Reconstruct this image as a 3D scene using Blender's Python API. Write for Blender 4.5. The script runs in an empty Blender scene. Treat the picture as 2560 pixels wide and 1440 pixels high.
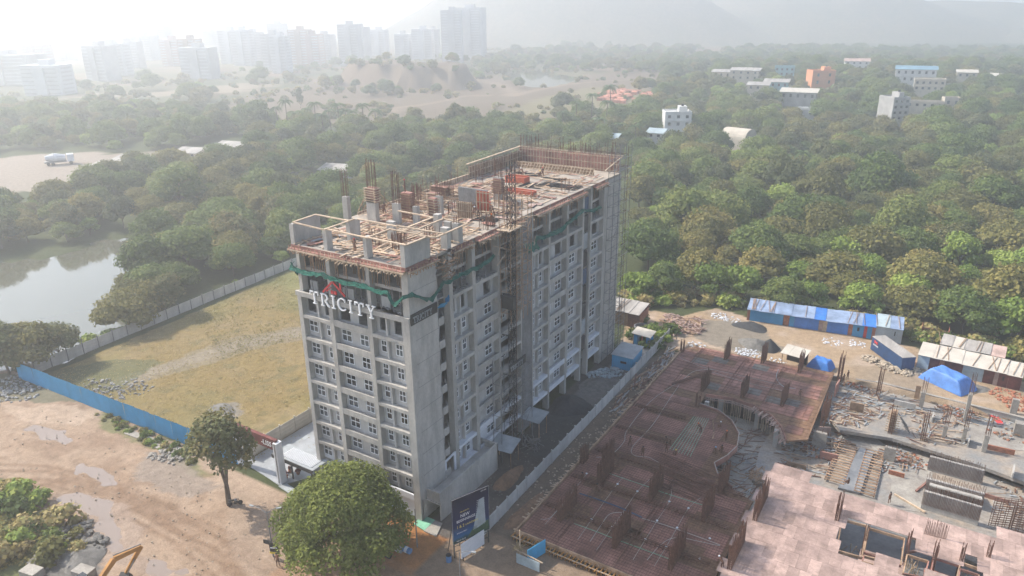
import bpy, math, random
import numpy as np
from mathutils import Vector, Matrix, noise as mnoise
random.seed(7); RNG=np.random.default_rng(7)
SC=bpy.context.scene
COL=SC.collection
# ---------------------------------------------------------------- camera
CAM=np.array([49.151,-57.109,58.939]); FPX=1830.3
_y,_p,_r=math.radians(31.986),math.radians(20.714),math.radians(-0.606)
_F=np.array([-math.sin(_y)*math.cos(_p),math.cos(_y)*math.cos(_p),-math.sin(_p)])
_R=np.array([math.cos(_y),math.sin(_y),0.0]); _U=np.cross(_R,_F)
_R,_U=_R*math.cos(_r)+_U*math.sin(_r),-_R*math.sin(_r)+_U*math.cos(_r)
cd=bpy.data.cameras.new('camera'); cam=bpy.data.objects.new('camera',cd); COL.objects.link(cam)
M=Matrix([[_R[i],_U[i],-_F[i],CAM[i]] for i in range(3)]+[[0,0,0,1]])
cam.matrix_world=M; cd.sensor_width=36; cd.lens=FPX/2560*36; cd.clip_start=0.5; cd.clip_end=20000
SC.camera=cam
# ---------------------------------------------------------------- world, sun, exposure
SUN_EL=math.radians(43); SUN_DIR=Vector((-1,-0.13,0)).normalized()   # horizontal direction towards the sun
W=bpy.data.worlds.new('World'); SC.world=W; W.use_nodes=True
nt=W.node_tree; bg=nt.nodes['Background']
sky=nt.nodes.new('ShaderNodeTexSky'); sky.sky_type='NISHITA'; sky.sun_disc=False
sky.sun_elevation=SUN_EL; sky.sun_rotation=math.atan2(SUN_DIR.x,SUN_DIR.y)
sky.air_density=1.0; sky.dust_density=0.6; sky.ozone_density=1.0
nt.links.new(sky.outputs[0],bg.inputs[0]); bg.inputs[1].default_value=0.135
sd=bpy.data.lights.new('sun','SUN'); sd.energy=5.0; sd.angle=math.radians(1.0); sd.color=(1.0,0.93,0.82)
so=bpy.data.objects.new('sun',sd); COL.objects.link(so)
_to=Vector((SUN_DIR.x*math.cos(SUN_EL),SUN_DIR.y*math.cos(SUN_EL),math.sin(SUN_EL)))
so.rotation_euler=_to.to_track_quat('Z','Y').to_euler(); so.location=(-100,0,150)
SC.view_settings.view_transform='Standard'; SC.view_settings.look='None'; SC.view_settings.gamma=1
SC.view_settings.use_curve_mapping=False; SC.view_settings.exposure=0.82
cy=SC.cycles
cy.max_bounces=6; cy.diffuse_bounces=2; cy.glossy_bounces=2; cy.transmission_bounces=2; cy.volume_bounces=2
cy.transparent_max_bounces=8; cy.use_denoising=True; cy.use_adaptive_sampling=True; cy.adaptive_threshold=0.02
cy.caustics_reflective=False; cy.caustics_refractive=False
HAZE_DENSITY=0.00094; HAZE_G=0.54
# ---------------------------------------------------------------- helpers
def P(u,v,z=0.0):
    """the point at height z of the place that the photograph shows at pixel (u,v) (2560 x 1440)"""
    d=_F+_R*(u-1280)/FPX-_U*(v-720)/FPX
    return CAM+d*((z-CAM[2])/d[2])
def PX(u,v,x0):
    d=_F+_R*(u-1280)/FPX-_U*(v-720)/FPX
    return CAM+d*((x0-CAM[0])/d[0])
def px(x,y,z):
    d=np.array([x,y,z])-CAM; w=d@_F
    return 1280+FPX*(d@_R)/w,720-FPX*(d@_U)/w,w
MATS={}
def newmat(name):
    m=bpy.data.materials.new(name); m.use_nodes=True; MATS[name]=m; return m,m.node_tree,m.node_tree.nodes['Principled BSDF']
def N(nt,t,**k):
    n=nt.nodes.new(t)
    for a,b in k.items():
        if a in n.inputs: n.inputs[a].default_value=b
        else: setattr(n,a,b)
    return n
def mat(name,col,rough=.85,nscale=1.5,namt=.25,bump=0.0,stretch=(1,1,1),col2=None,metal=0,spec=.3,objvar=.0,fine=0.,coord='pos'):
    """procedural surface: base colour broken by large and fine noise, optional streaks, bump and per-object variation"""
    m,nt,b=newmat(name); L=nt.links.new
    g=N(nt,'ShaderNodeNewGeometry') if coord=='pos' else N(nt,'ShaderNodeTexCoord')
    src=g.outputs['Position'] if coord=='pos' else g.outputs['Object']
    mp=N(nt,'ShaderNodeMapping'); mp.inputs['Scale'].default_value=stretch; L(src,mp.inputs[0])
    n=N(nt,'ShaderNodeTexNoise',Scale=nscale,Detail=7,Roughness=.62); L(mp.outputs[0],n.inputs['Vector'])
    r=N(nt,'ShaderNodeValToRGB'); c=np.array(col); c2=np.array(col2) if col2 else c*(1-namt)
    r.color_ramp.elements[0].position=.36; r.color_ramp.elements[0].color=(*c2,1)
    r.color_ramp.elements[1].position=.64; r.color_ramp.elements[1].color=(*(c if col2 else np.minimum(c*(1+namt*.6),1)),1)
    L(n.outputs[0],r.inputs[0]); out=r.outputs[0]
    if fine:
        n2=N(nt,'ShaderNodeTexNoise',Scale=nscale*9,Detail=4,Roughness=.7); L(mp.outputs[0],n2.inputs['Vector'])
        mr=N(nt,'ShaderNodeMapRange'); mr.inputs[3].default_value=1-fine; mr.inputs[4].default_value=1+fine; mr.inputs[1].default_value=.3; mr.inputs[2].default_value=.7
        L(n2.outputs[0],mr.inputs[0]); mx=N(nt,'ShaderNodeVectorMath',operation='SCALE'); L(out,mx.inputs[0]); L(mr.outputs[0],mx.inputs['Scale']); out=mx.outputs[0]
    if objvar:
        oi=N(nt,'ShaderNodeObjectInfo'); mr=N(nt,'ShaderNodeMapRange'); mr.inputs[3].default_value=1-objvar; mr.inputs[4].default_value=1+objvar
        L(oi.outputs['Random'],mr.inputs[0]); mx=N(nt,'ShaderNodeVectorMath',operation='SCALE'); L(out,mx.inputs[0]); L(mr.outputs[0],mx.inputs['Scale']); out=mx.outputs[0]
    L(out,b.inputs['Base Color']); b.inputs['Roughness'].default_value=rough; b.inputs['Metallic'].default_value=metal
    b.inputs['Specular IOR Level'].default_value=spec
    if bump:
        bp=N(nt,'ShaderNodeBump'); bp.inputs['Strength'].default_value=bump; bp.inputs['Distance'].default_value=.12; L(n.outputs[0],bp.inputs['Height']); L(bp.outputs[0],b.inputs['Normal'])
    return m
mat('concrete',(.43,.405,.37),.9,.7,.20,.25,(1,1,.35),fine=.12,objvar=.06)
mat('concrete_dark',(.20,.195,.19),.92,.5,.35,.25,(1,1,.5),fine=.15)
mat('plaster',(.49,.475,.455),.9,.6,.16,.1,(1,1,.3),fine=.08,objvar=.08)
mat('white_paint',(.66,.67,.70),.8,.3,.14,fine=.04)
mat('white_frame',(.80,.81,.83),.5,2,.05); mat('letter_white',(.93,.93,.93),.6,2,.03)
mat('glass',(.055,.065,.075),.12,.6,.5,spec=.6,objvar=.75)
mat('timber',(.36,.235,.15),.85,1.2,.35,objvar=.25,fine=.2)
mat('timber_pale',(.50,.38,.27),.85,1.2,.25,objvar=.2,fine=.15)
mat('ply_red',(.31,.155,.12),.75,.35,.42,fine=.18,objvar=.24)
mat('ply_pink',(.39,.275,.235),.8,.45,.34,fine=.16,objvar=.2)
mat('rust',(.17,.085,.058),.85,3,.35,objvar=.15)
mat('steel_dark',(.05,.048,.045),.7,2,.3)
mat('steel_grey',(.22,.22,.22),.6,2,.3,metal=.2)
mat('net_green',(.012,.105,.075),.9,1.5,.35,fine=.2)
mat('sheet_blue',(.04,.26,.50),.55,.6,.12,fine=.05)
mat('tarp_blue',(.045,.18,.52),.5,.8,.2,fine=.08)
mat('tarp_mid',(.09,.22,.55),.5,.5,.25,fine=.1); mat('tarp_light',(.24,.31,.44),.55,.5,.3,fine=.1)
mat('roof_sheet',(.36,.33,.30),.7,.5,.3,stretch=(1,.2,1),fine=.1)
mat('roof_cream',(.52,.47,.40),.7,.4,.15,fine=.05)
mat('sheet_pale',(.36,.43,.46),.7,.5,.2,fine=.1)
mat('sheet_grey',(.34,.36,.37),.6,.5,.25,fine=.08)
mat('maroon',(.15,.045,.04),.8,1,.4,fine=.1)
mat('brick',(.36,.14,.08),.9,2.5,.35,fine=.2)
mat('red',(.60,.05,.05),.5,2,.1)
mat('orange_vest',(.90,.22,.05),.8,3,.1)
mat('orange_form',(.52,.12,.06),.7,1,.2)
mat('yellow',(.72,.55,.08),.6,3,.1)
mat('green_bar',(.22,.48,.33),.6,2,.2)
mat('white_pipe',(.46,.42,.38),.5,2,.1)
mat('black',(.02,.02,.022),.6,2,.2)
mat('excav_yellow',(.42,.20,.05),.45,1,.2,fine=.08)
mat('skin',(.16,.08,.05),.6,3,.1)
mat('cloth_white',(.7,.7,.7),.9,3,.1); mat('cloth_blue',(.10,.22,.42),.9,3,.1); mat('cloth_lblue',(.22,.42,.62),.9,3,.1)
mat('cloth_dark',(.03,.035,.05),.9,3,.1); mat('cloth_teal',(.2,.55,.6),.9,3,.1); mat('cloth_red',(.45,.06,.06),.9,3,.1); mat('cloth_purple',(.2,.12,.3),.9,3,.1)
mat('mound_dark',(.050,.052,.055),.95,2,.3,.4,fine=.3)
mat('mound_grey',(.17,.16,.145),.95,1.5,.3,.4,fine=.3)
mat('mound_earth',(.22,.13,.08),.95,1.5,.3,.4,fine=.3)
mat('rock',(.40,.33,.25),.9,1,.3,.3,objvar=.25,fine=.15)
mat('rubble_grey',(.34,.33,.32),.9,1,.4,.3,objvar=.3)
mat('bark',(.13,.10,.075),.95,4,.4,.4,(1,1,.3))
mat('marble',(.33,.34,.35),.35,.5,.2)
mat('tile_grey',(.35,.37,.38),.5,.5,.2)
mat('dry_palm',(.36,.27,.15),.9,3,.3)
mat('pipe_duct',(.33,.33,.33),.8,.5,.2)
class MB:
    def __init__(s): s.v=[]; s.f=[]; s.m=[]; s.mi=0
    def q(s,pts,fs):
        o=len(s.v); s.v+= [tuple(map(float,p)) for p in pts]; s.f+= [tuple(i+o for i in f) for f in fs]; s.m+=[s.mi]*len(fs); return s
    BF=((0,3,2,1),(4,5,6,7),(0,1,5,4),(1,2,6,5),(2,3,7,6),(3,0,4,7))
    def box(s,x0,x1,y0,y1,z0,z1): return s.q([(x0,y0,z0),(x1,y0,z0),(x1,y1,z0),(x0,y1,z0),(x0,y0,z1),(x1,y0,z1),(x1,y1,z1),(x0,y1,z1)],s.BF)
    def obox(s,c,sx,sy,sz,rz=0,rx=0,ry=0):
        R=Matrix.Rotation(rz,3,'Z')@Matrix.Rotation(ry,3,'Y')@Matrix.Rotation(rx,3,'X')
        pts=[Vector(c)+R@Vector((a*sx/2,b*sy/2,d*sz/2)) for d in(-1,1) for a,b in((-1,-1),(1,-1),(1,1),(-1,1))]
        return s.q(pts,s.BF)
    def bar(s,p,q,w,h=None):
        h=h or w; p,q=Vector(p),Vector(q); d=(q-p)
        if d.length<1e-6: return s
        d.normalize(); up=Vector((0,0,1)) if abs(d.z)<.95 else Vector((1,0,0)); a=d.cross(up).normalized(); b=a.cross(d)
        return s.q([c+a*(i*w/2)+b*(j*h/2) for c in(p,q) for i,j in((-1,-1),(1,-1),(1,1),(-1,1))],((0,1,2,3),(7,6,5,4),(0,4,5,1),(1,5,6,2),(2,6,7,3),(3,7,4,0)))
    def tube(s,p,q,r,r2=None,n=6,cap=True):
        r2=r if r2 is None else r2; p,q=Vector(p),Vector(q); d=(q-p)
        if d.length<1e-6: return s
        d.normalize(); up=Vector((0,0,1)) if abs(d.z)<.95 else Vector((1,0,0)); a=d.cross(up).normalized(); b=d.cross(a)
        pts=[c+(a*math.cos(6.28318*k/n)+b*math.sin(6.28318*k/n))*rr for c,rr in((p,r),(q,r2)) for k in range(n)]
        fs=[(k,(k+1)%n,n+(k+1)%n,n+k) for k in range(n)]
        if cap: fs+=[tuple(range(n-1,-1,-1)),tuple(range(n,2*n))]
        return s.q(pts,fs)
    def path(s,pts,r,n=4):
        for a,b in zip(pts[:-1],pts[1:]): s.tube(a,b,r,n=n,cap=False)
        return s
    def prism(s,poly,z0,z1):
        n=len(poly); return s.q([(x,y,z0) for x,y in poly]+[(x,y,z1) for x,y in poly],[tuple(range(n-1,-1,-1)),tuple(range(n,2*n))]+[(i,(i+1)%n,n+(i+1)%n,n+i) for i in range(n)])
    def ball(s,c,r,sz=1,n=7,k=4,jit=0):
        c=Vector(c); pts=[c+Vector((0,0,-r*sz))]
        for j in range(1,k):
            t=math.pi*j/k
            for i in range(n):
                f=1+random.uniform(-jit,jit); pts.append(c+Vector((math.cos(6.28318*i/n)*math.sin(t),math.sin(6.28318*i/n)*math.sin(t),-math.cos(t)*sz))*r*f)
        pts.append(c+Vector((0,0,r*sz))); last=len(pts)-1
        fs=[(0,1+(i+1)%n,1+i) for i in range(n)]
        for j in range(k-2): fs+=[(1+j*n+i,1+j*n+(i+1)%n,1+(j+1)*n+(i+1)%n,1+(j+1)*n+i) for i in range(n)]
        fs+=[(last,1+(k-2)*n+i,1+(k-2)*n+(i+1)%n) for i in range(n)]
        return s.q(pts,fs)
    def mesh(s,name,mats,smooth=False):
        me=bpy.data.meshes.new(name); me.from_pydata(s.v,[],s.f)
        for m in (mats if isinstance(mats,(list,tuple)) else [mats]): me.materials.append(MATS[m])
        if max(s.m,default=0)>0: me.polygons.foreach_set('material_index',s.m)
        if smooth: me.polygons.foreach_set('use_smooth',[True]*len(s.f))
        me.update(); return me
    def build(s,name,mats,parent=None,loc=None,smooth=False,**k):
        return O(name,s.mesh(name,mats,smooth),parent,loc,**k)
def O(name,me,parent=None,loc=None,rz=0,scale=None,label=None,cat=None,group=None,kind=None,rot=None):
    o=bpy.data.objects.new(name,me); COL.objects.link(o)
    if parent is not None: o.parent=parent
    if loc is not None: o.location=loc
    if rot is not None: o.rotation_euler=rot
    elif rz: o.rotation_euler=(0,0,rz)
    if scale is not None: o.scale=scale if hasattr(scale,'__len__') else (scale,)*3
    return tag(o,label,cat,group,kind)
def tag(o,label=None,cat=None,group=None,kind=None):
    if label: o['label']=label
    if cat: o['category']=cat
    if group: o['group']=group
    if kind: o['kind']=kind
    return o
def thing(name,label,cat,loc=(0,0,0),rz=0,group=None): return O(name,None,None,loc,rz,label=label,cat=cat,group=group)
def kids(o): return [c for c in bpy.data.objects if c.parent==o]
def copy_tree(o,loc,rz=0,label=None,group=None,ch=None,scale=None):
    r=o.copy(); COL.objects.link(r); r.location=loc; r.rotation_euler=(0,0,rz)
    if scale: r.scale=(scale,)*3
    if label: r['label']=label
    if group: r['group']=group
    for c in (ch if ch is not None else kids(o)):
        k=c.copy(); COL.objects.link(k); k.parent=r
    return r
R_=random.uniform
# ---------------------------------------------------------------- terrain
def poly_px(pts,z=0.0): return np.array([P(u,v,z)[:2] for u,v in pts])
def inside(px_,py_,poly):
    r=np.zeros(px_.shape,bool); n=len(poly)
    for i in range(n):
        x1,y1=poly[i]; x2,y2=poly[(i+1)%n]
        c=((y1>py_)!=(y2>py_)); 
        if y1!=y2: r^=c&(px_<(x2-x1)*(py_-y1)/(y2-y1)+x1)
    return r
_VN={}
def vnoise(x,y,s,seed=0):
    """smooth value noise on arrays"""
    if seed not in _VN: _VN[seed]=np.random.default_rng(seed).random((256,256))
    r=_VN[seed]; X=x/s; Y=y/s
    i=np.floor(X).astype(int); j=np.floor(Y).astype(int); fx=X-i; fy=Y-j; fx=fx*fx*(3-2*fx); fy=fy*fy*(3-2*fy)
    g=lambda a,b:r[a&255,b&255]
    return g(i,j)*(1-fx)*(1-fy)+g(i+1,j)*fx*(1-fy)+g(i,j+1)*(1-fx)*fy+g(i+1,j+1)*fx*fy
def fbm(x,y,s,seed=0,o=4): return sum(vnoise(x,y,s/2**k,seed+k)*.5**k for k in range(o))/sum(.5**k for k in range(o))
def axis(segs):
    a=[]
    for lo,hi,st in segs: a+=list(np.arange(lo,hi,st))
    return np.array(a+[segs[-1][1]])
gx=axis([(-4200,-1000,80),(-1000,-400,12),(-400,-110,4),(-110,75,.55),(75,200,4),(200,600,16),(600,3000,80)])
gy=axis([(-700,-60,40),(-60,-32,4),(-32,104,.55),(104,300,3.5),(300,900,9),(900,4600,80)])
GX,GY=np.meshgrid(gx,gy,indexing='ij')
PIT=((11.3,3.6),(110,3.6),(110,66.5),(11.3,66.5))
def terrain_z(x,y):
    z=np.zeros(x.shape)
    far=np.clip((np.hypot(x,y)-110)/200,0,1)
    z+=far*(fbm(x,y,90,3)-.5)*5
    z+=(fbm(x,y,3.0,11,3)-.5)*.22*(1-far)
    # village rise on the right, behind the wood
    z+=10*np.clip((y-330)/200,0,1)*np.exp(-((x+20)/170)**2)*np.exp(-(np.maximum(y-620,0)/160)**2)
    # quarry mound
    d=np.hypot((x+372)/60,(y-455)/34); z+=17*np.clip(1.15-d+(fbm(x,y,22,44)-.5)*.7,0,.16)/.16*(.8+.4*fbm(x,y,18,47))
    return z
DISTH=[]
GZ=terrain_z(GX,GY)
pond=poly_px([(-160,700),(0,655),(150,640),(250,600),(330,588),(345,610),(300,700),(285,780),(320,815),(240,850),(170,905),(60,930),(-200,900)])
pond_d=inside(GX,GY,pond)
fpond=poly_px([(1262,186),(1300,180),(1400,184),(1466,192),(1440,205),(1380,222),(1330,222),(1290,212)])
fp=inside(GX,GY,fpond)
GZ[pond_d]=-1.0; GZ[fp]=-1.0
under=inside(GX,GY,np.array(PIT)); GZ[under]=-3.6
nearb=(GX>-21)&(GX<3)&(GY>-1)&(GY<58); GZ[nearb]=np.minimum(GZ[nearb],-.02)
PUD=[[(120,1230),(200,1215),(270,1255),(290,1285),(240,1290),(150,1262)],[(185,1160),(215,1152),(310,1203),(250,1208),(195,1190)],[(45,1072),(80,1062),(130,1075),(195,1108),(150,1114),(90,1098)],[(235,1305),(300,1295),(335,1345),(300,1390),(245,1355)],[(350,1385),(430,1392),(480,1440),(360,1440)],[(135,1078),(175,1070),(205,1095),(160,1108)],[(300,1190),(330,1200),(300,1215),(280,1205)]]
for i,pts in enumerate(PUD):
    q=poly_px(pts); jx=(fbm(GX,GY,5,300+i)-.5)*4.5; jy=(fbm(GX,GY,5,320+i)-.5)*4.5; mk=inside(GX+jx,GY+jy,q).astype(float)
    for _ in range(2): mk=(mk+np.roll(mk,1,0)+np.roll(mk,-1,0)+np.roll(mk,1,1)+np.roll(mk,-1,1))/5
    GZ=GZ*(1-mk)+(-.16+(fbm(GX,GY,1.6,340+i,2)-.5)*.22)*mk
# colour by zone (real ground colours; light and shade come from the lights)
c=np.zeros(GX.shape+(3,)); c[:]=(.062,.075,.030)
n1=fbm(GX,GY,14,20); n2=fbm(GX,GY,5,30); n3=fbm(GX,GY,2.0,40,3)
def lay(mask,col,a=1.0):
    global c
    m=(mask*a)[...,None]; c=c*(1-m)+np.array(col)*m
def soft(poly,f=2.5,seed=50):
    jx=(fbm(GX,GY,6,seed)-.5)*f*2.4; jy=(fbm(GX,GY,6,seed+9)-.5)*f*2.4
    return inside(GX+jx,GY+jy,poly).astype(float)
lay((np.hypot((GX+372)/60,(GY-455)/34)<1.3).astype(float),(.12,.10,.075),.8)
farm=np.clip((GY-250)/120,0,1)*np.clip((-GX-60)/60,0,1)
lay(np.clip((fbm(GX,GY,60,60)-.42)*6,0,1)*farm,(.13,.115,.06)); lay(np.clip((fbm(GX,GY,45,61)-.52)*7,0,1)*farm,(.18,.125,.085))
lay(soft(poly_px([(420,290),(900,180),(1250,190),(1700,190),(1660,250),(1480,300),(1240,330),(1000,325),(560,300)]),10),(.155,.115,.08),.9)
lay(soft(poly_px([(1250,290),(1340,250),(1480,225),(1640,235),(1600,270),(1470,290),(1300,300)]),5),(.19,.165,.09),.9)
lay(soft(poly_px([(440,225),(600,205),(700,215),(560,235),(250,245),(120,250),(200,235)]),5),(.28,.22,.16),.7)
for pth,wd in (([(980,290),(960,280),(1010,265),(1160,240),(1300,240),(1420,215),(1560,205)],3.5),([(1000,325),(970,300),(985,278)],3),([(700,470),(800,440)],2),([(1180,195),(1250,215),(1290,240)],4)):
    q=poly_px(pth)
    for (x1,y1),(x2,y2) in zip(q[:-1],q[1:]):
        t=np.clip(((GX-x1)*(x2-x1)+(GY-y1)*(y2-y1))/((x2-x1)**2+(y2-y1)**2),0,1)
        lay((np.hypot(GX-x1-t*(x2-x1),GY-y1-t*(y2-y1))<wd).astype(float),(.28,.21,.15),.6)
lay(soft(poly_px([(-100,400),(230,385),(350,400),(300,430),(200,475),(-150,500)]),4),(.29,.24,.195))
lay(soft(poly_px([(240,395),(560,370),(700,385),(560,420),(330,425)]),3),(.26,.21,.16),.8)
field=poly_px([(100,945),(740,672),(820,700),(830,1130),(620,1170)])
fm=soft(field,.4); lay(fm,(.235,.17,.07)); lay(fm*np.clip((n1-.40)*2.6,0,1)*.8,(.20,.18,.068)); lay(fm*np.clip((n2-.48)*2.6,0,1)*.7,(.28,.21,.12))
lay(fm*np.clip((n3-.6)*6,0,1),(.15,.13,.06),.7)
lay(fm*np.clip((GY-38)/12+(n1-.5)*3,0,1),(.19,.19,.075),.8)
lay(soft(poly_px([(420,905),(560,850),(760,815),(770,845),(600,880),(470,925),(330,965),(250,960)]),.9),(.245,.205,.145),.7)
lay(soft(poly_px([(510,1035),(540,1010),(600,1005),(620,1030),(590,1045)]),.8),(.24,.21,.17))
lay(soft(poly_px([(250,962),(400,915),(560,862),(770,815),(772,838),(600,872),(430,925),(280,975)]),.5),(.275,.23,.175),.8)
lay(soft(poly_px([(100,935),(250,900),(420,900),(300,970),(200,985)]),1.2),(.12,.125,.06),.8)
dirt=((GY<-4.6+(n2-.5)*1.2)&(GX<12)&(GX>-140)).astype(float)
lay(dirt,(.345,.245,.172)); lay(dirt*np.clip((n1-.5)*5,0,1),(.385,.285,.21)); lay(dirt*np.clip((n2-.55)*6,0,1),(.26,.175,.12),.75); lay(dirt*np.clip((n3-.62)*7,0,1),(.25,.165,.11),.6)
lay(soft(poly_px([(-40,930),(120,950),(250,1010),(60,1000),(-40,1010)]),1.2),(.14,.14,.09),.8)
lay(soft(poly_px([(240,1030),(330,1060),(330,1085),(460,1145),(560,1190),(500,1190),(330,1100),(250,1065)]),1.2),(.17,.17,.075),.85)
def track(pts,w,col,a=.6):
    q=poly_px(pts)
    for (x1,y1),(x2,y2) in zip(q[:-1],q[1:]):
        t=np.clip(((GX-x1)*(x2-x1)+(GY-y1)*(y2-y1))/((x2-x1)**2+(y2-y1)**2),0,1); dd=np.hypot(GX-x1-t*(x2-x1),GY-y1-t*(y2-y1))
        lay(np.clip(1.3-dd/w+(n3-.5)*.9,0,1),col,a)
for o_ in (0,26,70,95,140):
    track([(-60,1160+o_*.6),(120,1165+o_*.5),(300,1210+o_*.5),(430,1270+o_*.6),(560,1330+o_*.9),(700,1440+o_)],.38,(.22,.14,.09),.75)
track([(300,1290),(380,1250),(440,1270)],.9,(.21,.135,.085),.7); track([(150,1200),(300,1230),(420,1300)],.6,(.22,.14,.09),.7)
track([(60,1110),(220,1090),(330,1110)],1.2,(.28,.19,.13),.5); track([(520,1190),(430,1210),(330,1200),(200,1150)],.9,(.27,.18,.12),.5)
lay(soft(poly_px([(0,1015),(130,1010),(230,1040),(200,1065),(60,1050)]),1.5),(.44,.33,.245),.7)
lay(soft(poly_px([(120,1225),(330,1260),(360,1330),(350,1400),(480,1440),(300,1440),(230,1330)]),1.5),(.33,.25,.20),.6)
lay(soft(poly_px([(560,1200),(640,1230),(700,1300),(750,1440),(640,1440),(560,1300)]),2),(.33,.25,.19),.5)
lay(soft(poly_px([(360,1130),(480,1160),(560,1215),(470,1240),(360,1200)]),1.5),(.27,.22,.18),.8)
lay(soft(poly_px([(-200,1190),(40,1195),(120,1290),(250,1370),(230,1500),(-300,1560)]),1.0),(.13,.14,.055),.95)
lay(soft(poly_px([(120,1400),(200,1370),(260,1390),(250,1470),(100,1480)]),.8),(.15,.14,.13),.95)
# yard between building and compound wall
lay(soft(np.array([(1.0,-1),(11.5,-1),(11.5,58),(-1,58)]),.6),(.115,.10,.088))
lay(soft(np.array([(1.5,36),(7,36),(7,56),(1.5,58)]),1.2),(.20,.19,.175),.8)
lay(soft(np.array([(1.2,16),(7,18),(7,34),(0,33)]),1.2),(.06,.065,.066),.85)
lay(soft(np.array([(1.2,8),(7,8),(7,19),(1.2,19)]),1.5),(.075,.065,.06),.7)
lay(soft(np.array([(7.5,2),(11.4,2),(11.4,62),(7.5,62)]),.5),(.17,.125,.09),.85)
lay(soft(np.array([(-6,-8),(6,-8),(6,-.5),(-6,-.5)]),.9),(.42,.19,.075),.9)
lay(soft(np.array([(5,-25),(60,-25),(60,3.5),(5,3.5)]),1.0),(.25,.18,.125))
lay(soft(np.array([(-9,-20),(14,-20),(14,-7),(-9,-7)]),1.5),(.34,.20,.12),.55)
# building yard beyond, right
yard=poly_px([(1560,760),(1700,790),(1790,770),(1870,795),(2280,865),(2560,955),(2800,1040),(2700,1100),(2100,960),(1720,885),(1640,850),(1560,870)])
ym=soft(yard,.8); lay(ym,(.37,.265,.17)); lay(ym*np.clip((n1-.5)*6,0,1),(.28,.22,.16),.8); lay(ym*np.clip((n2-.56)*7,0,1),(.43,.33,.25),.8)
lay(soft(poly_px([(1760,800),(1900,810),(1960,870),(1880,890),(1740,850)]),1.5),(.21,.185,.15),.85)
lay(under.astype(float),(.13,.11,.095))
me=bpy.data.meshes.new('ground'); nx,ny=GX.shape
idx=np.arange(nx*ny).reshape(nx,ny); quads=np.stack([idx[:-1,:-1],idx[1:,:-1],idx[1:,1:],idx[:-1,1:]],-1).reshape(-1,4)
me.vertices.add(nx*ny); me.vertices.foreach_set('co',np.stack([GX,GY,GZ],-1).astype(np.float32).ravel())
me.loops.add(quads.size); me.loops.foreach_set('vertex_index',quads.astype(np.int32).ravel())
me.polygons.add(len(quads)); me.polygons.foreach_set('loop_start',np.arange(0,quads.size,4,dtype=np.int32)); me.polygons.foreach_set('loop_total',np.full(len(quads),4,np.int32))
me.update(calc_edges=True); me.validate()
ca=me.color_attributes.new('zone','FLOAT_COLOR','POINT'); ca.data.foreach_set('color',np.concatenate([c,np.ones(c.shape[:2]+(1,))],-1).astype(np.float32).ravel())
me.polygons.foreach_set('use_smooth',[True]*len(quads))
m,nt,b=newmat('ground'); L=nt.links.new
at=N(nt,'ShaderNodeAttribute'); at.attribute_name='zone'; g=N(nt,'ShaderNodeNewGeometry')
na=N(nt,'ShaderNodeTexNoise',Scale=.9,Detail=9,Roughness=.68); L(g.outputs['Position'],na.inputs['Vector'])
nb=N(nt,'ShaderNodeTexNoise',Scale=5,Detail=5,Roughness=.75); L(g.outputs['Position'],nb.inputs['Vector'])
ma=N(nt,'ShaderNodeMath',operation='ADD'); L(na.outputs[0],ma.inputs[0]); L(nb.outputs[0],ma.inputs[1])
mr=N(nt,'ShaderNodeMapRange'); mr.inputs[1].default_value=.75; mr.inputs[2].default_value=1.25; mr.inputs[3].default_value=.70; mr.inputs[4].default_value=1.26
L(ma.outputs[0],mr.inputs[0]); sc=N(nt,'ShaderNodeVectorMath',operation='SCALE'); L(at.outputs['Color'],sc.inputs[0]); L(mr.outputs[0],sc.inputs['Scale'])
L(sc.outputs[0],b.inputs['Base Color']); b.inputs['Roughness'].default_value=.95; b.inputs['Specular IOR Level'].default_value=.15
bp=N(nt,'ShaderNodeBump'); bp.inputs['Strength'].default_value=.6; bp.inputs['Distance'].default_value=.25; L(ma.outputs[0],bp.inputs['Height']); L(bp.outputs[0],b.inputs['Normal'])
me.materials.append(m); O('ground',me,kind='structure')
# water
m,nt,b=newmat('water'); b.inputs['Base Color'].default_value=(.10,.10,.07,1); b.inputs['Roughness'].default_value=.06; b.inputs['Specular IOR Level'].default_value=.8
g=N(nt,'ShaderNodeNewGeometry'); n=N(nt,'ShaderNodeTexNoise',Scale=1.2,Detail=3); nt.links.new(g.outputs['Position'],n.inputs['Vector'])
bp=N(nt,'ShaderNodeBump'); bp.inputs['Strength'].default_value=.035; nt.links.new(n.outputs[0],bp.inputs['Height']); nt.links.new(bp.outputs[0],b.inputs['Normal'])
def flat(name,poly,z,matn,**k):
    return MB().q([(x,y,z) for x,y in poly],[tuple(range(len(poly)))]).build(name,matn,kind='structure',**k)
def blob(poly,amp,seed,n=6):
    """wavy outline through a polygon"""
    out=[]; rr=random.Random(seed)
    for i in range(len(poly)):
        a=np.array(poly[i]); b_=np.array(poly[(i+1)%len(poly)])
        for k in range(n):
            t=k/n; out.append(tuple(a*(1-t)+b_*t+np.array([rr.uniform(-amp,amp),rr.uniform(-amp,amp)])))
    return out
flat('pond',[tuple(q) for q in poly_px([(-400,740),(-160,670),(0,640),(150,625),(250,590),(340,575),(370,600),(320,700),(310,780),(345,815),(250,865),(170,925),(60,950),(-300,960)])],-.35,'water')
flat('far_pond',[tuple(q) for q in poly_px([(1250,188),(1300,176),(1400,180),(1475,190),(1445,208),(1380,226),(1320,226),(1275,214)])],-.4,'water')
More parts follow.
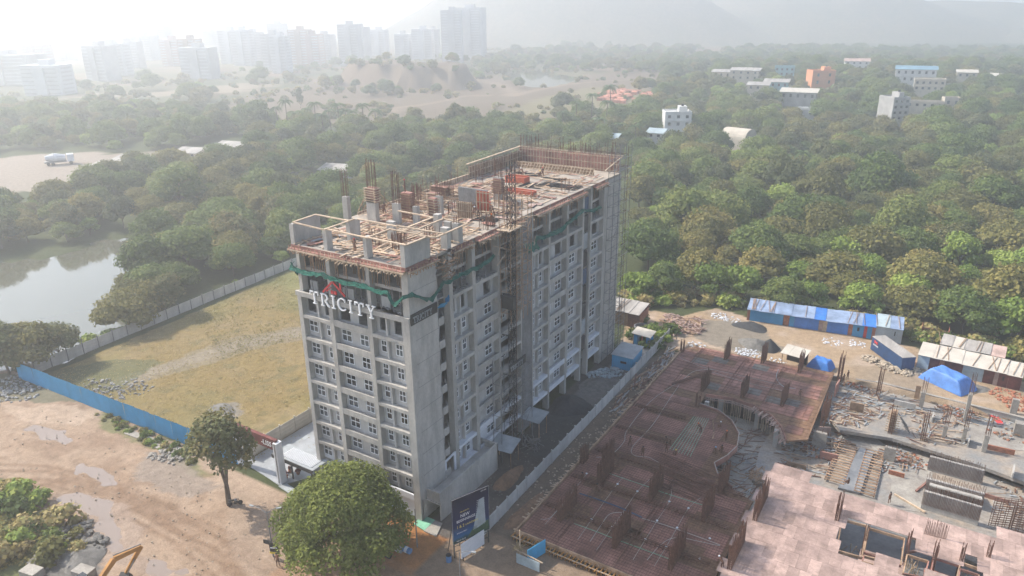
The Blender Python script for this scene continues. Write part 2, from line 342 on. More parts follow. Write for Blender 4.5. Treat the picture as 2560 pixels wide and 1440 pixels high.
# hills
def hill(name,cx,cy,rx,ry,h,seed,rot=0):
    n,k=96,40; V=[];F_=[]
    for j in range(k+1):
        t=j/k
        for i in range(n):
            a=2*math.pi*i/n; x=t*math.cos(a)*rx; y=t*math.sin(a)*ry
            X=cx+x*math.cos(rot)-y*math.sin(rot); Y=cy+x*math.sin(rot)+y*math.cos(rot)
            nz=fbm(np.array([X]),np.array([Y]),400,seed,5)[0]
            z=h*(math.cos(min(t,1)*math.pi)*.5+.5)*(.55+.9*nz)-6
            V.append((X,Y,z))
    for j in range(k):
        for i in range(n): F_.append((j*n+i,j*n+(i+1)%n,(j+1)*n+(i+1)%n,(j+1)*n+i))
    MB().q(V,F_).build(name,'hill',kind='structure',smooth=True)
mat('hill',(.10,.105,.07),.95,.02,.4,.0,fine=.35,col2=(.17,.145,.10))
hill('hill',-690,1340,520,270,185,80,.30); hill('hill',-300,1620,560,300,112,90,.15); hill('hill',-60,1800,760,330,78,97,-.1); hill('hill',420,1600,620,300,62,95,-.2)
# haze
m=bpy.data.materials.new('haze'); m.use_nodes=True; MATS['haze']=m; nt=m.node_tree; nt.nodes.remove(nt.nodes['Principled BSDF'])
pv=N(nt,'ShaderNodeVolumePrincipled'); pv.inputs['Color'].default_value=(.965,.98,1,1); pv.inputs['Density'].default_value=HAZE_DENSITY; pv.inputs['Anisotropy'].default_value=HAZE_G
nt.links.new(pv.outputs[0],[x for x in nt.nodes if x.type=='OUTPUT_MATERIAL'][0].inputs['Volume'])
MB().box(-4400,3200,-800,4800,-14,262).build('haze','haze',kind='stuff')
# ---------------------------------------------------------------- unfinished apartment block
Z0=3.2; LV=lambda n:Z0+3*n; WX=-17.6; LEN=57.0
bld=thing('apartment_building','tall grey unfinished concrete apartment block carrying the white roof-top letters','building')
def to_front(s,d,z): return (s,d,z)
def to_side(s,d,z): return (-d,s,z)
def lbox(mb,F,s0,s1,d0,d1,z0,z1):
    a=F(s0,d0,z0); b=F(s1,d1,z1); mb.box(min(a[0],b[0]),max(a[0],b[0]),min(a[1],b[1]),max(a[1],b[1]),z0,z1)
def wall_holes(mb,F,s0,s1,z0,z1,d,th,holes):
    ss=sorted({s0,s1,*[h[0] for h in holes],*[h[1] for h in holes]})
    for a,b in zip(ss[:-1],ss[1:]):
        hs=sorted([(h[2],h[3]) for h in holes if h[0]<=a+1e-6 and h[1]>=b-1e-6]); z=z0
        for lo,hi in hs:
            if lo>z+1e-4: lbox(mb,F,a,b,d,d+th,z,lo)
            z=max(z,hi)
        if z<z1-1e-4: lbox(mb,F,a,b,d,d+th,z,z1)
winmesh={}
def window(F,s0,s1,z0,z1,d,style='cross',parent=None):
    w=round(s1-s0,2); h=round(z1-z0,2); key=(w,h,style,F.__name__)
    if key not in winmesh:
        f=MB(); t=.075; zz=lambda q:q
        def fb(a,b,c_,e): lbox(f,F,a,b,-.03,.06,c_,e)
        fb(0,w,0,t); fb(0,w,h-t,h); fb(0,t,t,h-t); fb(w-t,w,t,h-t)
        mid=h*.56; lbox(f,F,t,w-t,-.035,.055,mid-.055,mid+.055)
        if w>1.0: lbox(f,F,w/2-.045,w/2+.045,-.025,.05,t,mid-.055); lbox(f,F,w/2-.035,w/2+.035,-.025,.05,mid+.055,h-t)
        elif w>.6: lbox(f,F,w/2-.03,w/2+.03,-.025,.05,mid+.055,h-t)
        g=MB(); lbox(g,F,t*.5,w-t*.5,.02,.035,t*.5,h-t*.5)
        winmesh[key]=(f.mesh('window','white_frame'),g.mesh('pane','glass'))
    a,b=winmesh[key]; o=O('window',a,parent or bld,F(s0,d,z0)); O('pane',b,o); return o
mat('deck_dust',(.40,.34,.28),.9,.5,.25,.05,fine=.15,col2=(.27,.235,.20))
# columns / fins  (s0,s1,F, zbottom,ztop)
for s0,s1,zt in ((-17.6,-16.95,27.6),(-12.4,-11.75,35.7),(-6.2,-5.6,35.7),(-1.0,0.0,33.0)):
    m_=MB(); lbox(m_,to_front,s0,s1,0,.95,0,LV(8)); 
    if zt>30: lbox(m_,to_front,s0+.03,s1-.03,.25,1.15,LV(8),zt)
    else: lbox(m_,to_front,s0+.35,s1+.25,.25,1.15,LV(8),33.0)
    m_.build('column','concrete',bld)
SIDEC=((7.6,8.3),(12.4,13.1),(18.2,18.65),(23.85,24.15),(27.0,27.3),(31.8,32.3),(37.4,38.0),(42.7,43.2),(45.5,46.0),(50.4,50.75))
for i,(s0,s1) in enumerate(SIDEC):
    m_=MB(); lbox(m_,to_side,s0,s1,0,.95,0,33.0 if i not in (0,) else 35.7); m_.build('column','concrete',bld)
# slabs
for n in range(0,11):
    m_=MB(); z=LV(n)
    if n==10: m_.prism([(-17.6,0),(0,0),(0,57),(-20,57),(-20,11),(-17.6,11)],z-.35,z)
    else: m_.box(-16.95 if n else -17.5,-.95,.95,56.9,z-.2,z)
    m_.build('floor_slab','concrete' if n<10 else 'deck_dust',bld)
# core and inner partitions (dark colour paints the interior shade of the open storeys)
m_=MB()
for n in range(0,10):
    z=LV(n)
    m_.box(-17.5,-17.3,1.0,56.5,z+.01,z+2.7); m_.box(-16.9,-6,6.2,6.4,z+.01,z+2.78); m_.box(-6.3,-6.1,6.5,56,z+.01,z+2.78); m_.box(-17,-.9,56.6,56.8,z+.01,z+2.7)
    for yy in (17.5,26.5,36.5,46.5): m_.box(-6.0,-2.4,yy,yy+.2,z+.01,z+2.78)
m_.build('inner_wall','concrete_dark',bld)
# front bays
FB=((-16.95,-12.4,[(-16.85,-15.4,1),(-13.87,-13.25,0)],-14.75),(-11.75,-6.2,[(-11.35,-9.75,1),(-8.4,-7.05,1)],None),(-5.6,-1.0,[(-5.1,-4.25,0),(-2.9,-1.85,1)],-3.85))
SB=((8.3,12.4,[(9.0,9.6,0),(10.9,11.75,0)],10.15),(13.1,18.2,[(13.6,14.2,0),(15.9,17.6,1)],None),(18.65,23.85,[(19.4,20.2,0),(21.6,22.8,1)],None),
    (27.3,31.8,[(28.3,28.9,0),(30.0,31.1,0)],29.4),(32.3,37.4,[(33.3,33.85,0),(35.2,37.0,1)],None),(38.0,42.7,[(39.7,41.6,1)],38.9),(46.0,50.4,[(47.6,49.6,1)],None))
def bays(F,B,first):
    for bi,(s0,s1,wins,pil) in enumerate(B):
        dep=.82 if not (F is to_side and bi==2) else 2.0
        for n in range(0,8):
            z=LV(n); beam=(F is to_front and bi==1) or (F is to_side and bi in (1,4))
            white=(n==0) and (F is to_front or bi in (0,1))
            if F is to_front and n==0 and bi==2: white=False
            m_=MB(); z1=z+2.58
            hs=[(a,b,z+.55 if not(n==0 and F is to_side and bi==3 and a<29) else z+.2,z+2.05) for a,b,_ in wins]
            if n==7: hs=[(a,b,z+(.25 if b-a>1 else .3),z+2.2) for a,b,_ in wins]
            wall_holes(m_,F,s0,s1,z,z1,dep,.18,hs)
            m_.build('infill_wall','white_paint' if white else 'plaster',bld)
            if n<7:
                for (a,b,_),h in zip(wins,hs): window(F,a,b,h[2],h[3],dep-.02)
            # ledge at the top of this storey and one at level 0
            for zz in ([z+3] if n or F is to_front else [z,z+3]):
                if F is to_front and zz<4: continue
                if zz>=LV(8)-.1 and F is to_side and bi==0: pass
                m_=MB(); up=.38 if beam and zz<LV(8)-.1 else 0
                lbox(m_,F,s0,s1,0.03,.16,zz-.44,zz+up); lbox(m_,F,s0,s1,.16,dep+.15,zz-.2,zz+.0)
                m_.build('ledge','concrete' if not(zz<LV(1)+.1 and F is to_side) else 'white_paint',bld)
            if pil is not None:
                m_=MB(); lbox(m_,F,pil,pil+.22,dep-.42,dep,z,z+2.58); m_.build('pipe_duct','plaster',bld)
                if n%2==0:
                    m_=MB(); a=F(pil-.08,dep-.12,z+.0); b=F(pil-.08,dep-.12,z+2.5); m_.tube(a,b,.05); m_.build('drain_pipe','white_pipe',bld)
bays(to_front,FB,0); bays(to_side,SB,0)
# low front band
m_=MB(); m_.box(-17.55,0.0,.3,.5,0,Z0-.2); m_.box(-11.7,-1.0,.05,.25,Z0-.5,Z0+.3); m_.build('front_wall','white_paint',bld)
# corner shear wall, pier, far shear wall, back walls
m_=MB(); m_.box(-.32,-.003,.96,5.2,0,33.15); m_.build('shear_wall','concrete',bld)
for n in range(1,11):
    m_=MB(); m_.box(-.3,.012,.97,5.19,LV(n)-.035,LV(n)+.0); m_.build('pour_joint','concrete_dark',bld)
m_=MB(); m_.box(-.32,-.004,24.15,27.0,0,33.0); m_.build('shear_wall','concrete_dark',bld)  # blank pier in darker concrete, its shade put into the colour
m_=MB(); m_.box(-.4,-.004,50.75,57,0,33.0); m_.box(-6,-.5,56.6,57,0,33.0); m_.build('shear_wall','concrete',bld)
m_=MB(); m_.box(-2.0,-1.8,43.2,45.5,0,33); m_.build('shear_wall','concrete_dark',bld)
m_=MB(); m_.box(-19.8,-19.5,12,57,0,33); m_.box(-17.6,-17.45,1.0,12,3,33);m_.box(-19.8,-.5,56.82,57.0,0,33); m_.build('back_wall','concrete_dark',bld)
# stair recess with stub balconies
m_=MB(); m_.box(-1.9,-1.7,5.2,7.6,Z0,33); m_.box(-1.7,-.32,5.0,5.2,Z0,33); m_.build('recess_wall','plaster',bld)
for n in range(0,8):
    m_=MB(); z=LV(n)+.0
    m_.prism([(-1.7,5.25),(-.1,5.25),(0,5.6),(0,6.3),(-1.2,7.55),(-1.7,7.55)],z+.1,z+.3)
    m_.box(-.12,0,5.3,6.35,z+.3,z+1.1); m_.bar((0-.06,6.3,z+.7),(-1.2,7.5,z+.7),.1,.8)
    m_.build('balcony','concrete',bld)
# stepped cap beam under the letters
m_=MB(); m_.box(-17.75,.02,-.12,.16,LV(8)-.55,LV(8)+.05); m_.box(-17.7,-.1,.16,1.2,LV(8)-.2,LV(8)); m_.build('cap_beam','concrete',bld)
# podium with terrace at the near corner
m_=MB()
m_.box(-.9,2.0,1.2,1.4,2.7,4.2); m_.box(1.8,2.0,1.4,14.3,-.1,4.15); m_.box(-.9,2.0,1.0,1.2,2.6,2.75); m_.box(-.95,-.7,1.0,1.2,0,2.6)
m_.box(-.9,1.8,1.4,14.1,2.9,3.1); m_.box(-1,2,14.1,14.3,-.1,4.1); m_.box(-.9,1.8,5.5,5.7,0,2.9)
m_.build('podium','concrete',bld)
m_=MB(); m_.mi=0; m_.box(-.85,1.8,5.3,5.5,0,2.6); m_.box(.1,.9,5.28,5.32,.9,1.7); m_.build('shop_back_wall','sheet_pale',bld)
m_=MB(); m_.box(-.75,-.55,1.15,1.3,0,2.4); m_.build('shop_door','maroon',bld)
# low stub wall on terrace
m_=MB(); m_.box(-1.2,-.1,5.3,5.5,3.2,4.6); m_.box(-.2,-.05,7.2,8.3,3.2,5.9); m_.box(-1.2,-.1,5.4,5.6,5.2,5.5); m_.box(-.25,-.08,5.1,5.6,3.2,5.6); m_.bar((-.15,5.4,5.5),(-.12,7.3,5.8),.15,.3); m_.build('terrace_wall','white_paint',bld)
# ---------------------------------------------------------------- roof deck, formwork and dressing of the block
DZ=33.2
RA=lambda a,b,z=DZ:P(840+a/4.8,380+b/4.8,z)
R1=lambda a,b,z=DZ:P(720+a/4.8,520+b/4.8,z)
RB=lambda a,b,z=DZ:P(1180+a/6,370+b/6,z)
# edge formwork: ply strip, ledger timbers and the sticks that poke out under it
def edge_form(F,s0,s1,out=.55,step=.55,side=False):
    m_=MB(); lbox(m_,F,s0,s1,-out,.0,DZ-.42,DZ-.36); lbox(m_,F,s0,s1,-.06,-.0,DZ-.40,DZ-.02); m_.build('shutter_board','ply_red',bld)
    m_=MB(); lbox(m_,F,s0-.1,s1+.1,-out-.06,-out+.04,DZ-.6,DZ-.45); lbox(m_,F,s0,s1,-out+.1,-out+.2,DZ-.72,DZ-.6)
    m_.build('ledger_timber','timber_pale',bld)
    m_=MB(); s=s0+.2
    while s<s1:
        a=F(s,-out-R_(.15,.5),DZ-R_(.5,.95)); b=F(s+R_(-.15,.15),.1,DZ-.45); m_.bar(a,b,.07,.09)
        a=F(s,-out+.05,DZ-.9-R_(0,.2)); b=F(s,-out+.02,DZ-.1+R_(0,.25)); m_.bar(a,b,.06,.08); s+=step*R_(.7,1.3)
    m_.build('bracing','timber_pale' if random.random()<.5 else 'timber',bld,kind='stuff')
for s0,s1 in ((-17.6,-12.4),(-12.4,-6.2),(-6.2,0.0)): edge_form(to_front,s0,s1)
for s0,s1 in ((0,5.2),(8.3,12.4),(13.1,18.2),(27.3,31.8),(32.3,37.4),(38,42.7),(46,50.4),(18.6,24)): edge_form(to_side,s0,s1,.5 if s1<13 else .8)
# props of the two open storeys under the deck
for F,B in ((to_front,FB),(to_side,SB)):
    for bi,(s0,s1,_,_) in enumerate(B):
        for n in (8,9):
            m_=MB(); s=s0+.2
            while s<s1-.1:
                d=R_(.25,2.6); t=R_(-.14,.14)
                m_.bar(F(s,d,LV(n)+.02),F(s+t,d+R_(-.1,.1),LV(n+1)-.3),.075)
                s+=R_(.16,.42) if n==9 else R_(.5,1.2)
            m_.build('prop_row','timber' if n==9 else 'steel_grey',bld,kind='stuff')
    for bi,(s0,s1,_,_) in enumerate(B):
        if F is to_side and bi==2: continue
        m_=MB(); lbox(m_,F,s0,s1,.98,1.12,LV(9)-.42,LV(9)-.2); m_.build('edge_beam','concrete',bld)
        if random.random()<.55 or F is to_front:
            m_=MB(); a=R_(s0+.2,s0+1); lbox(m_,F,a,a+R_(1,1.9),1.2,1.4,LV(8)+.01,LV(8)+R_(1.2,2.6)); m_.build('infill_wall','plaster',bld)
# debris on level 8 edge
m_=MB()
for k in range(150):
    F,(s0,s1,_,_)=random.choice([(to_front,FB[2]),(to_side,SB[0]),(to_front,FB[1]),(to_side,SB[1])]); s=R_(s0,s1); d=R_(.1,3)
    m_.ball(F(s,d,LV(8)+.1),R_(.08,.28),.6,5,3,.3)
m_.build('rubble','rubble_grey',bld,kind='stuff')
# walls and columns standing on the deck
TOP=35.7
def rwall(x0,x1,y0,y1,zt=TOP,m='concrete',nm='deck_wall',z0=DZ+.01): return MB().box(x0,x1,y0,y1,z0,zt).build(nm,m,bld)
rwall(-17.55,-17.3,.05,4.7); rwall(-17.55,-16.9,.0,.3); rwall(-.25,-.003,.0,4.4); rwall(-.6,-.25,.0,.25); 
rwall(-12.5,-11.9,4.2,6.0); rwall(-8.2,-7.2,6.6,7.2); rwall(-5.3,-4.5,11.9,12.7); rwall(-2.2,-1.3,9.9,10.4) ; rwall(-.85,-.003,9.8,10.7)
rwall(-20.2,-19.3,11.6,12.2,36.2); rwall(-15.9,-14.4,11.6,12.3,36.4); rwall(-12.8,-11.7,13.0,13.5,35.9); rwall(-10.0,-9.2,13.7,14.2,35.7); rwall(-10.4,-9.4,19.0,19.5,35.9)
rwall(-10.6,-5.8,24.6,24.9,36.0,'concrete_dark'); rwall(-8.4,-7.1,30.2,30.8,36.6); rwall(-3.2,-2.2,27.8,28.2,34.2,'concrete_dark')
rwall(-20,-19.7,30,57,34.0,'timber_pale','parapet_board'); rwall(-20,-19.8,14,30,33.55,'timber_pale','parapet_board')
# timbers laid over the wall tops
TM=[]
r1l=[((60,170),(340,75)),((60,170),(425,260)),((425,262),(800,130)),((340,80),(735,155)),((480,255),(935,355)),((935,362),(1230,250)),((960,355),(1420,445)),((1420,445),(1680,340)),((1230,255),(1680,340)),((830,130),(1310,220)),((1310,215),(1890,312)),((1680,340),(1770,356))]
ral=[((1190,1030),(1580,858)),((1290,800),(1575,860)),((980,925),(1290,800)),((860,905),(1160,785)),((745,705),(1160,785)),((1000,1010),(1200,1030))]
for (a,b) in r1l: TM.append((R1(*a,TOP+.1),R1(*b,TOP+.1)))
for (a,b) in ral: TM.append((RA(*a,TOP+.1),RA(*b,TOP+.1)))
for a,b in TM: MB().bar(a,b,.24,.12).build('timber_rail','timber_pale',bld)
# column starter bars, column formwork
def bars(cx,cy,z,h,w,d,n,mtl='rust',nm='starter_bars',r=.022,parent=None):
    m_=MB()
    for k in range(n):
        a=6.28*k/n; x=cx+w/2*max(-1,min(1,1.3*math.cos(a))); y=cy+d/2*max(-1,min(1,1.3*math.sin(a))); m_.bar((x,y,z),(x+R_(-.06,.06),y+R_(-.06,.06),z+h*R_(.85,1.05)),r*2)
    return m_.build(nm,mtl,parent or bld)
for cx,cy,z,h,w,d,n in ((-19.8,11.9,36.2,3.6,.8,.5,8),(-15.1,12,36.4,5.0,1.3,.6,12),(-12.2,13.2,35.9,4.5,1,.4,10),(-9.6,14,35.7,3,.7,.4,8),(-9.9,19.2,35.9,2.2,.8,.4,8),(-7.7,30.5,36.6,2.5,1.1,.5,10),(-.5,10.2,35.7,.8,.6,.6,6)): bars(cx,cy,z,h,w,d,n)
for k in range(16):
    x,y=R_(-19,-1.5),R_(14,50); bars(x,y,DZ,R_(1.6,2.6),R_(.5,1.4),R_(.3,.5),8)
for s in (14.6,16.2,20,22,2.5,3.5): bars(-1.0 if s>5 else -5,s+2,DZ,2.1,1.2,.4,9)
for a,b in (((1130,1100),(1320,1100)),((480,1130),(520,1180)),((750,1190),(770,1260))):
    q=RA(*a); bars(q[0],q[1],DZ,2.2,1.3,.6,10)
# wooden column forms (stacked collars)
def colform(cx,cy,z,h,w,d,m1='timber'):
    o=MB().box(cx-w/2,cx+w/2,cy-d/2,cy+d/2,z,z+h).build('column_form','ply_red',bld); 
    m_=MB(); k=z+.15
    while k<z+h-.1:
        for sx in(-1,1): m_.bar((cx+sx*(w/2+.06),cy-d/2-.25,k),(cx+sx*(w/2+.06),cy+d/2+.25,k+R_(-.05,.05)),.08,.1)
        for sy in(-1,1): m_.bar((cx-w/2-.25,cy+sy*(d/2+.06),k+.1),(cx+w/2+.25,cy+sy*(d/2+.06),k+.1),.08,.1)
        k+=R_(.28,.4)
    m_.build('form_collar',m1,o)
colform(-15.1,12,36.0,1.9,1.5,.8,'timber_pale'); colform(-12.2,15.5,33.3,3.6,1.5,.9); colform(-9.2,17.0,33.3,2.9,1.0,.7,'timber_pale'); colform(-7.7,30.5,34.2,2.2,1.3,.8)
colform(-13.3,22.5,33.3,2.0,1.6,.8,'timber_pale'); colform(-16,27.5,33.3,1.6,2.6,.9)
for a,b in (((520,490),(620,600)),((640,600),(560,700)),((800,400),(960,640)),((830,440),(900,650)),((340,560),(270,700)),((420,560),(330,690))):
    MB().bar(RA(*a,35.4),RA(*b,33.3),.09).build('raking_prop','timber',bld)
# batten wall forms
def panel_form(p,q,h,mp,mb,z=DZ,step=.32,nm='wall_form'):
    p=Vector((p[0],p[1],z));q=Vector((q[0],q[1],z)); d=(q-p); L_=d.length; d.normalize(); nrm=Vector((d.y,-d.x,0)); o=MB()
    o.q([p,q,q+Vector((0,0,h)),p+Vector((0,0,h)),p-nrm*.05,q-nrm*.05,q-nrm*.05+Vector((0,0,h)),p-nrm*.05+Vector((0,0,h))],((0,1,2,3),(7,6,5,4),(0,4,5,1),(1,5,6,2),(2,6,7,3),(3,7,4,0)))
    o=o.build(nm,mp,bld); b=MB(); s=.05
    while s<L_: c_=p+d*s+nrm*.05; b.bar(c_,c_+Vector((0,0,h)),.07,.1); s+=step
    for k in(.1,.5,.93): b.bar(p+nrm*.14+Vector((0,0,h*k)),q+nrm*.14+Vector((0,0,h*k)),.06,.09)
    b.build('batten',mb,o)
panel_form(RA(1690,720),RA(1850,740),3.0,'orange_form','timber_pale',step=.5); panel_form(RA(1460,800),RA(1640,820),2.4,'timber','timber_pale'); 
panel_form((-20,56.6),(-.3,56.6),2.7,'ply_red','timber_pale',step=.6); panel_form((-19.6,40),(-19.6,56.5),2.2,'timber','timber_pale',step=.8)
panel_form((-18,52.5),(-3,52.5),1.1,'timber','timber_pale',step=.9,nm='upstand_form')
m_=MB()
for k in range(26): x=-18+k*.6; m_.bar((x,51.6,DZ),(x+.1,52.5,DZ+1.1),.07)
m_.build('raking_strut','timber_pale',bld)
MB().bar((-20.3,57,36.0),(.2,57,36.0),.3,.14).build('timber_rail','timber_pale',bld); MB().bar((-20,40,35.6),(-20,57,36.0),.3,.14).build('timber_rail','timber_pale',bld); MB().bar((-.1,50.5,34.6),(.1,57.1,36),.2,.12).build('timber_rail','timber_pale',bld)
m_=MB()
for k in range(46):
    x=R_(-20,0); h=R_(.8,2.6); m_.bar((x,56.8+R_(-.3,.3),35),(x+R_(-.1,.1),56.9,36+h),.05)
m_.build('starter_bars','rust',bld,kind='stuff')
m_=MB()
for k in range(120):
    y=R_(14,56); x=R_(-20.2,-19); m_.bar((x,y,33.3),(x+R_(-.1,.1),y,33.3+R_(.8,2.4)),.04)
m_.build('starter_bars','rust',bld,kind='stuff')
# black sheets painting pit shade under loose reinforcement, orange form boxes, piles
pit=[(RB(870,560),2.6,1.7),(RB(1400,590),2.4,1.5),(RB(1240,475),1.8,.9),(RB(1180,550),1.2,.6),(RB(840,400),2.3,.7),(RB(380,970),1.9,.8),(RB(200,1080),1.8,.9)]
for q,w,h in pit:
    m_=MB(); m_.box(q[0]-w,q[0]+w,q[1]-h,q[1]+h,DZ+.005,DZ+.03); m_.build('pit_shade','black',bld)
    m_=MB()
    for k in range(26): m_.bar((q[0]-w,q[1]+R_(-h,h),DZ+R_(.05,.3)),(q[0]+w,q[1]+R_(-h,h),DZ+R_(.05,.3)),.04)
    m_.build('rebar_mat','steel_dark',bld,kind='stuff')
def formbox(q,w,d,h,label):
    t=thing('form_box',label,'formwork box',(q[0],q[1],DZ)); m_=MB(); m_.box(-w/2,w/2,-d/2,-d/2+.08,0,h); m_.box(-w/2,w/2,d/2-.08,d/2,0,h); m_.box(-w/2,-w/2+.08,-d/2+.08,d/2-.08,0,h); m_.box(w/2-.08,w/2,-d/2+.08,d/2-.08,0,h); m_.build('side_board','orange_form',t)
    MB().box(-w/2+.08,w/2-.08,-d/2+.08,d/2-.08,h*.55,h*.7).build('tray','ply_red',t)
formbox(RB(680,520),3.6,1.7,1.1,'orange formwork box on the roof slab beside the hoist mast'); formbox(RB(740,690),4.6,1.2,.7,'low orange formwork tray lying on the roof slab')
# loose timber, boards and sheets strewn over the deck
m_=MB()
for k in range(900):
    zone=random.random()
    if zone<.45: x,y=R_(-17,-.8),R_(.8,16)
    elif zone<.8: x,y=R_(-19.5,-3),R_(14,36)
    else: x,y=R_(-19,-.8),R_(30,52)
    if y<14 and x<-17: continue
    a=random.choice([0,0,1.57,1.57,R_(0,3.14)])+R_(-.2,.2); l=R_(.6,2.2)
    m_.mi=random.choice([0,0,1,1,1,2]); zz=DZ+R_(.03,.3); m_.bar((x-l*math.cos(a),y-l*math.sin(a),zz),(x+l*math.cos(a),y+l*math.sin(a),zz+R_(-.02,.1)),R_(.08,.22),.06)
m_.build('loose_timber',['timber','timber_pale','ply_red'],label='loose timber and boards littering the roof slab of the block',cat='timber litter',kind='stuff')
for k in range(48):
    x,y=R_(-16.5,-1),R_(1,40); l,w=R_(1,2.4),R_(.5,1.2); 
    MB().obox((0,0,0),l,w,.05).build('board',random.choice(['timber_pale','ply_red','timber_pale','sheet_grey','ply_pink']),bld,(x,y,DZ+.06+.05*(k%4)),).rotation_euler=(0,0,random.choice([0,1.57])+R_(-.3,.3))
m_=MB()
for k in range(70):
    x,y=R_(-19,-12),R_(17,30); m_.bar((x-1.2,y,DZ+R_(.1,.8)),(x+1.2,y+R_(-.3,.3),DZ+R_(.1,.8)),.12,.1)
m_.build('timber_stack','timber',label='stack of brown formwork timber along the left edge of the roof slab',cat='timber pile')
# green safety net draped round the top storeys
def net(pts,w,name,label):
    m_=MB(); rows=[]; n=len(pts)
    fine=[]
    for i in range(n-1):
        a=Vector(pts[i]);b=Vector(pts[i+1]); L_=(b-a).length; k_=max(2,int(L_/.45))
        for k in range(k_): 
            t=k/k_; p=a.lerp(b,t); p.z-=math.sin(t*math.pi)*min(.5,L_*.05)+R_(0,.08); fine.append(p)
    fine.append(Vector(pts[-1]))
    for i,p in enumerate(fine):
        d=(fine[min(i+1,len(fine)-1)]-fine[max(i-1,0)]).normalized(); out=Vector((d.y,-d.x,0)).normalized()
        ww=w*R_(.75,1.3); row=[p+out*(j/5*ww*.45+R_(-.06,.06))+Vector((0,0,-abs(j-2)*.02-ww*j/5*.6+R_(-.07,.07))) for j in range(6)]; rows.append(row)
    V=[v for r in rows for v in r]; F_=[(i*6+j,i*6+j+1,(i+1)*6+j+1,(i+1)*6+j) for i in range(len(rows)-1) for j in range(5)]
    m_.q(V,F_).build(name,'net_green',label=label,cat='safety net')
F0=-.35
net([(-18.2,.8,30.9),(-17.7,F0,30.7),(-12.2,F0,30.7),(-6.0,F0,30.5),(-2.2,F0-.2,30.4),(-1.3,F0-.3,29.2),(-.2,F0-.2,30.2)]+[tuple(PX(u,v,.45)) for u,v in ((1030,728),(1048,738),(1075,742),(1107,700),(1142,682),(1178,667),(1205,655),(1234,632))],.62,'safety_net','green safety net draped round the near corner above the white letters')
net([*[tuple(PX(u,v,.45)) for u,v in ((1333,600),(1340,588),(1378,578),(1422,548),(1455,520),(1500,512))]],.7,'safety_net','green safety net sagging along the far half of the long facade')
net([(.4,24.0,29.6),(.4,27.2,29.2)],1.6,'safety_net','short green net hanging over the blank pier of the long facade')
net([(-17.4,F0,29.9),(-18.5,.3,30.8),(-18.4,1.2,29.6)],1.2,'safety_net','bunched green net at the left corner of the top storeys')
net([(.3,7.2,28.0),(.9,6.2,27.4),(.7,4.9,27.6)],1.0,'blue_sheet','blue plastic sheet hanging beside the facade recess')
for o in bpy.data.objects:
    if o.name.startswith('blue_sheet'): o.data.materials[0]=MATS['sheet_blue']; o['category']='plastic sheet'
mat('sheet_blue_dark',(.05,.09,.16),.6,1,.3)
# blue duct sheeting in the gap
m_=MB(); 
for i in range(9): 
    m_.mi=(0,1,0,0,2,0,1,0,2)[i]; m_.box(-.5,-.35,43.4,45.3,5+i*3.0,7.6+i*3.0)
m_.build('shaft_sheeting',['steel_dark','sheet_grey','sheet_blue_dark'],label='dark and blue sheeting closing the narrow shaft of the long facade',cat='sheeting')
# white letters TRICITY with the red roof logo
def text_thing(s,size,name,label,matn,ext,mw,parent=None,cat='sign',font=None,align='LEFT'):
    cu=bpy.data.curves.new(name,'FONT'); cu.body=s; cu.size=size; cu.extrude=ext; cu.align_x=align; cu.offset=.0
    if font: cu.font=font
    cu.resolution_u=3
    tmp=bpy.data.objects.new(name,cu); COL.objects.link(tmp); dg=bpy.context.evaluated_depsgraph_get(); me=bpy.data.meshes.new_from_object(tmp.evaluated_get(dg)); bpy.data.objects.remove(tmp)
    me.materials.clear(); me.materials.append(MATS[matn]); o=O(name,me,parent,label=label,cat=cat if not parent else None); o.matrix_local=mw; return o
# serif letters built from strokes (unit height 1)
SER={'T':(.86,[(.37,.08,.49,1)],[(0,.9,.86,1),(0,.72,.07,.92),(.79,.72,.86,.92),(.25,0,.61,.07)]),
 'I':(.4,[(.14,.05,.26,.95)],[(.02,0,.38,.07),(.02,.93,.38,1)]),
 'R':(.84,[(.10,.05,.22,.95)],[(0,0,.34,.07),(0,.93,.5,1)]),'C':(.84,[],[]),'Y':(.86,[(.38,.05,.50,.5)],[(.24,0,.64,.07),(0,.93,.34,1),(.56,.93,.88,1)])}
def letter(ch,h):
    m_=MB(); w,a,b=SER[ch]
    t=.16
    for x0,z0,x1,z1 in a+b: m_.box(x0*h,x1*h,-t,0,z0*h,z1*h)
    def arc(cx,cz,rx,rz,a0,a1,n,wd):
        P_=[]
        for k in range(n+1):
            q=math.radians(a0+(a1-a0)*k/n); P_.append((cx+rx*math.cos(q),cz+rz*math.sin(q),wd*(.55+.45*abs(math.cos(q)))))
        for (xa,za,wa),(xb,zb_,wb) in zip(P_[:-1],P_[1:]): m_.bar((xa*h,-t/2,za*h),(xb*h,-t/2,zb_*h),t,(wa+wb)/2*h)
    if ch=='R': arc(.42,.72,.26,.23,95,-95,10,.12); m_.bar((.40*h,-t/2,.5*h),(.76*h,-t/2,.02*h),t,.13*h); m_.box(.68*h,.86*h,-t,0,0,.06*h)
    if ch=='C': arc(.46,.5,.40,.46,45,315,18,.13); m_.box(.70*h,.78*h,-t,0,.70*h,.92*h)
    if ch=='Y': m_.bar((.14*h,-t/2,.97*h),(.44*h,-t/2,.48*h),t,.13*h); m_.bar((.74*h,-t/2,.97*h),(.44*h,-t/2,.48*h),t,.08*h)
    return m_,w*h
def word(parent,origin,h,gap,F,matn='letter_white',nm='letter'):
    x=0
    for ch in 'TRICITY':
        m_,w=letter(ch,h)
        m_.v=[tuple(F(origin,v)[i]+0 for i in range(3)) for v in [(x+a,b,c_) for a,b,c_ in m_.v]]
        m_.build(nm,matn,parent); x+=w+gap
    return x
sg=thing('letter_sign','white serif letters and red roof outline on the front facade','sign')
word(sg,(-14.9,-.25,26.3),1.62,.36,lambda o,v:(o[0]+v[0],o[1]+v[1],o[2]+v[2]))
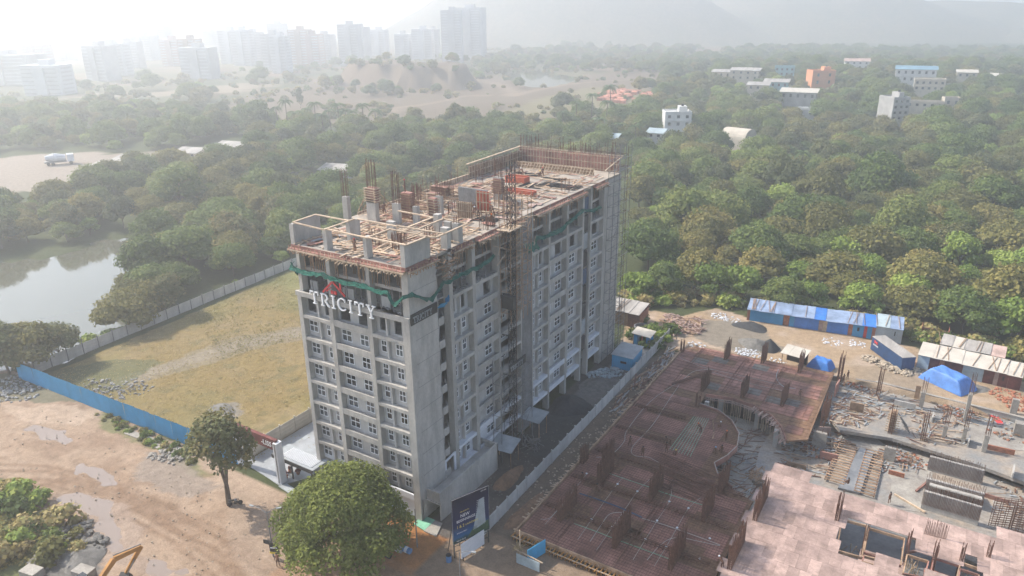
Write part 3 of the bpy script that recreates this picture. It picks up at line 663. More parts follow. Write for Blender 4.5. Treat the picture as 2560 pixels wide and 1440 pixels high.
m_=MB()
for k in range(2): m_.bar((-15,-.1,26.6+k*.9),(-3.6,-.1,26.6+k*.9),.06)
for k in range(10): m_.bar((-14.8+k*1.2,-.1,26.6),(-14.8+k*1.2,.1,26.6),.05)
m_.build('sign_frame','steel_grey',sg)
m_=MB()
for a,b in (((-12.7,28.1),(-10.95,29.7)),((-10.95,29.7),(-9.15,28.2))): m_.bar((a[0],-.3,a[1]),(b[0],-.3,b[1]),.12,.25)
m_.bar((-9.75,-.3,28.75),(-9.75,-.3,29.75),.12,.22); m_.box(-11.35,-10.95,-.38,-.24,28.15,28.55); m_.box(-10.85,-10.45,-.38,-.24,28.15,28.55); m_.bar((-12.1,-.3,28.3),(-11.3,-.3,28.9),.12,.12); m_.build('logo','red',sg)
sg=thing('letter_sign','small dark fascia with white letters on the side facade at the near corner','sign')
MB().box(.03,.12,.2,5.0,26.3,27.6).build('fascia','steel_dark',sg)
word(sg,(.18,.5,26.55),.72,.10,lambda o,v:(o[0]-v[1]*.4,o[1]+v[0]*.8,o[2]+v[2]),'sheet_grey')
sg=thing('letter_sign','dark tilted board with white letters fixed to the hoist mast','sign')
MB().box(2.5,2.6,16.6,20.8,13.7,14.9).build('fascia','steel_dark',sg)
word(sg,(2.64,16.8,13.95),.66,.06,lambda o,v:(o[0]-v[1]*.3,o[1]+v[0]*.86,o[2]+v[2]),'sheet_grey')
# hoist mast and scaffolds
def lattice(name,label,cat,x,y,z0,z1,w,matn,step=1.2,r=.05):
    t=thing(name,label,cat,(x,y,z0)); m_=MB(); h=z1-z0
    for a in(-1,1):
        for b in(-1,1): m_.bar((a*w/2,b*w/2,0),(a*w/2,b*w/2,h),r*1.3)
    m_.build('mast_leg',matn,t); m_=MB(); k=0
    while k<h-step:
        for (a,b),(c_,d_) in (((-1,-1),(1,-1)),((1,-1),(1,1)),((1,1),(-1,1)),((-1,1),(-1,-1))): m_.bar((a*w/2,b*w/2,k),(c_*w/2,d_*w/2,k+step),r); m_.bar((a*w/2,b*w/2,k),(c_*w/2,d_*w/2,k),r)
        k+=step
    m_.build('lattice_bracing',matn,t); return t
t=lattice('hoist_mast','tall dark lattice hoist mast rising against the long facade above the roof','hoist mast',1.6,19.0,0,41.6,.75,'steel_dark')
m_=MB(); m_.box(-.9,.9,-1.2,-.5,22.4,24.2); m_.build('hoist_cage','steel_dark',t)
for z in (6,12,18,24,30): MB().bar((-1.7,0,z),(0,0,z),.1).build('wall_tie','steel_dark',t)
t=thing('guide_pole','thin rusty guide pole beside the hoist mast','pole',(1.5,20.2,0)); MB().tube((0,0,0),(0,0,40.5),.06).build('pole','rust',t)
def scaffold(name,label,ax,p0,p1,z0,z1,bay=1.8,lift=2,depth=1.0,matn='rust',jit=.05):
    t=thing(name,label,'scaffold'); p0,p1=Vector((*p0,0)),Vector((*p1,0)); d=(p1-p0); L_=d.length; d.normalize(); nrm=Vector((d.y,-d.x,0))
    n=max(1,round(L_/bay)); s=MB(); l=MB(); b=MB()
    for i in range(n+1):
        for k in(0,1): q=p0+d*(i*L_/n)+nrm*depth*k; s.bar(q+Vector((R_(-jit,jit),R_(-jit,jit),z0)),q+Vector((R_(-jit,jit),R_(-jit,jit),z1+R_(0,1.6))),.07)
    z=z0+lift
    while z<z1:
        for k in(0,1): l.bar(p0+nrm*depth*k+Vector((0,0,z+R_(-jit,jit))),p1+nrm*depth*k+Vector((0,0,z+R_(-jit,jit))),.06)
        for i in range(n+1): q=p0+d*(i*L_/n); l.bar(q+Vector((0,0,z)),q+nrm*depth+Vector((0,0,z)),.05)
        i=random.randrange(n); a=p0+d*(i*L_/n)+nrm*depth; c_=p0+d*((i+1)*L_/n)+nrm*depth; b.bar(a+Vector((0,0,z-lift)),c_+Vector((0,0,z)),.05); z+=lift
    s.build('standard',matn,t); l.build('ledger',matn,t); b.build('brace',matn,t,kind='stuff'); return t
scaffold('scaffold','rusty pole scaffold wrapping the far end of the block',0,(.2,58.2),(-20,58.2),0,36.5,2.4,2,1.0)
scaffold('scaffold','pole scaffold standing against the blank far wall of the long facade',0,(.25,51.2),(.25,58.0),0,37,2.2,1.9,1.0,'steel_grey')
t=scaffold('scaffold','light pole scaffold around the hoist bay below the roof edge',0,(.3,18.4),(.3,23.6),20,36.5,1.2,1.5,1.6,'timber',.2)
m_=MB()
for k in range(26): a=Vector((R_(.4,2.2),R_(17,25.5),R_(30,34.6))); m_.bar(a,a+Vector((R_(-1.5,1.5),R_(-2.5,2.5),R_(-1.2,1.2))),.08)
m_.box(.2,2.2,17.6,20.8,33.0,33.1); m_.build('loose_ledger','timber_pale',t)
scaffold('scaffold','dark pole scaffold at the foot of the hoist bay',0,(.4,15.8),(.4,24),0,14,2.4,2.4,1.3,'steel_grey')
m_=MB()
for k in range(60): a=Vector((R_(.1,1.2),R_(5.4,8.2),R_(30.4,33))); m_.bar(a,a+Vector((R_(-.6,.6),R_(-1.1,1.1),R_(-.3,.3))),.07,.1)
m_.build('timber_bundle','timber',label='bundle of tangled formwork timber jutting out above the facade recess',cat='timber pile')
# ---------------------------------------------------------------- people
def make_person(pose):
    J={'pel':(0,0,.92),'spi':(0,0,1.15),'che':(0,0,1.38),'nec':(0,0,1.50),'hea':(0,.02,1.64),'hl':(-.1,0,.90),'hr':(.1,0,.90),'kl':(-.13,.05,.50),'kr':(.13,.02,.50),'al':(-.15,-.03,.08),'ar':(.15,-.06,.08),'tl':(-.16,.12,.04),'tr':(.16,.09,.04),'sl':(-.19,0,1.42),'sr':(.19,0,1.42),'el':(-.27,-.02,1.14),'er':(.28,.04,1.16),'wl':(-.27,.08,.90),'wr':(.28,.22,1.02)}
    if pose=='bend':
        for k in ('spi','che','nec','hea','sl','sr','el','er','wl','wr'):
            x,y,z=J[k]; dz=z-.92; y2=y+dz*.85; z2=.92+dz*.5; J[k]=(x,y2,z2)
        for k in('el','er'): x,y,z=J[k]; J[k]=(x,y+.25,z-.18)
        for k in('wl','wr'): x,y,z=J[k]; J[k]=(x,y+.45,z-.40)
    if pose=='sit':
        for k in list(J): x,y,z=J[k]; J[k]=(x,y,z-.62) if k not in('kl','kr','al','ar','tl','tr') else J[k]
        J['kl']=(-.16,.42,.48);J['kr']=(.16,.40,.46);J['al']=(-.14,.30,.06);J['ar']=(.15,.28,.06);J['tl']=(-.14,.46,.04);J['tr']=(.15,.44,.04)
        J['el']=(-.25,.22,.56);J['er']=(.25,.24,.56);J['wl']=(-.12,.45,.42);J['wr']=(.12,.45,.42)
    if pose=='walk':
        J['kl']=(-.11,.22,.50);J['al']=(-.11,.28,.10);J['tl']=(-.11,.45,.07);J['kr']=(.11,-.10,.50);J['ar']=(.12,-.38,.14);J['tr']=(.12,-.24,.04);J['wl']=(-.26,-.18,.92);J['el']=(-.25,-.12,1.15)
    R={'pel':.14,'spi':.125,'che':.15,'nec':.055,'hea':.105,'hl':.10,'hr':.10,'kl':.062,'kr':.062,'al':.042,'ar':.042,'tl':.035,'tr':.035,'sl':.07,'sr':.07,'el':.045,'er':.045,'wl':.032,'wr':.032}
    E=[('pel','spi',1),('spi','che',1),('che','nec',0),('nec','hea',0),('pel','hl',2),('pel','hr',2),('hl','kl',2),('hr','kr',2),('kl','al',2),('kr','ar',2),('al','tl',3),('ar','tr',3),('che','sl',1),('che','sr',1),('sl','el',1),('sr','er',1),('el','wl',0),('er','wr',0)]
    ks=list(J); me=bpy.data.meshes.new('t'); me.from_pydata([J[k] for k in ks],[(ks.index(a),ks.index(b)) for a,b,_ in E],[]); o=bpy.data.objects.new('t',me); COL.objects.link(o)
    md=o.modifiers.new('s','SKIN'); sv=me.skin_vertices[0].data
    for i,k in enumerate(ks): sv[i].radius=(R[k],R[k]*(.8 if k in('che','spi','pel') else 1)); sv[i].use_root=(k=='pel')
    sb=o.modifiers.new('b','SUBSURF'); sb.levels=sb.render_levels=1
    dg=bpy.context.evaluated_depsgraph_get(); out=bpy.data.meshes.new_from_object(o.evaluated_get(dg)); bpy.data.objects.remove(o)
    segs=[(Vector(J[a]),Vector(J[b]),c_) for a,b,c_ in E]; cls=[]
    for p in out.polygons:
        c=p.center; best=9;bc=0
        for a,b,k in segs:
            ab=b-a; t=max(0,min(1,(c-a).dot(ab)/ab.length_squared)); d=(c-a-ab*t).length
            if d<best: best,bc=d,k
        cls.append(bc)
    out.polygons.foreach_set('material_index',cls); out.polygons.foreach_set('use_smooth',[True]*len(cls)); return out,Vector(J['hea'])
POSES={k:make_person(k) for k in('stand','bend','sit','walk')}
_cap=MB().ball((0,0,.05),.125,.8,8,5)
PB={}
def person(loc,pose,shirt,legs,label,rz=0,hat='black',group=None):
    me,hd=POSES[pose]; key=(pose,shirt,legs)
    if key not in PB:
        m2=me.copy(); m2.materials.clear()
        for q in('skin',shirt,legs,'black'): m2.materials.append(MATS[q])
        PB[key]=m2
    t=thing('person',label,'person',tuple(loc),rz,group); O('body',PB[key],t)
    h=MB().ball((hd.x,hd.y,hd.z+.04),.12,.85,8,5); h.build('hair' if hat=='black' else 'helmet',hat,t,smooth=True); return t
for (q,po,sh,lg,lb,rz,ht) in [
 (RA(230,1210),'stand','cloth_red','cloth_purple','person in a dark red shirt near the front edge of the roof',0,'cloth_red'),
 (RA(1355,750),'stand','cloth_lblue','cloth_blue','person in a pale blue shirt before the grey wall on the roof',2,'black'),
 (RA(1660,760),'stand','cloth_lblue','cloth_dark','person in a blue shirt beside the timber wall form on the roof',1,'black'),
 (RA(1710,780),'bend','cloth_white','cloth_dark','person bending forward beside the timber wall form on the roof',1.5,'white_frame'),
 (RA(1850,745),'stand','cloth_white','cloth_dark','person in a white shirt at the red wall form on the roof',-1,'red'),
 (RA(585,760),'stand','cloth_dark','cloth_dark','person in dark clothes by the raking props on the roof',.5,'black'),
 (RA(895,800),'bend','cloth_white','cloth_white','person in white bending behind the timber rails on the roof',.5,'white_frame'),
 (RA(1870,900),'stand','orange_vest','cloth_white','person in an orange vest and white trousers near the hoist on the roof',1,'orange_vest'),
 (RB(310,1010),'bend','orange_vest','cloth_dark','person in an orange top crouching over the plank beside the hoist',1,'orange_vest'),
 (RB(1060,445),'stand','cloth_lblue','cloth_dark','person in blue with a red helmet at the back of the roof',1,'red'),
 (RB(1020,440),'sit','yellow','cloth_dark','person in yellow sitting at the back of the roof',1,'yellow'),
 (RB(590,400),'stand','cloth_white','cloth_purple','person in white and purple behind the hoist mast on the roof',1,'black'),
 (RB(760,430),'bend','orange_vest','cloth_white','person in orange bending near the rear parapet of the roof',1,'white_frame'),
 ((-12.3,15.2,36.95),'stand','cloth_red','cloth_dark','person in a red helmet standing high on the wooden column form',2,'red')]:
    person(q,po,sh,lg,lb,rz,ht)
# ---------------------------------------------------------------- neighbouring site: red formwork deck
EZ=.8
R3=lambda a,b,z=EZ:P(1250+a/2.3229,820+b/2.3229,z)
R4=lambda a,b,z=EZ:P(1860+a/2.3229,820+b/2.3229,z)
DQ=lambda a,b,z=EZ:P(1280+a/4.5,1120+b/4.5,z)     # lower part of the deck
UQ=lambda a,b,z=EZ:P(1680+a/4.3636,850+b/4.3636,z) # upper part
NQ=lambda a,b,z=0:P(2200+a/5.333,900+b/5.333,z)
SQ=lambda a,b,z=0:P(2100+a/4,1080+b/4,z)
MQ=lambda a,b,z=0:P(1900+a/4.8,860+b/4.8,z)
deck=[(11.5,3.8),(34,3.8),(34,24.0),(31,25.2),(28.6,27),(27.4,29.3),(28.4,32),(28.9,35),(28.2,38.5),(26.3,41.5),(23.6,43.5),(20.3,44.0),(20.3,47.7),(24.5,48.6),(28,48),(31,46.3),(33.0,43.8),(34.4,40.5),(37.0,42.5),(36.6,66.4),(24,65.2),(13,64.6),(11.5,62.8)]
dka=np.array(deck)
site=thing('formwork_deck','large red formwork deck of the neighbouring site covered with reinforcement','formwork deck')
MB().prism(deck,EZ-.35,EZ-.06).build('deck_slab','mound_earth',site)
# plywood sheets on the deck (sunk strips between them are the beam troughs)
TR=[9.9,17.0,24.3,31.4,38.7,46,53.2,60.4]
sheet=MB().box(-1.19,1.19,-1.19,1.19,0,.05).mesh('plywood_sheet','ply_red')
half=MB().box(-1.19,1.19,-.58,.58,0,.05).mesh('plywood_sheet','ply_red')
cnt=0; y=5.0
while y<65:
    x=12.8
    while x<36:
        tr=min(abs(y-t) for t in TR)<1.0 and (int(x/7)%2==0); ok=True
        for cx_,cy_ in((x-1.1,y-1.1),(x+1.1,y-1.1),(x+1.1,y+1.1),(x-1.1,y+1.1)): ok&=bool(inside(np.array([cx_]),np.array([cy_]),dka)[0])
        if ok and not tr: O('plywood_sheet',sheet,site,(x,y,EZ-.055+R_(0,.012)),rz=R_(-.006,.006)); cnt+=1
        x+=2.44
    y+=2.44
# rebar mats over the sheets
def mat_bars(poly,z,sx,sy,w=.035,name='rebar_mat',par=None,matn='rust'):
    pa=np.array(poly); m_=MB(); lo=pa.min(0); hi=pa.max(0)
    for ax,st in((0,sx),(1,sy)):
        c_=lo[ax]+.2
        while c_<hi[ax]:
            xs=[]; n=len(pa)
            for i in range(n):
                a,b=pa[i],pa[(i+1)%n]
                if (a[ax]>c_)!=(b[ax]>c_): xs.append(a[1-ax]+(c_-a[ax])/(b[ax]-a[ax])*(b[1-ax]-a[1-ax]))
            xs.sort()
            for p,q in zip(xs[::2],xs[1::2]):
                p+=.2;q-=.2
                if q-p>.5:
                    if random.random()<.15: c2=c_+R_(-.1,.1)
                    else: c2=c_
                    m_.bar((c2,p,z) if ax==0 else (p,c2,z+.03),(c2,q,z) if ax==0 else (q,c2,z+.03),w)
            c_+=(st*R_(.92,1.08))
    return m_.build(name,matn,par,kind='stuff')
low=[p for p in deck[:12]]+[(11.5,44)]
mat_bars([(11.5,3.8),(34,3.8),(34,24.0),(31,25.2),(28.6,27),(27.4,29.3),(28.4,32),(28.9,35),(28.2,38.5),(26.3,41.5),(23.6,43.5),(20.3,44.0),(11.5,44)],EZ+.06,.34,.48,.03,par=site)
mat_bars([(11.5,44),(20.3,44),(20.3,47.7),(24.5,48.6),(28,48),(31,46.3),(33.0,43.8),(34.4,40.5),(37.0,42.5),(36.6,66.4),(24,65.2),(13,64.6),(11.5,62.8)],EZ+.06,1.3,1.1,.03,par=site)
# dark beam cages along the troughs
m_=MB()
for t in TR[:5]:
    x=12
    while x<33: 
        if not(20<x<34 and 27<t<48) : m_.box(x,x+.07,t-.35,t+.35,EZ,EZ+.28)
        x+=.5
    for dy in(-.3,0,.3):
        m_.bar((12,t+dy,EZ+.28),(33 if t<26 else 20,t+dy,EZ+.28),.07)
for xx in (16.2,24.2):
    for dx in(-.25,.25): m_.bar((xx+dx,5,EZ+.2),(xx+dx,26,EZ+.2),.08)
for xx in (14.6,22.5,29):
    for dx in(-.25,.25): m_.bar((xx+dx,49.5,EZ+.2),(xx+dx,64,EZ+.2),.07)
m_.build('beam_cage','rust',site,kind='stuff')
# sunk shuttered pockets beside the cages
pockets=[((1090,130),(1240,260)),((960,480),(1050,560)),((680,640),(870,760)),((1330,960),(1480,1060)),((1600,430),(1760,600)),((2010,800),(2220,900)),((1950,1120),(2100,1210)),((1260,830),(1480,930))]
for a,b in pockets:
    q=DQ((a[0]+b[0])/2,(a[1]+b[1])/2); MB().box(q[0]-1.5,q[0]+1.2,q[1]-1.6,q[1]+1.3,EZ-.04,EZ+.008).build('pocket','mound_earth',site)
for a,b in (((440,190),),((560,240),),((380,440),),((850,540),),((1240,650),),((1300,700),)) if False else (): pass
for q in (UQ(310,230),UQ(530,220),UQ(430,500),UQ(880,560),UQ(1120,660),UQ(1300,680),UQ(970,300)):
    MB().box(q[0]-1.3,q[0]+1.3,q[1]-1.1,q[1]+1.1,EZ-.02,EZ+.012).build('pocket','mound_grey',site)
# column cages standing on the deck
def cage(q,lx,ly,h,label,n=None,matn='rust',grp='reinforcement cages standing on the red deck'):
    t=thing('rebar_cage',label,'rebar cage',(q[0],q[1],q[2]),group=grp); m_=MB(); st=.2; x=-lx/2
    pts=[]
    for i in range(max(2,int(lx/.22))+1): pts+=[(-lx/2+lx*i/max(2,int(lx/.22)),-ly/2),(-lx/2+lx*i/max(2,int(lx/.22)),ly/2)]
    for i in range(max(2,int(ly/.18))+1): pts+=[(-lx/2,-ly/2+ly*i/max(2,int(ly/.18))),(lx/2,-ly/2+ly*i/max(2,int(ly/.18)))]
    for a,b in pts: m_.bar((a,b,0),(a+R_(-.07,.07),b+R_(-.07,.07),h*R_(.78,1.08)),.06)
    m_.build('vertical_bars',matn,t); m_=MB(); z=.15
    while z<h*.62:
        for p,q2 in (((-lx/2,-ly/2),(lx/2,-ly/2)),((lx/2,-ly/2),(lx/2,ly/2)),((lx/2,ly/2),(-lx/2,ly/2)),((-lx/2,ly/2),(-lx/2,-ly/2))): m_.bar((p[0],p[1],z),(q2[0],q2[1],z),.035)
        z+=.3
    m_.build('hoops',matn,t); return t
for q,lx,ly,h,lb in [
 (DQ(1050,330),.4,4.2,3.2,'tall rusty wall cage on the deck nearest the compound wall'),
 (DQ(1620,500),.4,4.0,3.2,'tall rusty wall cage in the middle row of the red deck'),
 (DQ(2200,740),.4,3.8,3.2,'tall rusty wall cage at the right end of the middle row'),
 (DQ(620,730),.4,4.2,3.0,'rusty wall cage near the front left corner of the red deck'),
 (DQ(1230,1010),.4,4.4,3.2,'rusty wall cage beside the blue pipe in the front row'),
 (DQ(1850,1250),.4,4.4,3.2,'rusty wall cage at the front right of the red deck'),
 (DQ(810,150),.5,1.5,2.6,'small rusty cage at the deck edge by the compound wall'),
 (DQ(1080,120),.4,3.0,2.6,'low rusty cage behind the front row of the red deck'),
 (DQ(2380,430),.4,3.4,3.0,'rusty cage by the bundles of bars over the round opening'),
 (UQ(600,190),.4,2.6,3.4,'rusty cage on the far edge of the red deck by the dark gravel heap'),
 (UQ(1000,230),.4,2.6,3.2,'rusty cage on the far edge of the red deck before the pale lean-to roof'),
 (UQ(1400,330),.4,2.6,3.4,'rusty cage on the far edge of the red deck near the small blue tarpaulin'),
 (UQ(360,520),.4,3.4,3.0,'rusty cage left of the round opening on the upper deck'),
 (UQ(790,590),.4,3.4,3.0,'rusty cage behind the curved edge of the round opening'),
 (UQ(1220,680),.4,3.4,3.0,'rusty cage right of the curved edge of the round opening'),
 (UQ(110,130),.5,.6,2.4,'thin rusty cage at the far left corner of the red deck'),
 (UQ(280,720),.5,.8,2.2,'short rusty cage at the top left of the round opening'),
 (UQ(1660,880),.5,4.2,3.6,'dense rusty cage rising at the right end of the upper deck'),
 (MQ(950,440,0),.5,2.4,4.8,'tall rusty cage with workers behind it at the yard edge'),
 (MQ(1420,600,-.3),.5,2.0,4.4,'tall grey brown cage at the left end of the retaining wall'),
 (R3(1510,1060),.4,5.5,3.4,'long rusty cage along the left edge of the pink deck'),
 (R3(1370,1330),.4,5.5,3.4,'long rusty cage at the lower left edge of the pink deck'),
 (SQ(-20,850,EZ),.4,2.6,3.0,'thin rusty cage beside the first opening of the pink deck'),
 ]: cage(q,lx,ly,h,lb)
mat('sheet_blue_dull',(.06,.09,.15),.6,1,.2)
# white and green conduits, hoses and a long blue pipe on the deck
def conduit(name,label,cat,pts,r,matn,f,z=EZ+.14):
    r*=.62
    m_=MB(); P3=[Vector(f(a,b,z)) for a,b in pts]
    S=[]
    for i in range(len(P3)-1):
        p0=P3[max(i-1,0)];p1=P3[i];p2=P3[i+1];p3=P3[min(i+2,len(P3)-1)]
        for k in range(5):
            t=k/5; S.append(.5*((2*p1)+(p2-p0)*t+(2*p0-5*p1+4*p2-p3)*t*t+(3*p1-p0-3*p2+p3)*t**3))
    S.append(P3[-1]); m_.path(S,r,4); return m_.build(name,matn,label=label,cat=cat)
conduit('hose','pale hose running from the front right over the deck and bending back','hose',[(2340,1100),(2150,1060),(1900,1010),(1760,1030),(1640,1120),(1520,1260)],.06,'white_pipe',DQ)
conduit('hose','pale hose looping between the two front cages of the deck','hose',[(1310,740),(1200,725),(1090,750),(1000,870),(880,1050)],.06,'white_pipe',DQ)
conduit('pipe','straight pale pipe crossing the front of the deck','pipe',[(1460,790),(1700,860),(1960,950),(2340,1090)],.07,'white_pipe',DQ)
conduit('pipe','long dark blue pipe bundle lying across the deck','pipe',[(760,510),(1000,590),(1240,680),(1460,780)],.17,'sheet_blue_dull',DQ)
conduit('hose','pale hose along the left edge of the deck','hose',[(320,800),(420,790),(520,690),(700,545)],.05,'white_pipe',DQ)
conduit('hose','long pale hose sweeping from the far deck to the compound wall side','hose',[(560,750),(640,740),(720,660),(740,590),(880,420),(1060,300),(1130,250),(1240,240)],.06,'white_pipe',R3)
conduit('hose','pale hose bending sharply where two workers walk','hose',[(1040,330),(960,450),(880,570),(770,690),(780,740),(860,750),(920,780)],.05,'white_pipe',R3)
conduit('hose','pale hose running over the upper deck to the right','hose',[(1040,170),(1160,220),(1300,255),(1460,290),(1626,330)],.05,'white_pipe',R3)
conduit('hose','pale blue curved hose on the upper deck','hose',[(200,240),(188,290),(230,340),(300,350)],.07,'sheet_pale',R4)
conduit('hose','second pale hose beside the first on the upper deck','hose',[(440,350),(700,430),(950,500),(1200,550)],.05,'white_pipe',UQ)
conduit('pipe','green conduit across the front of the deck','conduit',[(700,850),(950,940),(1150,1020),(1450,1130),(1790,1255)],.06,'green_bar',DQ)
conduit('pipe','green conduit across the middle of the deck','conduit',[(1080,280),(1250,340),(1530,435),(1700,500),(2140,640)],.06,'green_bar',DQ)
conduit('pipe','thin white conduit with junction boxes in the front bays','conduit',[(370,860),(530,680),(690,480),(840,290)],.04,'white_pipe',DQ)
conduit('pipe','thin white conduit along the second bay of the deck','conduit',[(740,1030),(900,800),(1040,600),(1190,400),(1250,330)],.04,'white_pipe',DQ)
conduit('pipe','thin white conduit along the third bay of the deck','conduit',[(950,1150),(1130,890),(1270,690),(1410,490),(1560,340)],.04,'white_pipe',DQ)
conduit('pipe','thin white conduit along the fourth bay of the deck','conduit',[(1360,1260),(1500,1030),(1630,820),(1770,600),(1800,440)],.04,'white_pipe',DQ)
conduit('pipe','thin white conduit along the fifth bay of the deck','conduit',[(1600,1330),(1735,1110),(1855,900),(1985,680),(2120,560)],.04,'white_pipe',DQ)
for i,(a,b) in enumerate([(840,290),(690,478),(535,675),(895,803),(1130,890),(1187,408),(1410,490),(1770,605),(1985,680),(1632,820),(1857,900),(1500,1027),(1735,1110),(2225,1020),(2110,1245)]):
    q=DQ(a,b,EZ+.1); MB().ball((0,0,.05),.16,.6,8,4).build('junction_box','white_paint',None,tuple(q),label='round white junction box on the reinforcement of the deck',cat='junction box',group='white junction boxes on the deck')
# green coated bars on the peninsula
m_=MB()
for k in range(8): m_.bar(R3(1128+k*12,512+k*2,EZ+.2),R3(985+k*17,705+k*6,EZ+.2),.045)
m_.build('green_bars','green_bar',label='bundle of green coated bars laid across the rounded deck lobe',cat='rebar bundle')
m_=MB()
for k in range(34): a=R3(900+R_(-60,90),790+R_(-90,110),EZ+R_(.25,.5)); m_.bar(a,a+np.array([R_(6,8.5),R_(-1.2,-.4),-.3]),.06)
m_.build('long_bars','rust',label='long rusty bars stretched over the gap beside the rounded deck lobe',cat='rebar bundle')
m_=MB()
for k in range(3): m_.bar(UQ(0,470+k*8,EZ+.25),UQ(430,330+k*12,EZ+.25),.12)
m_.build('dark_beam','rust',label='dark diagonal bundle of bars on the upper left deck',cat='rebar bundle')
# edges: plank fringe with brackets along the front edge
t=thing('edge_platform','yellow brown timber edge platform along the front of the red deck','edge platform'); 
MB().box(11.2,34,2.85,2.97,EZ-.25,EZ-.15).build('walkway_plank','timber_pale',t); MB().box(11.3,34,3.62,3.78,EZ-.42,EZ+.25).build('edge_board','timber',t)
x=11.4; brk=MB().bar((0,3.6,EZ-.1),(-.15,2.75,EZ-.2),.09,.12).bar((0,3.0,EZ-1.1),(0,3.1,EZ-.05),.09).mesh('bracket','excav_yellow')
while x<34: O('bracket',brk,t,(x,R_(-.15,.1),R_(-.05,.05)),rz=0); x+=.5
m_=MB(); x=11.6
while x<34:
    m_.bar((x,3.9+R_(0,1.6),-3.6),(x+R_(-.2,.2),3.9+R_(0,1.6),EZ-.36),.07); x+=R_(.25,.6)
for k in range(300): x,y=R_(12,33.5),R_(5.5,24); m_.bar((x,y,-3.6),(x,y,EZ-.36),.06)
m_.build('shoring_props','timber_pale',label='rows of timber shoring props under the front of the red deck',cat='shoring props',kind='stuff')
for x in (13.6,19.6,25.8,31.5): MB().box(-.3,.3,-.3,.3,-3.7,EZ-.36).build('column','concrete',site,(x,5.2,0))
for x,y in ((22.5,48.4),(28.5,47.6),(21,45.5),(32.5,42.5)): MB().box(-.3,.3,-.3,.3,-3.7,EZ-.36).build('column','concrete',site,(x,y+.8,0))
# left edge boards of the deck with splintered ends
t=thing('edge_platform','ragged plank fringe along the left edge of the red deck','edge platform'); m_=MB()
MB().box(11.25,11.45,3.6,63,EZ-.4,EZ+.2).build('edge_board','timber',t)
for k in range(150): y=R_(4,62); m_.bar((11.4,y,EZ-.1),(11.4-R_(.3,1.0),y+R_(-.3,.3),EZ-R_(0,.4)),.14,.05)
m_.build('plank_end','timber_pale',t,kind='stuff')
m_=MB(); arc_=[(20.3,47.7),(24.5,48.6),(28,48),(31,46.3),(33.0,43.8),(34.4,40.5)]
t=thing('edge_platform','curved red plank rim round the far side of the round opening','edge platform')
for a,b in zip(arc_[:-1],arc_[1:]): MB().bar((*a,EZ-.05),(*b,EZ-.05),.16,.5).build('rim_board','ply_red',t); m_.bar((a[0],a[1]-.5,EZ-.5),(b[0],b[1]-.5,EZ-.5),.1); m_.bar((a[0],a[1]-.25,EZ-.3),(b[0],b[1]-.25,EZ-.3),.1)
for k in range(26): i=random.randrange(2,5); a,b=arc_[i],arc_[i+1] if i<5 else arc_[i]; f=random.random(); x=a[0]*(1-f)+b[0]*f; y=a[1]*(1-f)+b[1]*f; m_.bar((x,y,EZ+.1),(x-R_(.4,1),y-R_(.4,1),EZ-R_(.3,.8)),.12,.05)
m_.build('rim_bracing','ply_pink',t)
t=thing('edge_platform','curved brown shuttering round the rounded lobe of the red deck','edge platform'); pen=deck[3:12]
for a,b in zip(pen[:-1],pen[1:]): MB().bar((*a,EZ-.1),(*b,EZ-.1),.12,.95).build('rim_board','ply_red',t)
m_=MB(); m_.path([(x,y,EZ+.35) for x,y in pen[1:]],.07,4)
m_.build('rail','white_pipe',t)
m_=MB(); props=[]
for k in range(60): x=R_(20.5,33.5); yy=np.interp(x,[20.3,24.5,28,31,33,34.4],[47.7,48.6,48,46.3,43.8,40.5])+R_(.2,2.5); m_.bar((x,yy,-3.1),(x,yy,EZ-.36),.07)
m_.build('shoring_props','timber_pale',label='timber props in the dark opening under the curved deck rim',cat='shoring props',kind='stuff')
# basement slab inside the round opening, with scattered bars and boards
mat('slab_pale',(.37,.34,.295),.85,.45,.28,.08,fine=.22,col2=(.24,.215,.19))
mat('slab_grey',(.23,.225,.215),.7,.25,.3,.08,fine=.25,col2=(.34,.275,.215))
mat('slab_wet',(.13,.135,.145),.35,.3,.4,.0,fine=.1,col2=(.26,.26,.26))
MB().box(19,37.6,22,49.8,-3.2,-3.0).build('basement_slab','slab_pale',site)
m_=MB()
for k in range(230):
    a=R_(0,6.28); r=math.sqrt(random.random())*9; x,y=28.5+r*math.cos(a)*.9,37+r*math.sin(a)*1.2; th=R_(-.5,.5)+random.choice([0,1.3]); l=R_(.5,2.2); m_.mi=random.choice([0,0,1,2]); m_.bar((x-l*math.cos(th),y-l*math.sin(th),-2.93+R_(0,.1)),(x+l*math.cos(th),y+l*math.sin(th),-2.93+R_(0,.25)),R_(.04,.14),.05)
for k in range(60):
    q=R3(1500+R_(-40,40),860+R_(-40,40),-2.9+R_(0,.7)); th=R_(0,3.14); l=R_(.4,1.3); m_.mi=1; m_.bar((q[0]-l*math.cos(th),q[1]-l*math.sin(th),q[2]),(q[0]+l*math.cos(th),q[1]+l*math.sin(th),q[2]+R_(-.2,.3)),.09)
m_.build('loose_timber',['rust','timber','sheet_grey'],label='broken timber and bars littering the pale slab in the round opening',cat='timber litter',kind='stuff')
t=thing('shutter_wall','brown curved shuttering wall at the right side of the round opening','formwork wall')
for a,b in (((1232,560),(1240,640)),((1240,640),(1218,740)),): 
    p=R3(*a,-.2);q=R3(*b,-.2); MB().bar((p[0],p[1],-1.1),(q[0],q[1],-1.1),.2,3.8).build('board','timber',t)
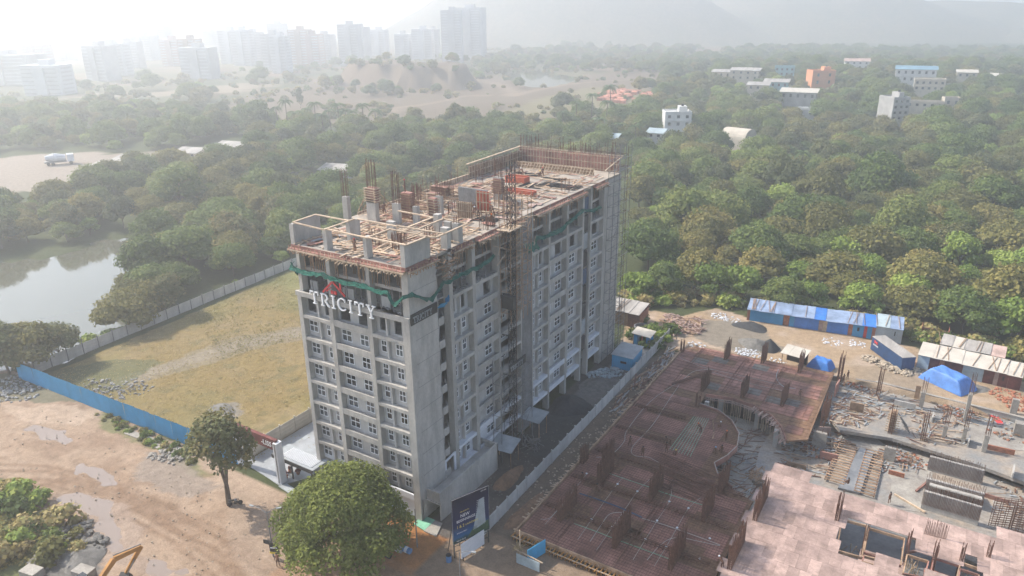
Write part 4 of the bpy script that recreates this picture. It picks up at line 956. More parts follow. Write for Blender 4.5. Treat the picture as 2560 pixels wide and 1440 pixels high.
# ---------------------------------------------------------------- pink formwork deck
pk=thing('formwork_deck','large dusty pink plywood deck in the lower right corner','formwork deck')
pink=poly_px([(1930,1164),(2060,1205),(2190,1243),(2330,1290),(2470,1330),(2560,1340),(2900,1460),(2700,1800),(1500,1800),(1700,1600),(1790,1440)],EZ+.3)
holes=[poly_px(h_,EZ+.3) for h_ in (
 [(2105,1296),(2168,1313),(2155,1392),(2092,1374)],[(2172,1318),(2262,1345),(2252,1412),(2160,1378)],[(2273,1338),(2305,1347),(2300,1372),(2272,1378)],
 [(2268,1385),(2322,1402),(2310,1442),(2258,1432)],[(2335,1392),(2400,1412),(2390,1450),(2325,1440)],[(2413,1378),(2452,1390),(2448,1420),(2408,1406)],[(2160,1388),(2192,1396),(2190,1412),(2156,1402)],[(2400,1420),(2448,1436),(2440,1470),(2395,1460)])]
sp=MB().box(-.603,.603,-1.212,1.212,0,.06).mesh('plywood_sheet','ply_pink'); lo=pink.min(0); hi=pink.max(0); y=max(lo[1],-14); n=0
while y<hi[1]:
    x=lo[0]+((int(y/2.44)%2)*.6)
    while x<min(hi[0],70):
        c_=np.array([x]),np.array([y]); u,v,w=px(x,y,1)
        if inside(*c_,pink)[0] and not any(inside(*c_,h_)[0] for h_ in holes) and v<1500 and u<2620:
            n+=1; O('plywood_sheet',sp,pk,(x,y,EZ+.25+R_(0,.012)),rz=R_(-.004,.004))
        x+=1.22
    y+=2.44
pass
for h_ in holes:
    for a,b in zip(h_,np.roll(h_,-1,0)): MB().bar((*a,EZ+.12),(*b,EZ+.12),.14,.34).build('joist','timber' if random.random()<.5 else 'ply_red',pk)
MB().prism([tuple(p) for p in poly_px([(2100,1290),(2480,1395),(2460,1500),(2080,1400)],-3)],-3.3,-2.95).build('basement_slab','slab_wet',pk)
c0=np.mean(holes[1],0); MB().obox((c0[0],c0[1]-.5,-1.0),4.6,2.6,.08).build('lower_board','ply_pink',pk); c0=np.mean(holes[4],0); MB().obox((c0[0],c0[1]+.6,-.8),3.6,2.2,.08).build('lower_board','orange_form',pk)
m_=MB()
for h_ in holes:
    for k in range(12): f=[R_(0,1) for _ in range(2)]; p=h_[0]*(1-f[0])+h_[2]*f[0]+ (h_[1]-h_[0])*R_(-.3,.3); m_.bar((p[0],p[1],-3),(p[0]+R_(-1,1),p[1]+R_(-.5,.5),R_(-2.4,-.6)),.08)
m_.build('loose_timber','timber_pale',label='props and boards down in the openings of the pink deck',cat='timber litter',kind='stuff')
for (a,b),h,w,lb in (((15,900),2.2,.8,'rusty column cage at the left end of the deck openings'),((225,1230),4.2,.7,'tall rusty column cage at the corner of the second opening'),((640,1330),4.6,.7,'tall rusty cage between the middle openings of the pink deck'),((900,1440),4.6,.7,'tall orange rusty cage at the bottom of the deck openings'),((1170,1440),4.4,.6,'rusty cage right of the middle openings'),((1440,1400),4.2,.6,'rusty cage at the right end of the deck openings')):
    q=SQ(a,b,EZ-2); cage(q,.3,w,h,lb,grp='cages round the openings of the pink deck')
m_=MB()
for k in range(28): a=SQ(840+k*8,1020+k*2,EZ+.3); m_.bar(a,a+np.array([R_(-.1,.1),R_(-.05,.05),R_(1.8,2.4)]),.035)
m_.build('starter_bars','rust',label='row of thin bars standing upright on the pink deck above its openings',cat='rebar')
# ---------------------------------------------------------------- concrete levels on the right
def slab(name,pts,z,th,matn,label=None,cat=None,par=None,kind=None): return MB().prism([tuple(q) for q in poly_px(pts,z)][::-1],z-th,z).build(name,matn,par,label=label,cat=cat,kind=kind)
cs=thing('concrete_basement','grey half built concrete basement between the red deck and the yard','basement')
slab('lower_slab',[(1900,1120),(1985,1000),(2080,1010),(2210,1110),(2320,1130),(2620,1240),(2800,1420),(2600,1480),(2200,1300),(1880,1200)],-2.4,.6,'slab_grey',par=cs)
slab('upper_slab',[(2075,925),(2170,930),(2210,975),(2560,1075),(2900,1180),(2900,1330),(2440,1160),(2230,1095),(2100,1075),(2040,1010)],-.9,.5,'slab_grey',par=cs)

slab('sunlit_patch',[(2175,1110),(2250,1130),(2330,1150),(2330,1240),(2300,1280),(2220,1270),(2230,1200)],-2.36,.05,'slab_pale',par=cs)  # pale sand patches, sunlight put into their colour
slab('sunlit_patch',[(2420,1050),(2500,1040),(2560,1070),(2600,1130),(2480,1120),(2380,1095)],-.86,.05,'slab_pale',par=cs)
slab('sunlit_patch',[(2480,1250),(2560,1270),(2620,1330),(2500,1300)],-2.34,.05,'slab_pale',par=cs)
# retaining wall towards the yard
t=thing('retaining_wall','long low retaining wall between yard and basement','wall'); A=P(2190,953,.1);B=P(2700,1078,.1)
MB().bar((A[0],A[1],-1.9),(B[0],B[1],-1.9),.35,3.8).build('wall_body','concrete',t); MB().bar((A[0],A[1],.06),(B[0],B[1],.06),.5,.12).build('coping','slab_pale',t)
MB().bar((34.5,66.4,-1.9),(A[0],A[1],-1.9),.35,3.8).build('wall_body','concrete_dark',t)
def pcol(q,w,d,h,label,bh=2.2,matn='slab_pale',cagew=None,tilt=0):
    t=thing('concrete_column',label,'column',tuple(q)); MB().box(-w/2,w/2,-d/2,d/2,-.2,h).build('shaft',matn,t)
    if bh: bars(0,0,h,bh,w*1.0,d*.8,9,parent=t)
    return t
for q,w,d,h,lb,bh in ((NQ(540,640,-.9),.6,1.0,3.0,'pale column with starter bars left of the big blue tarpaulin',2.6),(NQ(1130,800,-.9),.5,1.2,4.6,'tall pale column with rusty bars right of the big blue tarpaulin',3.6),(NQ(1770,720,-.2),.9,.6,2.6,'plain grey column at the right end of the retaining wall',0),(NQ(1850,1010,-.9),1.6,1.2,2.2,'thick grey column at the right picture edge',0),
  (NQ(820,1150,-2.4),.5,.8,3.6,'white column before the dark void, third from the left',3.2),(NQ(1075,1200,-2.4),.5,.8,3.8,'white column before the dark void, fourth from the left',3.4),(NQ(1350,1330,-2.4),.6,.9,4.2,'tall white column at the right end of the dark void',3.2),(MQ(700,1240,-2.4),1.9,.6,2.6,'broad grey concrete pier left of the stair forms',.5),(MQ(1540,1400,-2.4),1.5,.6,2.2,'grey concrete pier between the stair forms and the stepped walls',.6)):
    pcol(q,w,d,h,lb,bh)
for q,lb in ((NQ(540,1180,-2.4),'rusty column cage with yellow base before the dark void'),(NQ(110,1080,-2.4),'collared timber column form before the dark void')):
    cage(q,.5,.9,6.0,lb,grp='cages before the dark void')
colform_site=thing('column_form','timber column form with many collars standing in the basement','formwork'); q=NQ(130,1050,-2.4); m_=MB(); m_.box(q[0]-.4,q[0]+.4,q[1]-.6,q[1]+.6,-2.4,2.4); m_.build('form_board','timber',colform_site); m_=MB(); z=-2
while z<2.3: m_.bar((q[0]-.9,q[1]-.65,z),(q[0]+.9,q[1]-.65,z),.1); m_.bar((q[0]-.5,q[1]-1,z+.1),(q[0]-.5,q[1]+1,z+.1),.1); z+=.4
m_.build('form_collar','timber_pale',colform_site)
for i in range(4):
    a=NQ(240+i*25,700+i*60,1.0-i*.2); b=NQ(430+i*8,980+i*20,-1.8); MB().bar(a,b,.12).build('raking_prop','steel_grey',colform_site)
# black wall painting the dark void's shade under the upper slab edge, with props
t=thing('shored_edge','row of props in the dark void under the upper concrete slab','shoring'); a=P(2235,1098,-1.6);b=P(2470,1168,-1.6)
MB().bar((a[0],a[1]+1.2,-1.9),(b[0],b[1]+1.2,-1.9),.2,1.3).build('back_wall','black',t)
m_=MB()
for k in range(24): f=k/23; x=a[0]*(1-f)+b[0]*f; y=a[1]*(1-f)+b[1]*f; m_.bar((x,y+R_(0,.6),-2.4),(x+R_(-.3,.3),y+R_(0,.6),-1.1),.09)
m_.build('prop','sheet_grey',t)
# stepped walls with rows of upright bars
t=thing('stepped_wall','three grey stepped concrete walls bristling with upright bars','concrete wall')
for i,(u0,v0,u1,v1,zt,zb) in enumerate(((2325,1140,2462,1176,-.2,-2.3),(2318,1195,2462,1234,-.6,-2.4),(2311,1226,2455,1268,.3,-2.4))):
    p=P(u0,v0,zt);q=P(u1,v1,zt); MB().bar((p[0],p[1],(zt+zb)/2-.6),(q[0],q[1],(zt+zb)/2-.6),.5,zt-zb+1.2).build('wall_body','concrete',t)
    m_=MB()
    for k in range(44): f=k/43; x=p[0]*(1-f)+q[0]*f; y=p[1]*(1-f)+q[1]*f; m_.bar((x,y-.3,zt-1.9),(x+R_(-.05,.05),y-.3+R_(-.1,.1),zt+R_(.7,1.3)),.045)
    m_.build('upright_bars','rust',t,kind='stuff')
MB().obox(np.append(np.mean(poly_px([(2330,1205),(2450,1235)],-1),0),-1.2),6,3.2,.2,rx=-.3).build('sloping_slab','concrete',t)
# open bar frames (right) and ladder-like stair forms
def frame(name,label,cat,a,b,h,n,matn='rust'):
    t=thing(name,label,cat); a=np.array(a);b=np.array(b); m_=MB()
    for k in range(n): f=k/(n-1); p=a*(1-f)+b*f; m_.bar(p,p+np.array([0,0,h]),.06); m_.bar(p+np.array([.3,.5,0]),p+np.array([.3,.5,h]),.06)
    m_.build('upright',matn,t); m_=MB(); z=.2
    while z<h: m_.bar(a+np.array([0,0,z]),b+np.array([0,0,z]),.045); m_.bar(a+np.array([.3,.5,z]),b+np.array([.3,.5,z]),.045); z+=.33
    m_.build('crossbar',matn,t); return t
frame('bar_frame','open yellowish bar frame right of the stepped walls','rebar frame',P(2470,1315,-2.3),P(2555,1325,-2.3),4.2,6); frame('bar_frame','second open bar frame at the right picture edge','rebar frame',P(2520,1330,-2.3),P(2590,1350,-2.3),4.0,5)
for (p0,p1,w,lb) in (((2120,1115),(2085,1205),2.6,'ladder-like stair form left of the grey ramp'),((2188,1130),(2160,1235),2.6,'ladder-like stair form right of the grey ramp')):
    t=thing('stair_form',lb,'formwork'); a=P(*p0,-2.1);b=P(*p1,-2.1)
    for s in(-1,1): MB().bar((a[0]+s*w/2*.9,a[1],-2.1),(b[0]+s*w/2*.9,b[1],-2.1),.12,.2).build('stringer','rust',t)
    rung=MB().box(-w/2,w/2,-.1,.1,0,.1).mesh('rung','timber')
    for k in range(16): f=k/15; O('rung',rung,t,(a[0]*(1-f)+b[0]*f,a[1]*(1-f)+b[1]*f,-2.05+R_(0,.04)),rz=R_(-.03,.03))
slab('ramp',[(2150,1118),(2185,1128),(2150,1232),(2095,1218)],-2.0,.3,'slab_wet','smooth grey concrete ramp between two stair forms','ramp')
# litter on the concrete levels
m_=MB()
zones=[((2100,930),(2180,1000),-.85,110),((2060,1000),(2180,1060),-.85,190),((1960,1080),(2110,1130),-2.3,190),((1950,1130),(2080,1190),-2.3,80),((2180,1120),(2300,1180),-2.3,70),((2380,1010),(2560,1060),-.85,130),((2480,1180),(2600,1300),-2.3,60),((2280,1020),(2420,1110),-.8,130),((2180,960),(2300,1040),-.85,120)]
for (u0,v0),(u1,v1),z,n in zones:
    for k in range(n):
        q=P(R_(u0,u1),R_(v0,v1),z+R_(0,.2)); th=random.choice([0,.1,1.5])+R_(-.5,.5); l=R_(.2,1.2); m_.mi=random.choice([0,0,1,2,3,3]); m_.bar((q[0]-l*math.cos(th),q[1]-l*math.sin(th),q[2]),(q[0]+l*math.cos(th),q[1]+l*math.sin(th),q[2]+R_(-.05,.1)),R_(.05,.2),.06)
m_.build('loose_timber',['rust','timber','timber_pale','sheet_grey'],label='planks, bars and offcuts littering the concrete basement levels',cat='timber litter',kind='stuff')
for a,b,w,matn,lb in ((R4(1445,500,-.8),R4(1490,560,-.8),.9,'red','red formwork channel lying on the upper concrete slab'),(NQ(850,550,-.8),NQ(1110,620,-.8),.5,'ply_pink','pinkish plank lying along the retaining wall'),(SQ(545,620,-2.2),SQ(850,800,-2.2),.2,'timber_pale','long pale timber leaning by the stepped walls'),(SQ(760,590,-2.2),SQ(870,500,-2.2),.25,'ply_red','short red plank lying left of the stepped walls'),(MQ(800,1140,-2.2),MQ(1150,1210,-2.2),.3,'timber','long brown timber stack edge near the stair forms')):
    MB().bar(a,b,w,.2).build('plank',matn,label=lb,cat='plank')
# upright shutters, low block walls and earth on the basement levels
for i,(u,v,z,l,h,a,mt) in enumerate(((2090,985,-.9,2.4,2.2,1.5,'ply_red'),(2140,1030,-.9,2.0,1.6,.1,'timber'),(2260,1020,-.9,3.0,1.1,0,'concrete'),(2330,1050,-.9,2.0,1.0,1.57,'concrete'),(2010,1100,-2.4,2.2,1.8,1.5,'ply_red'),(1990,1170,-2.4,2.6,.8,.1,'timber'),(2070,1150,-2.4,2.4,1.2,.1,'ply_red'),(2240,1190,-2.4,2.0,.7,0,'brick'),(2500,1130,-.9,3.4,.8,.05,'brick'),(2420,1110,-.9,2.2,1.0,1.5,'concrete'),(2470,1245,-2.4,4.5,.6,-.1,'ply_red'),(2290,1000,-.9,.7,2.6,0,'timber'),(2060,1080,-.9,1.8,.9,.4,'ply_pink'),(2530,1190,-.9,2.6,1.2,1.5,'concrete'))):
    q=P(u,v,z); MB().obox((q[0],q[1],z+h/2),l,.18,h,rz=a).build('low_wall',mt,label=['upright red shutter beside the tall cage','short timber shutter on the upper slab','low concrete wall on the upper slab','cross wall stub on the upper slab','upright red shutter left of the broad pier','low timber kerb left of the stair forms','red shutter board before the broad pier','low brick wall left of the stepped walls','low brick wall at the right picture edge','concrete wall stub above the dark void','long red board right of the stepped walls','narrow timber shutter beside the collared form','pink board leaning near the red deck','concrete wall stub at the far right edge'][i],cat='low wall')
for i,(u,v,z,r) in enumerate(((2130,960,-.9,1.6),(2400,1030,-.9,2.0),(2540,1090,-.9,2.4),(2040,1130,-2.4,1.6),(2270,1150,-2.4,1.8))):
    q=P(u,v,z); m_=MB(); 
    for k in range(70): a=R_(0,6.28); rr=math.sqrt(random.random())*r; m_.mi=k%3; m_.ball((q[0]+rr*math.cos(a)*1.5,q[1]+rr*math.sin(a),z+.08+.35*(1-rr/r)),R_(.08,.3),.6,5,3,.3)
    m_.build('rubble',['mound_earth','rubble_grey','brick'],label='mixed rubble dumped on the basement levels',cat='rubble',kind='stuff')
# workers
for q,po,sh,lg,lb,rz,ht in ((R3(755,690),'walk','cloth_dark','cloth_dark','person in dark clothes walking on the red deck',1,'black'),(R3(828,750),'walk','cloth_blue','cloth_dark','person in a blue shirt walking over the hose on the red deck',.5,'black'),(R3(965,725),'stand','yellow','cloth_dark','person in a yellow vest at the rounded lobe of the deck',0,'black'),(R3(988,680),'bend','cloth_dark','cloth_dark','person in dark clothes bending near the green bars',2,'black'),
  (R3(1020,745),'sit','yellow','cloth_white','person in pale yellow crouching at the lobe rim',1,'yellow'),(R3(1165,610),'bend','orange_vest','cloth_dark','person in orange bending over the green bars',1,'orange_vest'),(R3(1280,580),'sit','cloth_white','cloth_dark','person in white crouching at the top of the lobe',2,'white_frame'),(R3(1312,655),'stand','orange_vest','cloth_dark','person in orange standing at the right rim of the lobe',1.2,'orange_vest'),
  (R3(1250,728),'sit','cloth_blue','cloth_blue','person in blue crouching at the lower rim of the lobe',3,'cloth_lblue'),(R3(1287,718),'sit','cloth_teal','cloth_dark','person in turquoise crouching at the lower rim of the lobe',3,'black'),(R4(322,412),'walk','cloth_lblue','cloth_dark','person in a light blue shirt walking on the upper deck',.2,'black'),(R4(575,320,0),'stand','cloth_dark','cloth_dark','person in dark clothes behind the tall cage',1,'black'),(R4(600,300,0.6),'stand','cloth_red','cloth_dark','person in a reddish shirt beside the tall cage',1,'black'),
  (DQ(790,400),'stand','cloth_red','cloth_dark','person in a red shirt near the left edge of the deck',1,'black'),(DQ(985,530),'bend','cloth_dark','cloth_dark','person in dark clothes crouching at the blue pipe',1,'black'),(SQ(490,710,-2.2),'stand','cloth_dark','cloth_teal','person in dark clothes beside the stair form',1,'black'),(SQ(80,530,EZ),'sit','skin','cloth_dark','bare chested person sitting at the edge of the pink deck',1,'black'),(R3(1290,1400),'bend','cloth_white','cloth_dark','person with a white cap at the lower edge of the deck',1,'white_frame')):
    person(q,po,sh,lg,lb,rz,ht)
# ---------------------------------------------------------------- trees
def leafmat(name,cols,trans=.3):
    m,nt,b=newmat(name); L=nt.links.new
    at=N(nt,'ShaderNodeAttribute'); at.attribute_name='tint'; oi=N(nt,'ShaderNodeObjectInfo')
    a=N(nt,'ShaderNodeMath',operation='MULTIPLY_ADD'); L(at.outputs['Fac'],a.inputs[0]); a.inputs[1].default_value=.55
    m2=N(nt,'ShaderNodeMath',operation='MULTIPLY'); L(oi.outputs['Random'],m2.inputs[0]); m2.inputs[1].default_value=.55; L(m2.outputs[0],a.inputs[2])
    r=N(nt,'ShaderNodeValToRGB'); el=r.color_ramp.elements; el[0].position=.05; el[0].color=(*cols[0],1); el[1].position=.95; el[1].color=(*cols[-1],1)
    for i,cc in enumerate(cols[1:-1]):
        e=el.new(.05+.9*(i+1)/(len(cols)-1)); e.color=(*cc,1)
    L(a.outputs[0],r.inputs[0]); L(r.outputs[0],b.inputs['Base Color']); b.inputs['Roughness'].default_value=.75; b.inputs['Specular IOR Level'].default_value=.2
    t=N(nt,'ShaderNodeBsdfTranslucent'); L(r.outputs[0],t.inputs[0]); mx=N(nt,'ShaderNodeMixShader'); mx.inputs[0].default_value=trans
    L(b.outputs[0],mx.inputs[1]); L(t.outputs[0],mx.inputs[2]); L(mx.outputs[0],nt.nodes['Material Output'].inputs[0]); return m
leafmat('leaf_green',[(0.065,0.102,0.029),(0.109,0.157,0.039),(0.168,0.212,0.053),(0.242,0.259,0.072)])
leafmat('leaf_olive',[(0.103,0.106,0.033),(0.160,0.157,0.047),(0.227,0.204,0.063),(0.322,0.259,0.082)])
leafmat('leaf_bright',[(0.103,0.163,0.030),(0.176,0.245,0.047),(0.250,0.327,0.063),(0.351,0.395,0.092)])
leafmat('leaf_dark',[(0.065,0.089,0.036),(0.109,0.128,0.051),(0.163,0.167,0.065),(0.263,0.217,0.088)],.3)
leafmat('leaf_rain',[(0.138,0.167,0.043),(0.225,0.258,0.066),(0.311,0.335,0.089),(0.450,0.436,0.139)],.45)
leafmat('leaf_dry',[(0.221,0.166,0.069),(0.331,0.262,0.110),(0.414,0.331,0.138),(0.276,0.304,0.110)],.3)
leafmat('leaf_palm',[(0.069,0.110,0.048),(0.124,0.179,0.069),(0.179,0.235,0.097)],.3)
def cards(name,cen,nor,size,tint,matn,extra=None,asp=.8):
    n=len(cen); rg=RNG
    nor=nor/np.linalg.norm(nor,axis=1,keepdims=True); t=np.cross(nor,rg.normal(size=(n,3))); t/=np.linalg.norm(t,axis=1,keepdims=True)+1e-9; b_=np.cross(nor,t)
    s=size[:,None]; V=np.stack([cen+t*s,cen+b_*s*asp,cen-t*s,cen-b_*s*asp],1).reshape(-1,3)
    me=bpy.data.meshes.new(name); ev,ef=extra if extra else ([],[])
    vs=np.concatenate([V,np.array(ev).reshape(-1,3)]) if len(ev) else V
    loops=np.concatenate([np.arange(4*n),(np.array(ef)+4*n).ravel()]) if len(ev) else np.arange(4*n)
    nf=n+len(ef)
    me.vertices.add(len(vs)); me.vertices.foreach_set('co',vs.astype(np.float32).ravel()); me.loops.add(len(loops)); me.loops.foreach_set('vertex_index',loops.astype(np.int32))
    me.polygons.add(nf); me.polygons.foreach_set('loop_start',np.arange(0,4*nf,4,dtype=np.int32)); me.polygons.foreach_set('loop_total',np.full(nf,4,np.int32)); me.update(calc_edges=True)
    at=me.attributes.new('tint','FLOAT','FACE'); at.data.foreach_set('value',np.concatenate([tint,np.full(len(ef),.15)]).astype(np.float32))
    me.materials.append(MATS[matn]); return me
def core(lobes,sc=.72,n=8,k=5):
    V=[];F_=[]
    for (x,y,z,r,rz) in lobes:
        o=len(V)
        for j in range(k+1):
            t=math.pi*j/k
            for i in range(n):
                a=6.28318*i/n; f=sc*R_(.85,1.1); V.append((x+r*f*math.sin(t)*math.cos(a),y+r*f*math.sin(t)*math.sin(a),z-rz*f*math.cos(t)))
        for j in range(k):
            for i in range(n): F_.append((o+j*n+i,o+j*n+(i+1)%n,o+(j+1)*n+(i+1)%n,o+(j+1)*n+i))
    return V,F_
def crown(name,R,H,zb,nl,nleaf,leaf,matn,seed,lr=.42,flat_=.75,withcore=True):
    """leaf clumps on overlapping lobes: R crown radius, H crown height, zb height of the crown's underside"""
    rg=np.random.default_rng(seed); lobes=[]
    for i in range(nl):
        a=i*2.39996+rg.uniform(-.4,.4); t=math.sqrt((i+.5)/nl); rr=R*(1-lr*.75)*t*rg.uniform(.85,1.1)
        z=zb+H*(.30+.52*math.sqrt(max(0,1-t*t)))*rg.uniform(.82,1.12); r=R*lr*rg.uniform(.75,1.25)
        lobes.append((rr*math.cos(a),rr*math.sin(a),z if t<.72 else z-H*.22*rg.random(),r,r*flat_))
    lb=np.array(lobes); w=lb[:,3]**2; li=rg.choice(nl,nleaf,p=w/w.sum())
    d=rg.normal(size=(nleaf,3)); d[:,2]=np.abs(d[:,2])*1.0-.35*rg.random(nleaf); d/=np.linalg.norm(d,axis=1,keepdims=True)
    rad=rg.uniform(.72,1.12,nleaf)**1.0
    cen=lb[li,:3]+d*np.stack([lb[li,3],lb[li,3],lb[li,4]],1)*rad[:,None]
    cen+=rg.normal(size=cen.shape)*leaf*.6
    nor=d*.9+rg.normal(size=d.shape)*.55+np.array([0,0,.35])
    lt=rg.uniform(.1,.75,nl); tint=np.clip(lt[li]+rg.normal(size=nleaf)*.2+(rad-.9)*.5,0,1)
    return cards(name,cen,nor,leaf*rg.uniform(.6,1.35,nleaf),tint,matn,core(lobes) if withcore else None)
def trunkmesh(h,r,br,seed,spread=1.0):
    rr=random.Random(seed); m_=MB(); p=Vector((0,0,-.3)); q=Vector((rr.uniform(-.3,.3),rr.uniform(-.3,.3),h*.45)); m_.tube(p,q,r,r*.75,8)
    for i in range(br):
        a=6.28*i/br+rr.uniform(-.5,.5); e=q+Vector((math.cos(a)*spread*rr.uniform(.6,1),math.sin(a)*spread*rr.uniform(.6,1),h*rr.uniform(.35,.6)))
        mid=q.lerp(e,.5)+Vector((0,0,.3)); m_.tube(q,mid,r*.55,r*.38,6); m_.tube(mid,e,r*.38,r*.14,5)
        for k in range(2):
            f=mid+Vector((rr.uniform(-1,1),rr.uniform(-1,1),rr.uniform(.3,1)))*spread*.5; m_.tube(mid,f,r*.2,r*.07,4)
    return m_.mesh('trunk','bark')
KIND=[]
for i,(R,H,zb,nl,mt,lf,fl) in enumerate([(5.2,6.2,1.4,15,'leaf_green',.27,.75),(4.3,5.6,1.2,12,'leaf_olive',.25,.8),(6.2,6.8,1.6,19,'leaf_green',.29,.7),(3.6,4.4,.8,10,'leaf_bright',.24,.8),(4.8,7.0,1.4,14,'leaf_dark',.27,.85),(5.6,5.4,1.2,17,'leaf_olive',.27,.7)]):
    KIND.append((crown('crown',R,H,zb,nl,int(330*R*R**.5),lf,mt,100+i,flat_=fl),trunkmesh(zb+H*.5,.22,4,200+i,R*.5),R))
WOODR=poly_px([(1600,400),(1575,560),(1585,745),(1650,770),(1800,775),(1870,755),(2270,832),(2340,835),(2600,880),(3000,960),(3000,110),(2300,105),(1900,125),(1660,160),(1640,240),(1660,275),(1480,300),(1330,330),(1100,345),(1240,405),(1380,430),(1500,430)])
WOODL=poly_px([(-400,330),(-100,285),(420,278),(560,300),(700,325),(1000,335),(1200,330),(1320,345),(1400,430),(1000,560),(735,655),(610,725),(470,785),(325,838),(345,700),(380,600),(345,570),(150,612),(0,632),(-160,660),(-500,720)])
WOODM=poly_px([(1280,130),(1600,125),(1750,120),(1690,180),(1560,195),(1470,182),(1300,175),(1200,190),(1180,160)])
ROADL=poly_px([(-160,395),(230,375),(360,395),(560,362),(640,372),(600,400),(430,432),(300,445),(200,500),(-200,540)])
CLEAR=[]   # (x,y,r) kept free of trees; filled by the builders of houses
# ---------------------------------------------------------------- walls and fences
def gz(x,y): return float(terrain_z(np.array(float(x)),np.array(float(y))))
def panel_wall(name,label,a,b,h,matn,step=2.6,post='concrete',gap=(),pillar=.0,tilt=.0):
    t=thing(name,label,'wall'); a=np.array(a[:2],float);b=np.array(b[:2],float); L_=np.hypot(*(b-a)); n=max(1,round(L_/step)); d=(b-a)/L_; st=L_/n; ang=math.atan2(d[1],d[0])
    nr=4; ph=h/nr
    plank=MB()
    for k in range(nr): plank.box(.0,st-.02,-.03,.03,k*ph,k*ph+ph-.03)
    pm=plank.mesh('panel',matn); po=MB().box(-.08,.08,-.1,.1,-.3,h+.18+pillar).mesh('post',post)
    for i in range(n+1):
        p=a+d*st*i; z=gz(*p); O('post',po,t,(p[0],p[1],z),rz=ang)
        if i<n and i not in gap: O('panel',pm,t,(p[0],p[1],z-.05),rz=ang+R_(-.006,.006),rot=(R_(-tilt,tilt),0,ang))
    return t
panel_wall('compound_wall','pale blue grey precast wall running beside the long facade',(8.0,.2),(6.9,66.9),2.0,'plaster',2.4,'plaster')
panel_wall('compound_wall','long grey precast wall between grass field and pond',(-83.5,-3.6),(-88.6,66),2.2,'plaster',3.1,'concrete_dark',tilt=.02)
panel_wall('compound_wall','cream plastered wall beside the paved entrance court',(-29.5,-1.8),(-29.5,30),2.4,'roof_cream',3.0,'roof_cream')
# blue corrugated fence
mat('fence_blue',(.06,.36,.62),.5,.5,.1,fine=.05,objvar=.06)
t=thing('sheet_fence','long bright blue corrugated sheet fence along the dirt road','fence'); a=np.array([-84.2,-5.9]);b=np.array([-29.6,-3.7]); L_=np.hypot(*(b-a)); n=44; d=(b-a)/L_; st=L_/n; ang=math.atan2(d[1],d[0])
m_=MB(); k=8
for i in range(k):
    x0=i*st/k; x1=(i+.5)*st/k; x2=(i+1)*st/k; m_.q([(x0,0,0),(x1,-.06,0),(x1,-.06,3.2),(x0,0,3.2)],((0,1,2,3),)); m_.q([(x1,-.06,0),(x2,0,0),(x2,0,3.2),(x1,-.06,3.2)],((0,1,2,3),))
sm=m_.mesh('sheet','fence_blue')
for i in range(n): p=a+d*st*i; O('sheet',sm,t,(p[0],p[1],R_(-.04,.04)),rot=(R_(-.02,.02),0,ang+R_(-.01,.01)))
m_=MB()
for z in(.5,1.7,2.9): m_.bar((*(a+np.array([0,.08])),z),(*(b+np.array([0,.08])),z),.06)
for i in range(0,n,2): p=a+d*st*i; m_.bar((p[0],p[1]+.1,0),(p[0],p[1]+.1,3.2),.08)
m_.build('rail','steel_dark',t)
# entrance: gate beam with lettering, white post, paved court, canopy, planters
def strip(name,pts,z,matn,label=None): return MB().prism([tuple(q) for q in pts][::-1],z-.12,z).build(name,matn,kind='structure')
strip('paved_court',[(-29.2,-2.9),(-21.0,-4.0),(-19.0,-1.0),(-18.0,12),(-29.2,12)],.10,'marble')
strip('entrance_slab',[(-20.9,-4.2),(-12,-5.4),(-12,-4.5),(-20.5,-3.2)],.12,'tile_grey')
t=thing('entrance_gate','tall white gate post carrying a brown lettered beam','gate',(-21.1,-3.3,0)); 
MB().box(-.35,.35,-.5,.5,0,6.3).build('post','white_paint',t); MB().box(-.1,.1,-.53,-.5,.2,6.2).build('post_groove','steel_grey',t)
MB().box(-8.6,-7.9,-.4,.4,0,6.0).build('post','white_paint',t)
MB().box(-8.8,-.1,-.25,.25,5.0,6.6).build('beam','maroon',t)
mw=Matrix.Translation((-2.8,-.29,5.45))@Matrix.Rotation(math.pi/2,4,'X'); text_thing('-LISS',1.0,'lettering',None,'white_frame',.03,mw,t)
for (x,y) in ((-27.5,5.5),(-27,0),(-25.5,-1.5),(-26.3,8),(-24.2,3.2)): 
    m_=MB(); m_.box(x,x+1.2,y,y+1.2,.101,.108); m_.build('floor_tile','tile_grey',label='grey square inlaid in the pale entrance court',kind='structure')
t=thing('canopy','low ribbed blue grey canopy in front of the entrance wall','canopy',(-20.4,.2,0)); ang=-.02
MB().box(-3.5,4.2,-2.4,.6,2.7,2.95).build('roof_plate','sheet_grey',t)
rb=MB().box(-.05,.05,-2.0,.2,0,.08).mesh('rib','white_frame'); 
for k in range(22): O('rib',rb,t,(-2+k*.26,0,2.95))
MB().box(-3.55,4.2,-2.5,-2.4,2.45,2.98).build('fascia','steel_dark',t)
for x in(-3.2,0,3.8): MB().box(x-.08,x+.08,-2.3,-2.15,.1,2.7).build('post','steel_dark',t)
MB().box(-19.8,-17.9,1.5,1.75,0,1.8).box(-19.8,-19.55,1.75,5,0,1.8).build('planter_wall','white_paint',label='low white planter wall at the left foot of the block',cat='wall')
for i,(x,y) in enumerate(((-21.9,-1.2),(-21.4,-2.4),(-23.2,.1),(-24,.9),(-19.6,1.1),(-22.6,-1.9),(-20.7,-.9))):
    t=thing('potted_plant','red flowering pot plant by the entrance canopy','plant',(x,y,.1),group='red pot plants at the entrance court'); MB().tube((0,0,0),(0,0,.45),.2,.3,8).build('pot','brick',t); m_=MB()
    for k in range(10): m_.ball((R_(-.3,.3),R_(-.3,.3),R_(.5,.95)),.17,1,5,3,.3)
    m_.build('foliage',random.choice(['maroon','maroon','leaf_dark']) if 'leaf_dark' in MATS else 'maroon',t)
